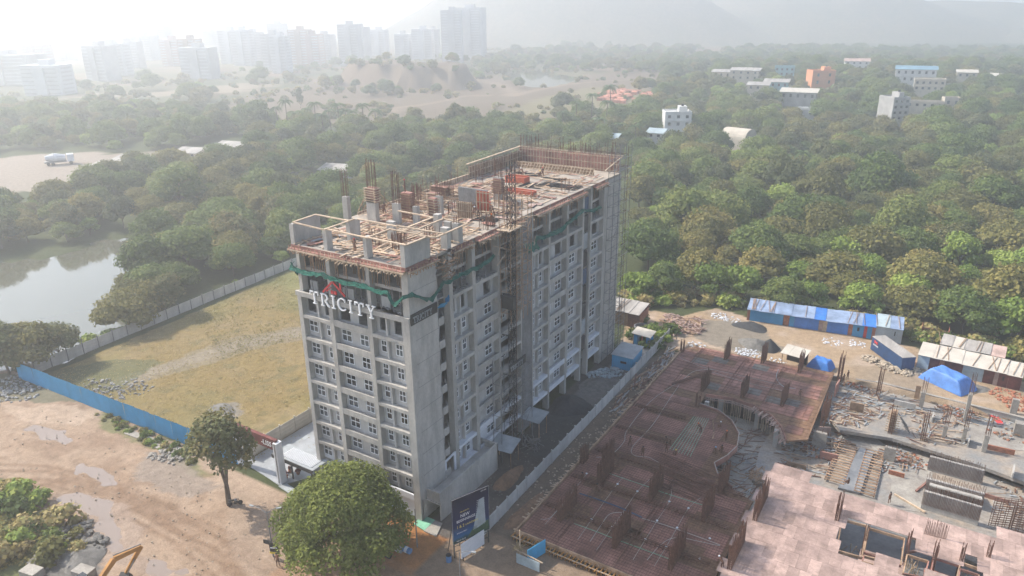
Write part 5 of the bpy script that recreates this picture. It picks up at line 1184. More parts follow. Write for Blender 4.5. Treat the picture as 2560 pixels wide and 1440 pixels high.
# green mat, shop pavement
strip('green_mat',[(-.6,-.9),(1.3,-1.2),(1.3,1.0),(-.6,1.0)],.13,'green_bar'); strip('shop_pavement',[(1.3,-1.3),(3.2,-1.3),(2.4,1.0),(1.3,1.0)],.10,'slab_pale')
# billboard
t=thing('billboard','large dark blue advertising billboard with a pale tower and lettering','billboard',(7.3,-3.3,0)); B0=np.array([0,0,0.]); d=np.array([2.9,2.9,0]); 
bx=Vector((.40,.917,0)).normalized(); W_=5.9; H_=6.3; zb=2.0
def bb(s,z,out=0): v=bx*s*.83+Vector((.917,-.40,0))*out; return (v.x,v.y,z if z<=zb else zb+(z-zb)*.96)
def bquad(s0,z0,s1,z1,out,matn,nm): return MB().q([bb(s0,z0,out),bb(s1,z0,out),bb(s1,z1,out),bb(s0,z1,out)],((0,1,2,3),)).build(nm,matn,t)
m,nt,b=newmat('poster'); L=nt.links.new; g=N(nt,'ShaderNodeTexCoord'); sx=N(nt,'ShaderNodeSeparateXYZ'); L(g.outputs['Object'],sx.inputs[0])
r=N(nt,'ShaderNodeValToRGB'); e=r.color_ramp.elements; e[0].position=.0; e[0].color=(.01,.03,.03,1); e[1].position=1; e[1].color=(.006,.007,.03,1); q=e.new(.12); q.color=(.015,.06,.05,1); q=e.new(.2); q.color=(.015,.11,.26,1); q=e.new(.42); q.color=(.008,.02,.09,1)
mr=N(nt,'ShaderNodeMapRange'); mr.inputs[1].default_value=zb; mr.inputs[2].default_value=zb+H_; nz=N(nt,'ShaderNodeTexNoise',Scale=1.2); ad=N(nt,'ShaderNodeMath',operation='MULTIPLY_ADD'); ad.inputs[1].default_value=.16
L(sx.outputs[2],mr.inputs[0]); L(g.outputs['Object'],nz.inputs['Vector']); L(nz.outputs[0],ad.inputs[0]); L(mr.outputs[0],ad.inputs[2]); L(ad.outputs[0],r.inputs[0]); L(r.outputs[0],b.inputs['Base Color']); b.inputs['Roughness'].default_value=.85; b.inputs['Specular IOR Level'].default_value=.1
MB().q([bb(0,zb,0),bb(W_,zb,0),bb(W_,zb+H_,0),bb(0,zb+H_,0),bb(0,zb,-.14),bb(W_,zb,-.14),bb(W_,zb+H_,-.14),bb(0,zb+H_,-.14)],((0,1,2,3),(7,6,5,4),(0,4,5,1),(1,5,6,2),(2,6,7,3),(3,7,4,0))).build('panel','poster',t)
m_=MB(); 
for a,c_ in (((0,zb),(W_,zb)),((0,zb+H_),(W_,zb+H_)),((0,zb),(0,zb+H_)),((W_,zb),(W_,zb+H_))): m_.bar(bb(a[0],a[1],.02),bb(c_[0],c_[1],.02),.05,.05)
m_.build('frame','steel_grey',t)
# printed tower
m_=MB(); m_.q([bb(3.2,zb+.9,.01),bb(3.9,zb+.95,.01),bb(4.3,zb+4.9,.01),bb(4.15,zb+4.2,.01)],((0,1,2,3),)); m_.q([bb(3.9,zb+.95,.012),bb(5.3,zb+1.3,.012),bb(5.1,zb+5.0,.012),bb(4.3,zb+4.9,.012)],((0,1,2,3),)); m_.build('printed_tower','sheet_pale',t)
m_=MB(); 
for k in range(15):
    z=zb+1.3+k*.25; m_.q([bb(3.5+k*.03,z,.02),bb(5.2,z+.05,.02),bb(5.2,z+.13,.02),bb(3.5+k*.03,z+.08,.02)],((0,1,2,3),))
for k in range(4): s=4.1+k*.3; m_.q([bb(s,zb+1.1,.024),bb(s+.07,zb+1.1,.024),bb(s+.07,zb+4.8,.024),bb(s,zb+4.8,.024)],((0,1,2,3),))
m_.build('printed_floors','tile_grey',t)
mat('print_yellow',(.75,.62,.15),.6,2,.05); mat('print_white',(.8,.8,.82),.6,2,.05); mat('print_green',(.04,.10,.05),.6,3,.3)
m_=MB(); m_.q([bb(2.2,zb+.15,.01),bb(3.4,zb+1.4,.01),bb(4.4,zb+1.3,.01),bb(5.8,zb+1.5,.01),bb(5.8,zb+.2,.01)],((0,1,2,3,4),)); m_.build('printed_trees','print_green',t)
for s,size,z,x,mt in (('WELCOME TO',.22,4.15,1.2,'print_yellow'),('NEW',.62,3.45,1.25,'print_white'),('BEGINNINGS',.50,2.85,.62,'print_white'),('1 & 2',.55,2.05,.6,'print_yellow'),('LAUNCHING',.34,2.1,2.0,'print_yellow'),('BUILDING GREAT',.20,1.3,.6,'print_white'),('98210 45670',.28,.18,.5,'print_white'),('NEW SITE',.2,5.9,4.6,'print_white')):
    mw=Matrix(((bx.x*.85,0,.917,bb(x,0,.03)[0]),(bx.y*.85,0,-.40,bb(x,0,.03)[1]),(0,1,0,zb+z*.96),(0,0,0,1))); text_thing(s,size,'lettering',None,mt,.004,mw,t)
m_=MB()
for s in(.15,2.0,3.9,5.75): m_.bar(bb(s,0,-.1),bb(s,zb+H_*.95,-.1),.12); m_.bar(bb(s,0,-1.6),bb(s,zb+3,-.2),.08)
for z in(.8,1.6): m_.bar(bb(0,z,-.1),bb(W_,z,-.1),.06)
m_.build('support','steel_dark',t)
t=thing('hoarding_panel','plain white hoarding panel standing below the billboard','hoarding',(8.3,-3.2,0)); MB().q([(0,0,.35),(.8,3.5,.35),(.8,3.5,2.4),(0,0,2.4),(-.08,.04,.35),(.72,3.54,.35),(.72,3.54,2.4),(-.08,.04,2.4)],((0,1,2,3),(7,6,5,4),(0,4,5,1),(1,5,6,2),(2,6,7,3),(3,7,4,0))).build('panel','white_paint',t); MB().bar((.1,.2,0),(.1,.2,.5),.1).bar((.7,3.3,0),(.7,3.3,.5),.1).build('post','steel_dark',t)
# lamp posts and signs
def lamppost(loc,h,label,arms,sign=False):
    t=thing('lamp_post',label,'lamp post',loc); MB().tube((0,0,0),(0,0,h),.09,.05,8).build('pole','steel_grey',t)
    for ax,ay in arms: MB().path([(0,0,h-.3),(ax*.5,ay*.5,h+.1),(ax,ay,h+.15)],.04,5).build('arm','steel_grey',t); MB().obox((ax*1.12,ay*1.12,h+.12),.55,.22,.1,rz=math.atan2(ay,ax)).build('lamp_head','sheet_grey',t)
    return t
t=lamppost((-10.9,-13.8,0),6.4,'road lamp post with dark sign boards fixed to its foot',((-1.9,-.3),(.8,.9)))
MB().obox((-.55,-.1,1.9),1.1,.12,.5,rz=.2).build('sign_arrow','black',t); MB().obox((.5,-.1,1.5),1.1,.12,1.5,rz=.45).build('sign_board','black',t); MB().obox((.5,-.17,.9),1.1,.08,.25,rz=.45).build('sign_strip','yellow',t); MB().obox((.5,-.18,1.6),.8,.05,.12,rz=.45).build('sign_text','white_frame',t)
lamppost((2.4,-3.9,0),5.4,'thin pole standing between the barrels and the green mat',())
t=lamppost((10.6,-6.6,0),5.0,'pale street lamp at the bottom edge below the white hoarding',((1.3,.5),))
# barrels, bins, motorbike
for (x,y,m1,lb,lay) in ((1.9,-5.2,'cloth_blue','blue and white barrel lying by the thin pole',1),(.9,-5.6,'sheet_grey','grey barrel lying beside the blue barrel',1),(.4,-7.0,'black','black barrel lying in the orange mud',1)):
    t=thing('barrel',lb,'barrel',(x,y,.35)); m_=MB(); m_.tube((-.55,0,0),(.55,0,0),.36,.36,12); m_.build('drum',m1,t); m_=MB(); m_.tube((-.2,0,0),(.2,0,0),.375,.375,12); m_.build('band','white_paint' if m1!='black' else 'steel_dark',t)
t=thing('water_drum','blue upright drum under the billboard','drum',(7.0,-3.9,0)); MB().tube((0,0,0),(0,0,.9),.32,.32,12).build('body','cloth_blue',t); MB().tube((0,0,.9),(0,0,.96),.34,.3,12).build('lid','black',t)
t=thing('motorbike','dark motorbike parked beside the tree trunk','motorbike',(-22.6,-9.8,0),.9)
for x in(-.65,.65): m_=MB(); m_.tube((x,-.05,.31),(x,.05,.31),.31,.31,12); m_.build('wheel','black',t)
MB().bar((-.65,0,.31),(-.1,0,.75),.06).bar((.65,0,.31),(.45,0,.95),.06).bar((-.1,0,.4),(.4,0,.45),.28,.3).build('frame','steel_dark',t); MB().ball((.15,0,.82),.24,.6,8,5).build('tank','steel_grey',t); MB().obox((-.35,0,.82),.75,.26,.12).build('seat','black',t); MB().bar((.45,-.35,1.02),(.45,.35,1.02),.04).build('handlebar','steel_grey',t)
person((-13.6,-10.3,0),'stand','cloth_blue','cloth_blue','person in blue standing by the big tree on the road',1)
person((-9.2,-14.6,0),'bend','cloth_dark','cloth_dark','person in dark clothes beside the road sign lamp post',1)
# concrete pads, road puddles, tracks, boulders
for i,(pts) in enumerate((((315,1072),(395,1100),(385,1112),(310,1085)),((385,1100),(480,1130),(470,1150),(380,1118)))):
    strip('concrete_pad',poly_px(pts),.14+.03*i,'slab_pale')
def puddle(pts,i):
    q=poly_px(pts); c_=q.mean(0); q=c_+(q-c_)*1.25; MB().q([(x,y,-.09-.006*i) for x,y in q],[tuple(range(len(q)))]).build('puddle','puddle',kind='structure')
m,nt,b=newmat('puddle'); b.inputs['Base Color'].default_value=(.23,.17,.13,1); b.inputs['Roughness'].default_value=.22; b.inputs['Specular IOR Level'].default_value=.7
m,nt,b=newmat('wet_sand'); b.inputs['Base Color'].default_value=(.40,.31,.25,1); b.inputs['Roughness'].default_value=.4
for i,pts in enumerate(PUD): puddle(pts,i)
def rocks(name,label,centers,n,r0,r1,matn,spread,zf=.0,cat='rubble',h=0):
    m_=MB()
    for k in range(n):
        c_=random.choice(centers); a=R_(0,6.28); rr=math.sqrt(random.random())*spread; z=h*max(0,1-rr/spread)
        m_.ball((c_[0]+rr*math.cos(a),c_[1]+rr*math.sin(a),(c_[2] if len(c_)>2 else 0)+z+r0*.3),R_(r0,r1),.7,5,3,.3)
    return m_.build(name,matn,label=label,cat=cat,kind='stuff')
rocks('rubble','white rubble heap beside the concrete pads on the road edge',[P(420,1140),P(440,1148),P(400,1138)],90,.12,.35,'slab_pale',1.6,h=.3)
rocks('rubble','grey stones scattered at the left end of the blue fence',[P(30,960),P(60,980),P(10,990)],200,.1,.35,'rubble_grey',4,h=.3)
rocks('rubble','grey rubble in the grass behind the blue fence',[P(280,985),P(330,970),P(230,970)],200,.08,.3,'rubble_grey',3.6,h=.3)
rocks('rubble','small stones scattered over the dirt road',[P(u,v) for u,v in ((100,1140),(300,1170),(420,1230),(520,1290),(250,1240),(600,1360),(480,1360),(160,1060),(380,1180))],320,.04,.14,'rock',7)
rocks('rubble','dark stones bordering the bushes by the excavator',[P(190,1330),P(230,1365),P(120,1405)],160,.15,.5,'mound_grey',2.0,h=.4)
rocks('rubble','pale debris along the strip between wall and red deck',[(9.5,y) for y in range(8,62,3)],300,.05,.2,'rock',1.6)
rocks('rubble','mixed debris on the dark ground beside the long facade',[(4,y) for y in range(8,30,3)],110,.05,.18,'mound_grey',2.6)
rocks('rubble','heap of bluish white rubble at the foot of the far stilts',[(2.6,47.5),(3.5,48.8),(1.8,46)],240,.1,.34,'sheet_pale',1.8,h=.7)
rocks('stone_heap','long heap of tan stones in front of the dark blue container',[P(u,v) for u,v in ((2190,905),(2215,915),(2240,925),(2262,932),(2285,928),(2175,898))],420,.14,.34,'rock',1.5,h=.6,cat='stones')
rocks('rubble','broken bricks and stones at the right end of the yard',[P(2520,990),P(2545,1010)],160,.1,.35,'brick',2.6)
rocks('rubble','pale rubbish along the far edge of the yard',[P(u,v) for u,v in ((1800,790),(1830,800),(1940,905),(1885,885),(1860,880),(2140,860),(2080,855),(1740,865))],320,.08,.26,'white_paint',1.8)
rocks('debris_heap','heap of broken boards and bricks at the left end of the yard',[P(u,v) for u,v in ((1690,805),(1710,815),(1735,825),(1680,795))],320,.1,.3,'ply_pink',2.2,h=.5)
m_=MB()
for k in range(200):
    q=P(1700+R_(-45,60),812+R_(-18,22),R_(.1,.6)); th=R_(0,3.14); l=R_(.4,1.6); m_.mi=random.choice([0,1,2]); m_.bar((q[0]-l*math.cos(th),q[1]-l*math.sin(th),q[2]),(q[0]+l*math.cos(th),q[1]+l*math.sin(th),q[2]),R_(.08,.25),.05)
m_.build('broken_boards',['timber','ply_pink','rust'],label='broken boards thrown on the heap at the left end of the yard',cat='timber litter',kind='stuff')
m_=MB()
for k in range(120):
    y=R_(36,62); x=R_(8.2,11); th=R_(-.4,.4)+1.57; l=R_(.6,2.4); m_.mi=random.choice([0,1,2]); m_.bar((x-l*math.cos(th),y-l*math.sin(th),R_(.1,.5)),(x+l*math.cos(th),y+l*math.sin(th),R_(.1,.5)),R_(.1,.3),.06)
m_.build('broken_boards',['timber','rubble_grey','rust'],label='old boards piled between the compound wall and the red deck',cat='timber litter',kind='stuff')
def mound(label,x,y,rx,ry,h,matn,seed):
    n,k=26,9; V=[];F_=[]; rr=random.Random(seed)
    for j in range(k+1):
        t=j/k
        for i in range(n):
            a=6.28318*i/n; f=1+.12*math.sin(3*a+seed)+rr.uniform(-.04,.04); V.append((math.cos(a)*rx*t*f,math.sin(a)*ry*t*f,h*(1-t**1.15)*rr.uniform(.92,1.08)-.05))
    for j in range(k):
        for i in range(n): F_.append((j*n+i,(j+1)*n+i,(j+1)*n+(i+1)%n,j*n+(i+1)%n))
    o=MB().q(V,F_).build('heap',matn,None,(x,y,gz(x,y)),smooth=True); tag(o,label,'heap')
mound('dark round gravel heap beside the stilts of the long facade',2.6,34.5,3.4,3.6,1.5,'mound_dark',1)
mound('flat grey brown heap further along the stilts',3.0,43.3,2.8,3.4,.8,'mound_grey',2)
mound('reddish brown soil heap inside the compound wall',4.5,13,1.2,3.4,1.3,'mound_earth',3)
q=P(1877,818);mound('flat dark gravel heap in the yard before the blue sheds',q[0],q[1],3.6,2.2,1.3,'mound_dark',4)
q=P(1923,872);mound('small steep dark gravel heap beside the pale lean-to roof',q[0],q[1],2.0,1.8,2.0,'mound_dark',5)
q=P(1890,862);mound('low brown gravel heap left of the steep dark heap',q[0],q[1],3.4,2.6,1.2,'mound_grey',6)
q=P(2445,970);mound('flat grey sand heap right of the big blue tarpaulin',q[0],q[1],2.0,1.7,.4,'mound_grey',7)
q=P(555,1022);mound('small grey heap in the dry field',q[0],q[1],2.6,1.6,.5,'mound_grey',8)
q=P(1265,1330,0);mound('brown soil ridge below the compound wall',10.0,8,1.2,4.5,.7,'mound_earth',9)
q=P(200,1395);mound('dark grey spoil heap by the excavator',q[0],q[1],3.2,2.4,.9,'mound_grey',10)
# ---------------------------------------------------------------- yard: sheds, container, tarpaulins
def dirvec(a,b): d=np.array(b[:2])-np.array(a[:2]); L_=np.hypot(*d); return d/L_,L_
def shed(label,a,b,depth,h,segs,roofm,hb=None,name='worker_shed',side='brick'):
    """row shed: front from a to b; segs=[(fraction, material, kind)]"""
    d,L_=dirvec(a,b); ang=math.atan2(d[1],d[0]); t=thing(name,label,'shed',(a[0],a[1],0),ang); hb=hb or h+.5; x=0
    for fr,mt,kd in segs:
        x1=x+fr*L_
        if kd=='wall': MB().box(x,x1-.02,0,.08,0,h).build('wall_sheet',mt,t)
        elif kd=='door': MB().box(x,x1-.02,.15,.22,0,h*.96).build('door',mt,t)
        elif kd=='window':
            MB().box(x,x1-.02,0,.08,0,h*.45).box(x,x1-.02,0,.08,h*.75,h).box(x,x+(x1-x)*.4,0,.08,h*.45,h*.75).box(x+(x1-x)*.6,x1-.02,0,.08,h*.45,h*.75).build('wall_sheet',mt,t); MB().box(x+(x1-x)*.4,x+(x1-x)*.6,.05,.08,h*.45,h*.75).build('window','black',t)
        x=x1
    MB().box(0,L_,depth-.08,depth,0,hb).box(0,.08,.1,depth-.1,0,h).box(L_-.08,L_,.1,depth-.1,0,h).build('side_wall',side,t)
    n=max(2,round(L_/2.1)); w=L_/n
    for i in range(n):
        dz=R_(-.05,.08); m_=MB(); x0=i*w-.06; x1=(i+1)*w+.03
        m_.q([(x0,-.55,h-.05+dz),(x1,-.55,h-.02+dz),(x1,depth+.25,hb+.12+dz),(x0,depth+.25,hb+.09+dz),(x0,-.55,h+.02+dz),(x1,-.55,h+.05+dz),(x1,depth+.25,hb+.19+dz),(x0,depth+.25,hb+.16+dz)],((3,2,1,0),(4,5,6,7),(0,1,5,4),(1,2,6,5),(2,3,7,6),(3,0,4,7)))
        m_.build('roof_sheet',random.choice(roofm),t)
    m_=MB(); 
    for k in range(int(L_/1.5)): xx=R_(0,L_); m_.bar((xx,-.3,h+.2),(xx+R_(-1,1),depth,hb+.3),.08)
    m_.build('roof_batten','timber',t); return t
shed('long row of blue tarpaulin worker sheds at the wood edge, left part',P(1866,800),P(2118,838),4.2,2.5,[(.03,'brick','wall'),(.40-.06,'sheet_blue','wall'),(.06,'brick','door'),(.05,'sheet_blue','wall'),(.24,'tarp_blue','wall'),(.04,'ply_pink','wall'),(.04,'timber_pale','wall'),(.20,'tarp_blue','wall')],['tarp_light','tarp_light','roof_sheet','tarp_blue','tarp_light'])
shed('bright blue shed with a dark window and red towel, middle of the shed row',P(2118,838),P(2185,849),4.2,2.6,[(.16,'brick','wall'),(.42,'sheet_blue','window'),(.12,'red','door'),(.18,'sheet_blue','wall'),(.12,'brick','wall')],['tarp_light','tarp_light','tarp_blue'])
shed('white sheet shed with a row of vent holes, right end of the shed row',P(2185,849),P(2252,860),4.4,3.0,[(.62,'sheet_pale','wall'),(.2,'sheet_pale','window'),(.18,'sheet_pale','wall')],['tarp_light','sheet_pale'],side='timber')
shed('long cream roofed sheet shed behind the big blue tarpaulin',P(2290,918),P(2548,978),4.0,2.6,[(.12,'sheet_pale','wall'),(.10,'maroon','door'),(.05,'brick','wall'),(.18,'maroon','wall'),(.08,'sheet_pale','wall'),(.12,'sheet_pale','wall'),(.10,'maroon','door'),(.04,'ply_pink','wall'),(.09,'maroon','window'),(.12,'maroon','wall')],['roof_cream','roof_cream','roof_cream'])
shed('cream roofed low shed behind the long cream shed, left half',P(2345,888),P(2432,908),3.0,2.4,[(.4,'sheet_pale','wall'),(.3,'maroon','wall'),(.3,'sheet_pale','wall')],['roof_cream','roof_sheet'])
shed('rusty roofed low shed behind the long cream shed, right half',P(2432,908),P(2505,924),3.0,2.4,[(.5,'sheet_pale','wall'),(.5,'maroon','wall')],['roof_sheet','ply_pink','roof_cream'])
shed('maroon half walled stall beside the white sheet shed',P(2300,846),P(2368,858),2.6,2.4,[(.05,'maroon','wall'),(.28,'maroon','door'),(.05,'brick','wall'),(.28,'maroon','door'),(.05,'brick','wall')],['maroon','rust'],1.2)
t=shed('timber sheet roofed shed at the far corner of the block',P(1500,800),P(1598,822),4.5,3.0,[(.3,'sheet_pale','wall'),(.4,'timber','wall'),(.3,'rust','wall')],['roof_sheet','ply_pink','timber_pale'],3.6)
# container
t=thing('shipping_container','dark blue corrugated shipping container with white door lettering','container'); A=P(2186,882,0);B=P(2250,930,0); d,_=dirvec(A,B); t.location=(B[0],B[1],.15); t.rotation_euler=(0,0,math.atan2(d[1],d[0])+math.pi)
mat('container_blue',(.03,.075,.18),.5,.8,.2,fine=.08)
m_=MB(); L_=9.0; D_=2.4; H_=2.6; m_.box(0,L_,-D_,0,0,.12); 
for k in range(30):
    x=.1+k*(L_-.2)/30; w=(L_-.2)/30; m_.box(x,x+w*.55,-.02,.04,.12,H_-.1); m_.box(x+w*.55,x+w,-.06,-.0,.12,H_-.1)
    m_.box(x,x+w*.55,-D_-.04,-D_+.02,.12,H_-.1); m_.box(x+w*.55,x+w,-D_,-D_+.06,.12,H_-.1)
m_.build('corrugated_wall','container_blue',t)
m_=MB(); m_.box(-.04,0.04,-D_,0,.12,H_-.1)
for k in range(4): m_.bar((-.07,-.3-k*.6,.15),(-.07,-.3-k*.6,H_-.2),.05)
m_.build('door','container_blue',t)
MB().box(L_-.04,L_+.04,-D_,0,.12,H_-.1).build('end_wall','container_blue',t); MB().box(-.05,L_+.05,-D_-.05,.05,H_-.1,H_).build('roof','roof_sheet',t)
MB().bar((L_-.9,.09,2.15),(L_-1.9,.09,1.75),.12,.2).bar((L_-1.0,.09,1.75),(L_-1.9,.09,2.1),.12,.2).build('logo','red',t)
mw=Matrix.Translation((L_-.7,.08,1.2))@Matrix.Rotation(math.pi,4,'Z')@Matrix.Rotation(math.pi/2,4,'X'); text_thing('MARINE',.42,'lettering',None,'white_frame',.01,mw,t)
# tarpaulins
def tarp(label,c_,rx,ry,h,matn,rot,seed,flat_=.62):
    rr=np.random.default_rng(seed); n=34; g=np.linspace(-1,1,n); X,Y=np.meshgrid(g,g,indexing='ij'); r=np.maximum(np.abs(X),np.abs(Y))
    Z=h*np.clip((1-r)/(1-flat_),0,1)**.8; fold=.05*np.sin(9*X+5*Y+seed)+.05*np.sin(21*Y-4*X)*(r>.5); Z=Z*(1+fold*.5)
    V=[(X[i,j]*rx+fold[i,j]*.3,Y[i,j]*ry,max(0.02,Z[i,j])) for i in range(n) for j in range(n)]; F_=[(i*n+j,(i+1)*n+j,(i+1)*n+j+1,i*n+j+1) for i in range(n-1) for j in range(n-1)]
    o=MB().q(V,F_).build('tarpaulin',matn,None,tuple(c_),smooth=True,label=label,cat='tarpaulin'); o.rotation_euler=(0,0,rot)
tarp('big blue tarpaulin draped over a stack in front of the cream shed',P(2368,960),3.8,2.2,2.2,'tarp_mid',-.55,3); tarp('small bright blue tarpaulin over a pile near the red deck',P(2052,918),2.0,1.5,1.6,'tarp_blue',-.2,5)
# lean-to with pale roof, toilets, blue cabin, tank
def leanto(label,c_,w,d,h,roof,rz,walls=None,name='lean_to'):
    t=thing(name,label,'shed',tuple(c_),rz)
    for x in(-w/2+.1,w/2-.1):
        for y in(-d/2+.1,d/2-.1): MB().box(x-.05,x+.05,y-.05,y+.05,0,h).build('post','timber',t)
    n=3
    for i in range(n): x0=-w/2-.2+i*(w+.4)/n; MB().q([(x0,-d/2-.3,h),(x0+(w+.4)/n-.03,-d/2-.3,h),(x0+(w+.4)/n-.03,d/2+.3,h+.5),(x0,d/2+.3,h+.5),(x0,-d/2-.3,h+.07),(x0+(w+.4)/n-.03,-d/2-.3,h+.07),(x0+(w+.4)/n-.03,d/2+.3,h+.57),(x0,d/2+.3,h+.57)],((3,2,1,0),(4,5,6,7),(0,1,5,4),(1,2,6,5),(2,3,7,6),(3,0,4,7))).build('roof_sheet',roof,t)
    if walls: MB().box(-w/2+.05,w/2-.05,d/2-.05,d/2,0,h+.3).build('back_wall',walls,t)
    return t
leanto('open lean-to with a pale sheet roof beside the dark gravel heap',P(1985,912),3.8,2.6,2.3,'roof_cream',-.15,'black')
t=leanto('two blue toilet cabins under a pale sheet roof by the compound wall',P(1608,862),3.6,1.8,2.3,'roof_cream',-.1,'black','toilet_block'); MB().box(-1.7,-.9,-.8,.6,0,2.1).build('cabin','sheet_blue',t); MB().box(.9,1.7,-.8,.6,0,2.1).build('cabin','sheet_blue',t); MB().box(-.1,.1,-.7,-.5,0,2.0).build('post','orange_form',t)
t=thing('site_cabin','bright blue sheet metal cabin beside the compound wall','cabin',(4.4,52.8,0),.02); m_=MB(); m_.box(-1.9,1.9,-2.3,2.3,0,2.5)
for k in range(9): m_.box(-1.9+k*.45,-1.8+k*.45,-2.34,-2.3,0,2.5)
m_.build('body','fence_blue',t); MB().q([(-2.1,-2.5,2.5),(2.1,-2.5,2.5),(2.1,2.5,2.9),(-2.1,2.5,2.9),(-2.1,-2.5,2.56),(2.1,-2.5,2.56),(2.1,2.5,2.96),(-2.1,2.5,2.96)],((3,2,1,0),(4,5,6,7),(0,1,5,4),(1,2,6,5),(2,3,7,6),(3,0,4,7))).build('roof','sheet_grey',t); MB().box(-.3,.8,-2.36,-2.34,1.2,1.6).build('window','black',t)
strip('concrete_pad',[(2.6,56),(6.4,56),(6.2,61),(2.4,61)],.15,'slab_pale')
t=thing('water_tank','dark round open tank beside the creeper by the wall','tank',(1.4,66.8,0)); MB().tube((0,0,0),(0,0,1.5),1.5,1.5,18).build('ring','steel_grey',t); MB().tube((0,0,1.5),(0,0,1.52),1.3,1.3,18).build('water','black',t)
leanto('small sheet awning at the stilts beside the dark yard',(1.9,16.2,0),3.2,2.6,2.7,'sheet_grey',.1); leanto('pale sheet awning at the foot of the hoist mast',(1.8,24.6,0),3.0,2.4,2.9,'sheet_grey',0)
t=thing('concrete_mixer','tangle of pipes and machinery at the foot of the hoist','machinery',(3.2,21.2,0)); m_=MB(); m_.tube((0,0,.8),(1.2,.3,1.5),.5,.3,10); m_.build('mixer_drum','mound_grey',t); m_=MB()
for k in range(18): m_.bar((R_(-1.5,1.5),R_(-1.5,1.5),0),(R_(-1.5,1.5),R_(-1.5,1.5),R_(.8,2.2)),.07)
m_.build('pipework','steel_grey',t)
t=thing('utility_frame','timber post with straw tuft and blue sheet at the bottom of the deck','post'); q=P(1300,1400,0); MB().tube((q[0],q[1],0),(q[0],q[1],4.2),.07).build('pole','timber_pale',t); MB().bar((q[0]-.5,q[1]-.3,1.6),(q[0]+3.2,q[1]-.4,1.3),.12).build('rail','timber_pale',t)
MB().obox((q[0]+1.6,q[1]+1.0,1.2),.06,2.8,1.9,rz=-.3).build('blue_sheet','fence_blue',t); MB().obox((q[0]+1.4,q[1]-.6,.7),3.0,.06,1.3).build('pale_sheet','sheet_pale',t); m_=MB()
for k in range(50): m_.bar((q[0],q[1],1.7),(q[0]+R_(-.8,.6),q[1]+R_(-.7,.7),1.5+R_(-.3,.7)),.05)
m_.build('straw_tuft','dry_palm',t)
person(P(1880,795,.0),'stand','cloth_red','cloth_purple','person in red before the left blue shed',1)
# ---------------------------------------------------------------- excavator
t=thing('excavator','orange yellow excavator reaching its arm over the muddy road','excavator')
e=P(352,1362,2.6); b0=None; k0=P(345,1368,4.4)
def beam(a,b,w0,w1,th,nm,mt='excav_yellow'):
    a,b=Vector(a),Vector(b); d=(b-a).normalized(); up=Vector((0,0,1)); s=d.cross(up).normalized()*th/2; n_=s.cross(d).normalized()
    MB().q([a-s-n_*w0/2,a+s-n_*w0/2,a+s+n_*w0/2,a-s+n_*w0/2,b-s-n_*w1/2,b+s-n_*w1/2,b+s+n_*w1/2,b-s+n_*w1/2],((3,2,1,0),(4,5,6,7),(0,1,5,4),(1,2,6,5),(2,3,7,6),(3,0,4,7))).build(nm,mt,t)
base=P(205,1520,0)
p1=P(232,1475,1.9); p2=P(285,1398,4.0); p3=P(352,1366,3.9); p4=P(315,1432,1.2)
beam(p1,p2,.5,.6,.4,'boom'); beam(p2,p3,.6,.42,.36,'boom'); beam(p3,p4,.5,.32,.3,'stick')
MB().tube(Vector(p2)+Vector((0,0,.5)),Vector(p3)+Vector((.1,0,.35)),.07).build('ram','steel_grey',t); MB().tube((Vector(p3)+Vector(p4))/2+Vector((.3,0,.2)),Vector(p4)+Vector((.35,0,.1)),.06).build('ram','steel_grey',t)
m_=MB(); q=Vector(p4); m_.obox(q+Vector((0,-.2,-.5)),1.1,.9,.8,rz=.4,rx=.5)
for k in range(4): m_.obox(q+Vector((-.4+k*.27,-.65,-.9)),.1,.3,.12,rz=.4)
m_.build('bucket','steel_dark',t)
MB().box(base[0]-1.4,base[0]+1.4,base[1]-1.8,base[1]+1.6,1.0,2.1).build('body','excav_yellow',t); MB().box(base[0]-1.3,base[0]-.3,base[1]+.1,base[1]+1.5,2.1,3.1).build('cab','glass',t)
for s in(-1.2,1.2): MB().box(base[0]+s-.3,base[0]+s+.3,base[1]-2.2,base[1]+2.0,0.05,.95).build('track','black',t)
for i,(u,v) in enumerate(((80,1432),(210,1432))): q=P(u,v,.5); MB().obox(q,2.2,1.4,1.0,rz=.2).build('concrete_block','slab_pale',label=['square concrete block left of the excavator arm','square concrete block under the excavator boom'][i],cat='block')
# ---------------------------------------------------------------- single trees near the road
q=(-23.7,-9.9,0)
t=thing('tree','lone thin tree with forked trunk beside the parked motorbike','tree',q); cm=crown('crown',4.3,8.6,4.6,22,4600,.24,'leaf_dark',501,lr=.36,flat_=.85,withcore=False); O('crown',cm,t)
m_=MB(); m_.tube((0,0,-.3),(.1,0,2.8),.36,.28,9); 
for a,b,c_ in ((-1.1,.4,5),(1.0,.3,5.6),(.2,-.9,6.2),(-.2,1.2,6.4)):
    m_.tube((.1,0,2.6),(a*.6,b*.6,c_),.2,.13,7); m_.tube((a*.6,b*.6,c_),(a*2,b*2,c_+3.6),.13,.05,6)
    for k in range(4): m_.tube((a*1.1,b*1.1,c_+1.2),(a*1.4+R_(-1.6,1.6),b*1.4+R_(-1.6,1.6),c_+R_(2.2,4.4)),.06,.02,4)
m_.build('trunk','bark',t)
t=thing('tree','huge round green tree hiding the near foot of the block','tree',(-3.2,-9.9,0)); cm=crown('crown',7.9,11.4,.2,84,44000,.165,'leaf_rain',502,lr=.23,flat_=.8,withcore=False); O('crown',cm,t)
m_=MB(); m_.tube((0,0,-.3),(.2,0,3),.6,.5,10)
for k in range(9): a=.7*k; m_.tube((.2,0,2.8),(4.5*math.cos(a),4.5*math.sin(a),6.5),.32,.1,7)
m_.build('trunk','bark',t)
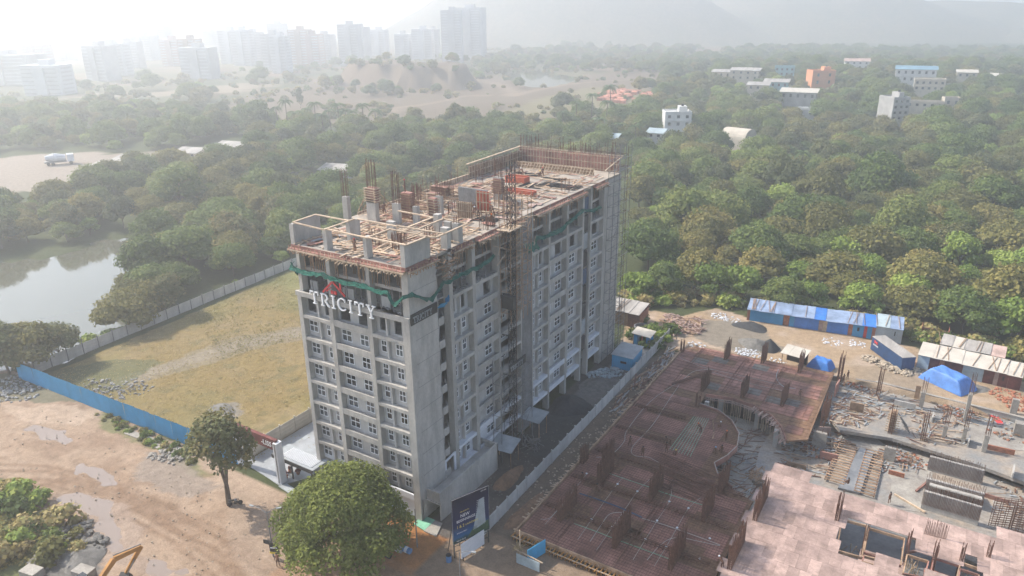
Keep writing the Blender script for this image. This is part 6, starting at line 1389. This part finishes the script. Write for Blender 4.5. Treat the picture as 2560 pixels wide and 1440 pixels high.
for i,(u,v,s,lb) in enumerate(((25,935,1.05,'leftmost dark tree at the near pond corner'),(95,925,1.15,'broad dark tree at the near pond corner before the wall end'),(150,905,.9,'small dark tree leaning over the near pond corner'),(-40,905,1.0,'cut off dark tree at the left picture edge by the pond'),(60,880,.8,'dark tree behind the pair at the near pond corner'))):
    q=P(u,v); k=[4,1,4,0,1][i]; o=thing('tree',lb,'tree',(q[0],q[1],0),i*1.3,group='trees at the near pond corner'); o.scale=(s,)*3; O('crown',KIND[k][0],o); O('trunk',KIND[k][1],o)
for i,(u,v,s,k,lb) in enumerate(((322,822,1.05,5,'large overhanging tree at the pond bank by the wall'),(372,800,1.1,1,'olive tree right of the large overhanging one at the bank'),(350,785,1.05,5,'tree behind the overhanging tree at the pond bank'),(335,755,.9,1,'tree standing at the inner curve of the pond'),(418,785,1.0,4,'dark tree between the bank trees and the wall'),(395,690,.8,3,'small yellow green tree at the pond inlet'),(370,660,.7,3,'bright bush-like tree on the pond inlet'))):
    q=P(u,v); o=thing('tree',lb,'tree',(q[0],q[1],0),i*1.1,group='trees at the pond bank'); o.scale=(s,)*3; O('crown',KIND[k][0],o); O('trunk',KIND[k][1],o)
# shrubs and weeds
shm=[crown('crown',1.3,1.3,.0,6,260,.2,m,520+i,lr=.5,flat_=.8) for i,m in enumerate(('leaf_bright','leaf_green','leaf_olive','leaf_dry'))]
nsh=0
def shrub(q,s,k,label,group):
    o=O('shrub',shm[k],None,(q[0],q[1],gz(q[0],q[1])-.1),rz=R_(0,6),scale=s,label=label,cat='shrub',group=group); return o
rr=random.Random(9)
bush=poly_px([(-60,1190),(30,1200),(110,1250),(150,1300),(190,1320),(240,1370),(180,1400),(80,1410),(-80,1440)])
for k in range(110):
    x=rr.uniform(-52,-24); y=rr.uniform(-34,-15)
    if inside(np.array([x]),np.array([y]),bush)[0]: kk=rr.choice([0,0,1,2,3,3]); ss=rr.uniform(.7,1.7); nm=('large ' if ss>1.3 else 'small ' if ss<.95 else '')+['bright green','deep green','olive','dry yellowish'][kk]; shrub((x,y),ss,kk,nm+' bush in the lower left thicket, '+('beside the dirt road' if x>-36 else 'towards the left edge'),nm+' bushes of the lower left thicket '+('by the road' if x>-36 else 'at the edge'))
for k in range(46):
    u=rr.uniform(240,480); v=1035+(u-240)*.47+rr.uniform(-14,14); shrub(P(u,v),rr.uniform(.25,.6),rr.choice([0,1,3,2]),'low weed clump along the foot of the blue fence','weed clumps at the blue fence')
for u,v,s,lb in ((225,862,1.5,'bushy sapling on the pond side of the grey wall, nearest'),(275,845,1.3,'bushy sapling on the pond side of the grey wall, second'),(590,708,.7,'small green bush on top of the grey wall'),(300,835,1.0,'low sapling by the grey wall at the bank')): shrub(P(u,v),s,0,lb,'saplings along the grey wall')
for k in range(22):
    q=(rr.uniform(-1.5,5.5),rr.uniform(62,72)); 
    if k<16: q=(rr.uniform(3.2,6.6),rr.uniform(61,70))
    shrub(q,rr.uniform(.8,1.5),rr.choice([0,1]),'bright creeper bush over the far end of the compound wall','creeper bushes at the wall end')
for k in range(150):
    u=rr.uniform(1570,2600); base=750 if u<1850 else 762+(u-1870)*.17; q=P(u,base+rr.uniform(-8,16)+ (10 if u>2280 else 0)); shrub(q,rr.uniform(.7,1.9),rr.choice([3,3,2,0,1]),'dry grassy shrub along the wood edge behind the sheds' if u>1860 else 'leafy shrub along the wood edge left of the sheds','shrubs along the wood edge behind the sheds' if u>1860 else 'shrubs along the wood edge left of the sheds')
# grass tufts of the field
m_=[];
def tufts(name,label,poly,n,size,matn,h=.35):
    lo=poly.min(0);hi=poly.max(0); x=RNG.uniform(lo[0],hi[0],n*3); y=RNG.uniform(lo[1],hi[1],n*3); ok=inside(x,y,poly)&((vnoise(x,y,7,91)*.6+vnoise(x,y,2.5,92)*.4)>RNG.uniform(.15,.95,n*3))&~((x>-18.5)&(x<3)&(y>-2)&(y<58)); x=x[ok][:n]; y=y[ok][:n]; k=len(x)
    cen=np.stack([x,y,terrain_z(x,y)+h*.3],1); nor=np.stack([RNG.normal(size=k)*.5,RNG.normal(size=k)*.5,np.ones(k)],1)
    me=cards(name,cen,nor,RNG.uniform(.5,1.4,k)*size,RNG.random(k),matn); O(name,me,label=label,cat='grass',kind='stuff')
tufts('dry_grass','dry olive grass of the fenced field',poly_px([(120,940),(740,672),(830,700),(830,1130),(620,1150)]),16000,.10,'leaf_dry')
tufts('weeds','green weeds in the fenced field',poly_px([(480,790),(740,672),(830,700),(830,820),(560,900)]),6000,.12,'leaf_olive')
tufts('weeds','weeds round the thicket at the lower left edge',bush,2500,.2,'leaf_olive')
# ---------------------------------------------------------------- palms
def palm(seed,h,nf=15,fl=3.2):
    r2=random.Random(seed); m_=MB(); p=Vector((0,0,0)); lean=Vector((r2.uniform(-.08,.08),r2.uniform(-.08,.08),1))
    for k in range(5): q=p+lean*h/5+Vector((r2.uniform(-.06,.06),r2.uniform(-.06,.06),0)); m_.tube(p,q,.2-.015*k,.185-.015*k,6); p=q
    tr=m_.mesh('trunk','bark'); cen=[];nor=[];sz=[]
    for i in range(nf):
        a=6.283*i/nf+r2.uniform(-.2,.2); up=r2.uniform(-.1,.9); c_=p.copy()
        for k in range(9):
            t=k/8; d=Vector((math.cos(a),math.sin(a),up-1.9*t)).normalized(); c_=c_+d*fl/9
            for s in (-1,1): cen.append(c_+Vector((-math.sin(a),math.cos(a),-.35))*s*.28*(1-t*.5)); nor.append(Vector((-math.sin(a)*s*.5,math.cos(a)*s*.5,.8))); sz.append(.42*(1-t*.45))
    return cards('crown',np.array(cen),np.array(nor),np.array(sz),np.array([r2.random() for _ in sz]),'leaf_palm'),tr
PK=[palm(1,9),palm(2,11),palm(3,7.5)]
def put_palm(u,v,k,s,label,group,z=0):
    q=P(u,v); x,y=q[0],q[1]; o=thing('palm_tree',label,'palm tree',(x,y,gz(x,y)),R_(0,6),group=group); o.scale=(s,)*3; O('crown',PK[k][0],o); O('trunk',PK[k][1],o); CLEAR.append((x,y,1.5))
for i,(u,v,s) in enumerate(((1408,345,1.3),(1440,330,1.3),(1497,365,1.5),(1512,330,1.6),(1530,300,1.7),(1548,370,1.3),(1590,385,1.3),(1478,310,1.4),(1570,330,1.2),(1615,400,1.0))): put_palm(u,v,i%3,s,'tall palm rising from the wood before the orange nursery field','palms before the nursery field')
for i,u in enumerate((700,722,742,775,792,812,830,850,868,890,915,940)): put_palm(u,330+(i*7)%18,i%3,1.3+.1*(i%3),'hazy palm in the row along the wood edge beyond the roof','palms in the hazy row')
put_palm(1990,470,1,1.1,'bright plantain-like palm standing out of the wood on the right','plantain in the wood'); put_palm(1960,440,2,1.0,'pale green palm left of the plantain-like one','plantain in the wood'); put_palm(1735,425,2,1.0,'drooping palm left of the arched shed','palm by the arched shed')
for i,(u,v) in enumerate(((2460,260),(2480,250),(2440,275),(2130,290),(2110,300))): put_palm(u,v,i%3,1.2,'palm among the village trees','palms among the village trees')
# tall narrow trees
nar=crown('crown',1.7,13,1.5,26,2600,.4,'leaf_dark',560,lr=.8,flat_=1.1,withcore=False)
for i,(u,v,s) in enumerate(((1128,348,1.15),(1142,346,1.3),(1156,348,1.2),(1170,352,.9),(752,272,1.0),(1075,352,.8),(600,285,.7))):
    q=P(u,v); o=thing('tree',['tallest dark narrow tree behind the roof','dark narrow tree in the middle of the tall clump behind the roof','dark narrow tree at the right of the tall clump behind the roof','slim dark tree right of the tall clump','lone slim hazy tree on the far plain','pale narrow tree left of the tall clump','faint slim tree far left on the plain'][i],'tree',(q[0],q[1],gz(q[0],q[1])),i,group='tall narrow trees'); o.scale=(s,s,s*.95); O('crown',nar,o); O('trunk',KIND[0][1],o)
# ---------------------------------------------------------------- village and distant houses
mat('house_orange',(.62,.27,.14),.85,.3,.1,fine=.05); mat('house_white',(.60,.59,.57),.85,.3,.1,fine=.05); mat('house_cream',(.50,.44,.36),.85,.3,.15,fine=.06); mat('house_teal',(.25,.42,.44),.85,.3,.15,fine=.06); mat('house_grey',(.36,.35,.34),.85,.3,.2,fine=.08); mat('roof_blue',(.16,.28,.36),.7,.3,.2); mat('tower_white',(.62,.62,.62),.85,.05,.12); mat('tower_tan',(.46,.36,.30),.85,.05,.15); mat('tower_grey',(.52,.51,.50),.85,.05,.15); mat('tower_pink',(.50,.38,.34),.85,.05,.15)  # tower colours paled towards the haze, distant fade painted in
def house(label,u,v,w,d,h,matn,roof='flat',rz=0.15,floors=2,wn=3,roofm='roof_sheet',cat='house',extra=None,bands=True,lift=3.5):
    q=P(u,v); x,y=q[0],q[1]; z=gz(x,y)+lift
    for _ in range(4): q=P(u,v,z); x,y=q[0],q[1]; z=gz(x,y)+lift
    CLEAR.append((x,y,max(w,d)*.62)); 
    for f in (.35,.8,1.25,1.7): 
        dx,dy=CAM[0]-x,CAM[1]-y; l=math.hypot(dx,dy); CLEAR.append((x+dx/l*max(w,d)*f*1.1,y+dy/l*max(w,d)*f*1.1,w*.35))
    t=thing('house',label,cat,(x,y,z),rz); MB().box(-w/2,w/2,-d/2,d/2,-6,h).build('wall',matn,t)
    fh=h/floors; ww=min(1.3,w/wn*.45); win=MB().box(-ww/2,ww/2,-.05,.05,0,fh*.42).mesh('window','glass'); wins=MB().box(-.05,.05,-ww/2,ww/2,0,fh*.42).mesh('window','glass')
    for f in range(floors):
        for k in range(wn): O('window',win,t,(-w/2+w*(k+.5)/wn,-d/2-.01,f*fh+fh*.35))
        nd=max(1,round(wn*d/w))
        for k in range(nd): O('window',wins,t,(w/2+.01,-d/2+d*(k+.5)/nd,f*fh+fh*.35))
        if bands and f: MB().box(-w/2-.25,w/2+.25,-d/2-.5,-d/2,f*fh-.12,f*fh+.05).build('ledge',matn,t)
    if roof=='flat': 
        m_=MB(); e=.2; m_.box(-w/2-e,w/2+e,-d/2-e,d/2+e,h,h+.2); m_.box(-w/2,w/2,-d/2,-d/2+.15,h+.2,h+.9); m_.box(-w/2,w/2,d/2-.15,d/2,h+.2,h+.9); m_.box(-w/2,-w/2+.15,-d/2+.15,d/2-.15,h+.2,h+.9); m_.box(w/2-.15,w/2,-d/2+.15,d/2-.15,h+.2,h+.9); m_.build('roof',matn,t)
    elif roof=='hut': MB().q([(-w/2-.8,-d/2-.8,h-.1),(w/2+.8,-d/2-.8,h-.1),(w/2+.8,d/2+.8,h+1.3),(-w/2-.8,d/2+.8,h+1.3),(-w/2-.8,-d/2-.8,h+.05),(w/2+.8,-d/2-.8,h+.05),(w/2+.8,d/2+.8,h+1.45),(-w/2-.8,d/2+.8,h+1.45)],((3,2,1,0),(4,5,6,7),(0,1,5,4),(1,2,6,5),(2,3,7,6),(3,0,4,7))).build('roof',roofm,t)
    elif roof=='gable': MB().q([(-w/2-.6,-d/2-.6,h),(w/2+.6,-d/2-.6,h),(w/2+.6,d/2+.6,h),(-w/2-.6,d/2+.6,h),(-w/2-.6,0,h+2.0),(w/2+.6,0,h+2.0)],((0,1,5,4),(2,3,4,5),(1,2,5),(3,0,4),(3,2,1,0))).build('roof',roofm,t)
    if extra: extra(t,w,d,h)
    return t
def tank(t,w,d,h): MB().box(w*.05,w*.35,-d*.2,d*.3,h+.2,h+2.8).build('stair_head',t.children[0].data.materials[0].name if t.children else 'house_white',t); MB().tube((w*.2,0,h+2.8),(w*.2,0,h+3.8),.6,.6,8).build('water_tank','black',t)
house('two storey orange house with dark windows and a roof tank',2048,218,15,11,9.0,'house_orange',rz=.55,floors=2,wn=2,extra=tank)
house('white house with roof rooms standing in the wood',1690,316,12,10,6.5,'house_white',rz=.5,floors=2,wn=3,extra=tank,lift=7)
house('unfinished house with open terraces left of the orange house',1862,200,20,9,7,'house_cream','hut',.1,2,4,'roof_sheet')
house('pale flat roofed house left of the unfinished terraces',1805,196,14,8,5,'house_cream','hut',.1,1,3,'roof_sheet')
house('small turquoise house behind the village trees',1960,190,14,8,6.5,'house_teal','flat',.2,2,4)
house('long low house with a wide pale sheet roof below the orange house',1995,255,20,11,4.6,'house_grey','hut',.1,1,5,'roof_cream')
house('low teal walled house with sheet roof left of the orange house',1940,222,15,9,4.0,'house_teal','hut',.15,1,4,'roof_sheet')
house('low house with an earth coloured sheet roof in the village',1895,228,13,8,3.5,'house_cream','hut',.15,1,3,'roof_sheet')
house('large blue roofed hall at the right of the village',2285,205,24,14,8.5,'house_white','gable',.1,2,6,'roof_blue')
house('cream balcony house below the blue roofed hall',2320,228,17,10,6.5,'house_cream','flat',.1,2,5)
house('grey unfinished apartment tower with red brick infill in the village',2228,300,9,12,11.0,'house_grey','flat',.7,4,3,extra=tank)
house('small white house hidden by trees under the orange house',2015,292,9,6,3.5,'house_white','flat',.1,1,2)
house('pale pink villa far behind the orange house',2140,172,18,10,6,'house_white','gable',.2,2,4,'ply_pink')
house('small pale house at the right end of the village',2375,265,8,6,4,'house_cream','flat',.3,1,2)
house('low wall-like building right of the unfinished tower',2300,272,22,5,3,'house_cream','flat',.1,1,6)
house('low sheet roofed house far right of the village',2415,195,12,8,4,'house_cream','hut',.1,1,3,'roof_cream'); house('small pale roofed hut far right on the slope',2490,200,8,6,3,'house_white','hut',.1,1,2,'roof_cream')
for i,(u,v,w) in enumerate(((578,376,16),(475,392,14),(320,412,13),(600,408,9),(850,437,18),(250,430,7))):
    house(['low hazy shed with pale roof in the left wood','long hazy shed roof beside the dirt road','open white shed at the end of the dirt road','small white hut below the hazy shed','long low grey shed in the wood behind the roof columns','tiny pale hut beside the dirt road'][i],u,v,w*.8,5,2.2,'house_cream' if i!=4 else 'house_grey','hut',.2,1,3,'roof_sheet',cat='shed',lift=.3)
house('pale hut at the wood edge beside the palms',1640,345,7,5,2.6,'house_white','hut',.1,1,2,'sheet_pale',cat='shed'); house('tiny white hut under the palms',1533,358,4,4,2.6,'house_white','hut',.1,1,1,'sheet_pale',cat='shed')
# arched shed
q=P(1845,352); q=P(1845,352,4); t=thing('arched_shed','tan barrel roofed shed alone in the wood','shed',(q[0],q[1],3),1.35); CLEAR.append((q[0],q[1],9)); CLEAR.append((q[0]+4,q[1]-12,8)); CLEAR.append((q[0]+8,q[1]-24,7)); m_=MB(); n=12; w,l,h=5.5,12,5.5
V=[(w*math.cos(math.pi*k/n),y,2.5+h*.75*math.sin(math.pi*k/n)) for y in(-l/2,l/2) for k in range(n+1)]; m_.q(V,[(k,k+1,n+2+k,n+1+k) for k in range(n)]+[tuple(range(n,-1,-1)),tuple(range(n+1,2*n+2))]); m_.build('barrel_roof','house_cream',t); MB().box(-w,w,-l/2,l/2,-6,2.5).build('wall','house_cream',t)
# nursery rows of small orange huts
q=poly_px([(1495,246),(1560,240),(1650,250),(1648,272),(1560,270),(1500,262)]); hb=MB().q([(-2,-1.2,0),(2,-1.2,0),(2,1.2,0),(-2,1.2,0),(-2,-1.2,1.8),(2,-1.2,1.8),(2,1.2,2.6),(-2,1.2,2.6)],MB.BF).mesh('hut','brick'); lo=q.min(0);hi=q.max(0); y=lo[1]
mat('nursery_orange',(.44,.18,.12),.8,.3,.2,objvar=.3); hb.materials[0]=MATS['nursery_orange']; cnt=0
while y<hi[1]:
    x=lo[0]
    while x<hi[0]:
        if inside(np.array([x]),np.array([y]),q)[0] and cnt<130 and random.random()<.75: O('stack_hut',hb,None,(x+R_(-.6,.6),y+R_(-.6,.6),gz(x,y)),rz=R_(-.4,.4),label='small orange roofed hut in the crowded red block by the palms',cat='hut',group='orange huts of the crowded block'); cnt+=1
        x+=5.0
    y+=7.0
# vehicles
def vehicle(label,u,v,rz,l,w,h,matn,cat):
    q=P(u,v); t=thing(cat.replace(' ','_'),label,cat,(q[0],q[1],gz(q[0],q[1])),rz); CLEAR.append((q[0],q[1],l*.8)); return t
t=vehicle('white concrete mixer truck standing on the hazy dirt road',152,418,.25,9,2.5,3.5,'white_paint','mixer truck'); t.scale=(1.7,)*3
MB().box(-1.2,1.2,-4,2,.8,1.2).build('chassis','steel_grey',t); MB().box(-1.2,1.2,2.2,4,.8,3.0).build('cab','white_paint',t); MB().box(-1.1,1.1,4.0,4.05,1.9,2.7).build('windscreen','glass',t); m_=MB(); m_.tube((0,-3.6,2.2),(0,-1.2,2.3),.7,1.3,10); m_.tube((0,-1.2,2.3),(0,1.8,2.0),1.3,.9,10); m_.build('mixer_drum','white_paint',t)
for y in(-3,-1.8,3): 
    for s in(-1,1): MB().tube((s*1.0,y,.5),(s*1.25,y,.5),.5,.5,10).build('wheel','black',t)
t.rotation_euler=(0,0,-.45); t.scale=(1.35,)*3
def car(label,u,v,rz,matn='white_paint'):
    t=vehicle(label,u,v,rz,4.2,1.8,1.5,matn,'car'); m_=MB(); m_.q([(-2.2,-.9,.35),(2.2,-.9,.35),(2.2,.9,.35),(-2.2,.9,.35),(-2.15,-.85,1.0),(2.1,-.85,.95),(2.1,.85,.95),(-2.15,.85,1.0)],MB.BF); m_.build('body',matn,t)
    MB().q([(-1.8,-.8,1.0),(1.2,-.8,1.0),(1.2,.8,1.0),(-1.8,.8,1.0),(-1.3,-.7,1.5),(.5,-.7,1.5),(.5,.7,1.5),(-1.3,.7,1.5)],MB.BF).build('cabin','glass',t); MB().box(-1.25,.45,-.68,.68,1.5,1.54).build('roof',matn,t)
    for x in(-1.4,1.4):
        for s in(-1,1): MB().tube((x,s*.75,.35),(x,s*.95,.35),.35,.35,10).build('wheel','black',t)
    return t
t=car('white car on the lane in front of the unfinished tower',2157,296,.1); t.scale=(1.5,)*3; t=car('silver car half hidden left of the white car',2100,299,.2,'sheet_grey'); t.scale=(1.3,)*3
# green and blue awnings glimpsed behind the roof
for i,(u,v,mt,lb) in enumerate(((1045,466,'tarp_light','blue and white awning glimpsed behind the roof'),(1100,452,'net_green','green sheet awning glimpsed behind the roof'),(1205,395,'tarp_light','pale blue awning in the wood behind the back parapet'))):
    q=P(u,v); MB().obox((q[0],q[1],2.5),9,4,.15).build('awning',mt,label=lb,cat='awning'); CLEAR.append((q[0],q[1],6)); CLEAR.append((q[0]+5,q[1]-8,5))
# trees of the quarry mound and the skyline of far towers
TW=[(60,230,60,24,28.5,'tower_grey'),(20,210,70,30,26.4,'tower_grey'),(130,235,34,18,22.8,'tower_white'),(215,195,34,20,26.9,'tower_grey'),(262,200,26,18,32.1,'tower_grey'),(290,190,34,16,32.2,'tower_white'),(330,170,30,16,29.9,'tower_grey'),(365,150,40,18,32.8,'tower_grey'),(410,140,34,20,42.9,'tower_grey'),(440,165,26,16,31.2,'tower_pink'),(462,170,24,18,34.9,'tower_pink'),(487,180,20,16,34.6,'tower_tan'),(505,195,34,16,29.0,'tower_grey'),(560,190,40,16,45.1,'tower_grey'),(585,160,26,16,40.7,'tower_white'),(615,165,24,16,41.6,'tower_white'),(640,158,26,16,37.6,'tower_grey'),(668,178,18,14,36.5,'tower_white'),(690,175,22,16,38.4,'tower_grey'),(708,182,18,14,37.3,'tower_white'),(730,178,24,16,45.9,'tower_grey'),(758,160,26,18,40.7,'tower_tan'),(785,160,26,18,35.3,'tower_pink'),(815,150,28,16,32.8,'tower_grey'),(845,165,20,14,44.2,'tower_white'),(880,160,26,20,46.2,'tower_grey'),(905,150,22,18,41.7,'tower_grey'),(950,140,26,16,36.3,'tower_white'),(990,150,30,16,35.7,'tower_grey'),(1010,150,20,16,32.8,'tower_white'),(1060,150,28,14,38.7,'tower_white'),(1085,140,18,16,36.3,'tower_grey'),(1133,158,26,20,60.8,'tower_grey'),(1177,150,38,30,63.7,'tower_grey'),(345,205,50,30,15.5,'tower_white'),(160,150,30,20,17.9,'tower_grey'),(100,170,30,20,27.4,'tower_pink'),(540,130,30,20,33.3,'tower_grey'),(700,130,30,20,44.4,'tower_grey'),(20,150,40,24,6.0,'tower_grey')]
wbase={}
ORD=['first','second','third','fourth','fifth','sixth','seventh','eighth','ninth','tenth','eleventh','twelfth']
TW.sort(); secc={}
TW=[q for i,q in enumerate(TW) if i%4!=2 or q[0]>1100]
for i,(u,v,w,d,h,mt) in enumerate(TW):
    sec='far left' if u<300 else 'left' if u<600 else 'middle' if u<900 else 'right'; secc[sec]=secc.get(sec,-1)+1; od=ORD[secc[sec]%12]
    q=P(u,v); w*=.95; t=thing('tower_block',{'tower_grey':'grey','tower_white':'white','tower_tan':'tan','tower_pink':'pale pink'}[mt]+(' tall' if h>50 else ' low' if h<24 else '')+' tower block, '+od+' from the left in the '+sec+' of the city','tower block',(q[0],q[1],0),.4+R_(-.15,.15),group='towers of the distant city')
    m_=MB(); m_.box(-w/2,w/2,-d/2,d/2,-3,h); m_.box(-w*.12,w*.18,-d*.2,d*.2,h,h+4); m_.box(-w/2+w*.36,-w/2+w*.64,-d/2-2,-d/2,0,h-2); m_.build('wall',mt,t)
    n=int(h/3.1)
    for s in range(2):
        m_=MB()
        for f in range(n): x0=-w/2+w*.04 if s==0 else w*.16; m_.box(x0,x0+w*.28,-d/2-.9,-d/2,f*3.1+1.0,f*3.1+1.9)
        m_.build('balcony_row','tower_white' if mt!='tower_white' else 'tower_grey',t)
    m_=MB()
    for f in range(n): m_.box(w/2,w/2+.1,-d*.35,d*.35,f*3.1+1.0,f*3.1+2.3)
    m_.build('window_row','tower_grey',t)  # window rows in pale wall grey, haze fade put into the colour
q=P(345,212); CLEAR.append((q[0],q[1],30))
# ---------------------------------------------------------------- woods: placed once everything else stands
def free(x,y,r=0):
    return all((x-a)**2+(y-b)**2>(c+r)**2 for a,b,c in CLEAR)
rg=random.Random(5); spots=[]
def scatter(poly,step_near,dens=1.0,excl=()):
    lo=poly.min(0); hi=poly.max(0); y=max(lo[1],-10)
    while y<min(hi[1],1150):
        st=step_near*(1 if y<260 else 1.15 if y<450 else 1.6); x=max(lo[0],-700)
        while x<min(hi[0],420):
            X=x+rg.uniform(-.42,.42)*st; Y=y+rg.uniform(-.42,.42)*st; x+=st
            if rg.random()>dens: continue
            a=np.array([X]);b=np.array([Y])
            if not inside(a,b,poly)[0] or any(inside(a,b,e)[0] for e in excl): continue
            u,v,w=px(X,Y,4)
            if poly is WOODL and v<400 and rg.random()<.38: continue
            if w<10 or u<-120 or u>2680 or v>1000: continue
            if not free(X,Y,3.2): continue
            spots.append((X,Y,w,u,v))
        y+=st
scatter(WOODR,8.0); scatter(WOODL,7.8,.93,(ROADL,)); scatter(WOODM,11,.8)
spots=[s for s in spots if not(s[1]<62 and -92<s[0]<8) and not (s[0]>-22 and s[0]<12 and s[1]<70)]
# sparse scrub on the far plain
for k in range(900):
    X=rg.uniform(-640,60);Y=rg.uniform(260,1150);u,v,w=px(X,Y,3)
    if 0<u<2560 and 20<v<330 and free(X,Y,3) and not inside(np.array([X]),np.array([Y]),fpond)[0] and vnoise(np.array([X]),np.array([Y]),50,77)[0]>.5: spots.append((X,Y,w,u,v))
spots.sort(key=lambda s:s[2])
def place_name(u,v):
    if u>1560:
        if v>640: return ('in the front row behind the blue tarpaulin sheds','trees in the front row behind the sheds') if u>1860 else ('at the wood edge behind the timber-sheet shed','trees at the wood edge by the far yard')
        if v>460: return ('in the dense wood behind the worker sheds, lower slope','trees of the wood behind the sheds, lower slope') if u>2060 else ('in the wood just past the far corner of the block','trees of the wood past the block')
        if v>300: return ('in the upper wood below the village houses','trees of the upper wood below the village')
        return ('between the distant village houses','trees between the village houses')
    if u>720: return ('in the hazy wood behind the building roof','trees of the wood behind the roof')
    if v>560: return ('between the pond and the grey compound wall','trees between the pond and the wall')
    if v>440: return ('on the far bank of the pond','trees on the far bank of the pond')
    return ('in the hazy wood beyond the dirt road with the truck','trees beyond the dirt road')
NAMEK=['leafy green','olive green','broad spreading green','small bright green','dark green','wide olive crowned']
INDIV=285
for i,(X,Y,w,u,v) in enumerate(spots[:INDIV]):
    k=rg.choices(range(6),[4,3,3,2,2,3])[0]
    if v>640 and u>1560: k=rg.choice([0,1,3,3,5])
    cm,tm,R=KIND[k]; s=rg.choice([rg.uniform(.6,.95),rg.uniform(.9,1.25),rg.uniform(1.1,1.6)]); pl,gr=place_name(u,v)
    if Y<80 and X<-60: s*=.9
    if v<300 and u>1650: s*=.8
    size='tall ' if s>1.2 else 'low ' if s<.84 else ''
    o=thing('tree',f'{size}{NAMEK[k]} tree {pl}','tree',(X,Y,float(terrain_z(np.array(X),np.array(Y)))),rg.uniform(0,6.28),group=f'{size}{NAMEK[k]} {gr}'); o.scale=(s,s,s*rg.uniform(.8,1.2))
    O('crown',cm,o); O('trunk',tm,o)
rest=spots[INDIV:]
src=[O('crown_source',KIND[k][0]) for k in range(0)]
def gn_stuff(name,pts,crowns,label,cat):
    me=bpy.data.meshes.new(name); me.from_pydata([p[:3] for p in pts],[],[])
    a=me.attributes.new('rotz','FLOAT','POINT'); a.data.foreach_set('value',[rg.uniform(0,6.28) for _ in pts])
    a=me.attributes.new('siz','FLOAT','POINT'); a.data.foreach_set('value',[p[3] for p in pts])
    a=me.attributes.new('pick','INT','POINT'); a.data.foreach_set('value',[rg.randrange(len(crowns)) for _ in pts])
    o=O(name,me,label=label,cat=cat,kind='stuff')
    ng=bpy.data.node_groups.new(name,'GeometryNodeTree'); ng.interface.new_socket('Geometry',in_out='INPUT',socket_type='NodeSocketGeometry'); ng.interface.new_socket('Geometry',in_out='OUTPUT',socket_type='NodeSocketGeometry')
    n=ng.nodes; L=ng.links.new; gi=n.new('NodeGroupInput'); go=n.new('NodeGroupOutput'); ip=n.new('GeometryNodeInstanceOnPoints'); j=n.new('GeometryNodeGeometryToInstance')
    for c_ in reversed(crowns):
        oi=n.new('GeometryNodeObjectInfo'); oi.inputs['Object'].default_value=c_; oi.transform_space='ORIGINAL'; L(oi.outputs['Geometry'],j.inputs[0])
    def att(nm,t):
        q=n.new('GeometryNodeInputNamedAttribute'); q.data_type=t; q.inputs['Name'].default_value=nm; return q.outputs['Attribute']
    L(gi.outputs[0],ip.inputs['Points']); L(j.outputs[0],ip.inputs['Instance']); ip.inputs['Pick Instance'].default_value=True; L(att('pick','INT'),ip.inputs['Instance Index'])
    cx=n.new('ShaderNodeCombineXYZ'); L(att('rotz','FLOAT'),cx.inputs[2]); L(cx.outputs[0],ip.inputs['Rotation']); L(att('siz','FLOAT'),ip.inputs['Scale']); L(ip.outputs[0],go.inputs[0])
    md=o.modifiers.new('scatter','NODES'); md.node_group=ng; return o
srcs=[]
for k in range(6):
    for o in bpy.data.objects:
        if o.data==KIND[k][0]: srcs.append(o); break
gn_stuff('woodland',[(X,Y,float(terrain_z(np.array(X),np.array(Y)))-.3,rg.uniform(.65,1.5)) for X,Y,w,u,v in rest],srcs,'far woods stretching into the haze behind the building and village','woodland')

# scrub on the open plain, the quarry rim and under the wood edges
pts=[]
for k in range(5200):
    X=rg.uniform(-640,90);Y=rg.uniform(180,1000);u,v,w=px(X,Y,1)
    if not(-40<u<2600 and 40<v<440): continue
    A=np.array([X]);B=np.array([Y])
    if inside(A,B,fpond)[0] or inside(A,B,ROADL)[0] or not free(X,Y,1): continue
    if inside(A,B,WOODR)[0] or (vnoise(A,B,45,78)[0]*.6+vnoise(A,B,14,79)[0]*.4)<.43+.1*rg.random(): continue
    q=math.hypot((X+372)/60,(Y-455)/34); s_=rg.uniform(.7,2.6)*(1.5 if .8<q<1.4 else 1)
    pts.append((X,Y,gz(X,Y)-.2,s_))
shs=[]
for k in range(4):
    for o in bpy.data.objects:
        if o.data==shm[k]: shs.append(o); break
gn_stuff('scrub',pts,[shs[1],shs[2],shs[2],shs[3]] if len(shs)>3 else shs,'low scrub dotting the hazy brown plain beyond the wood','scrub')
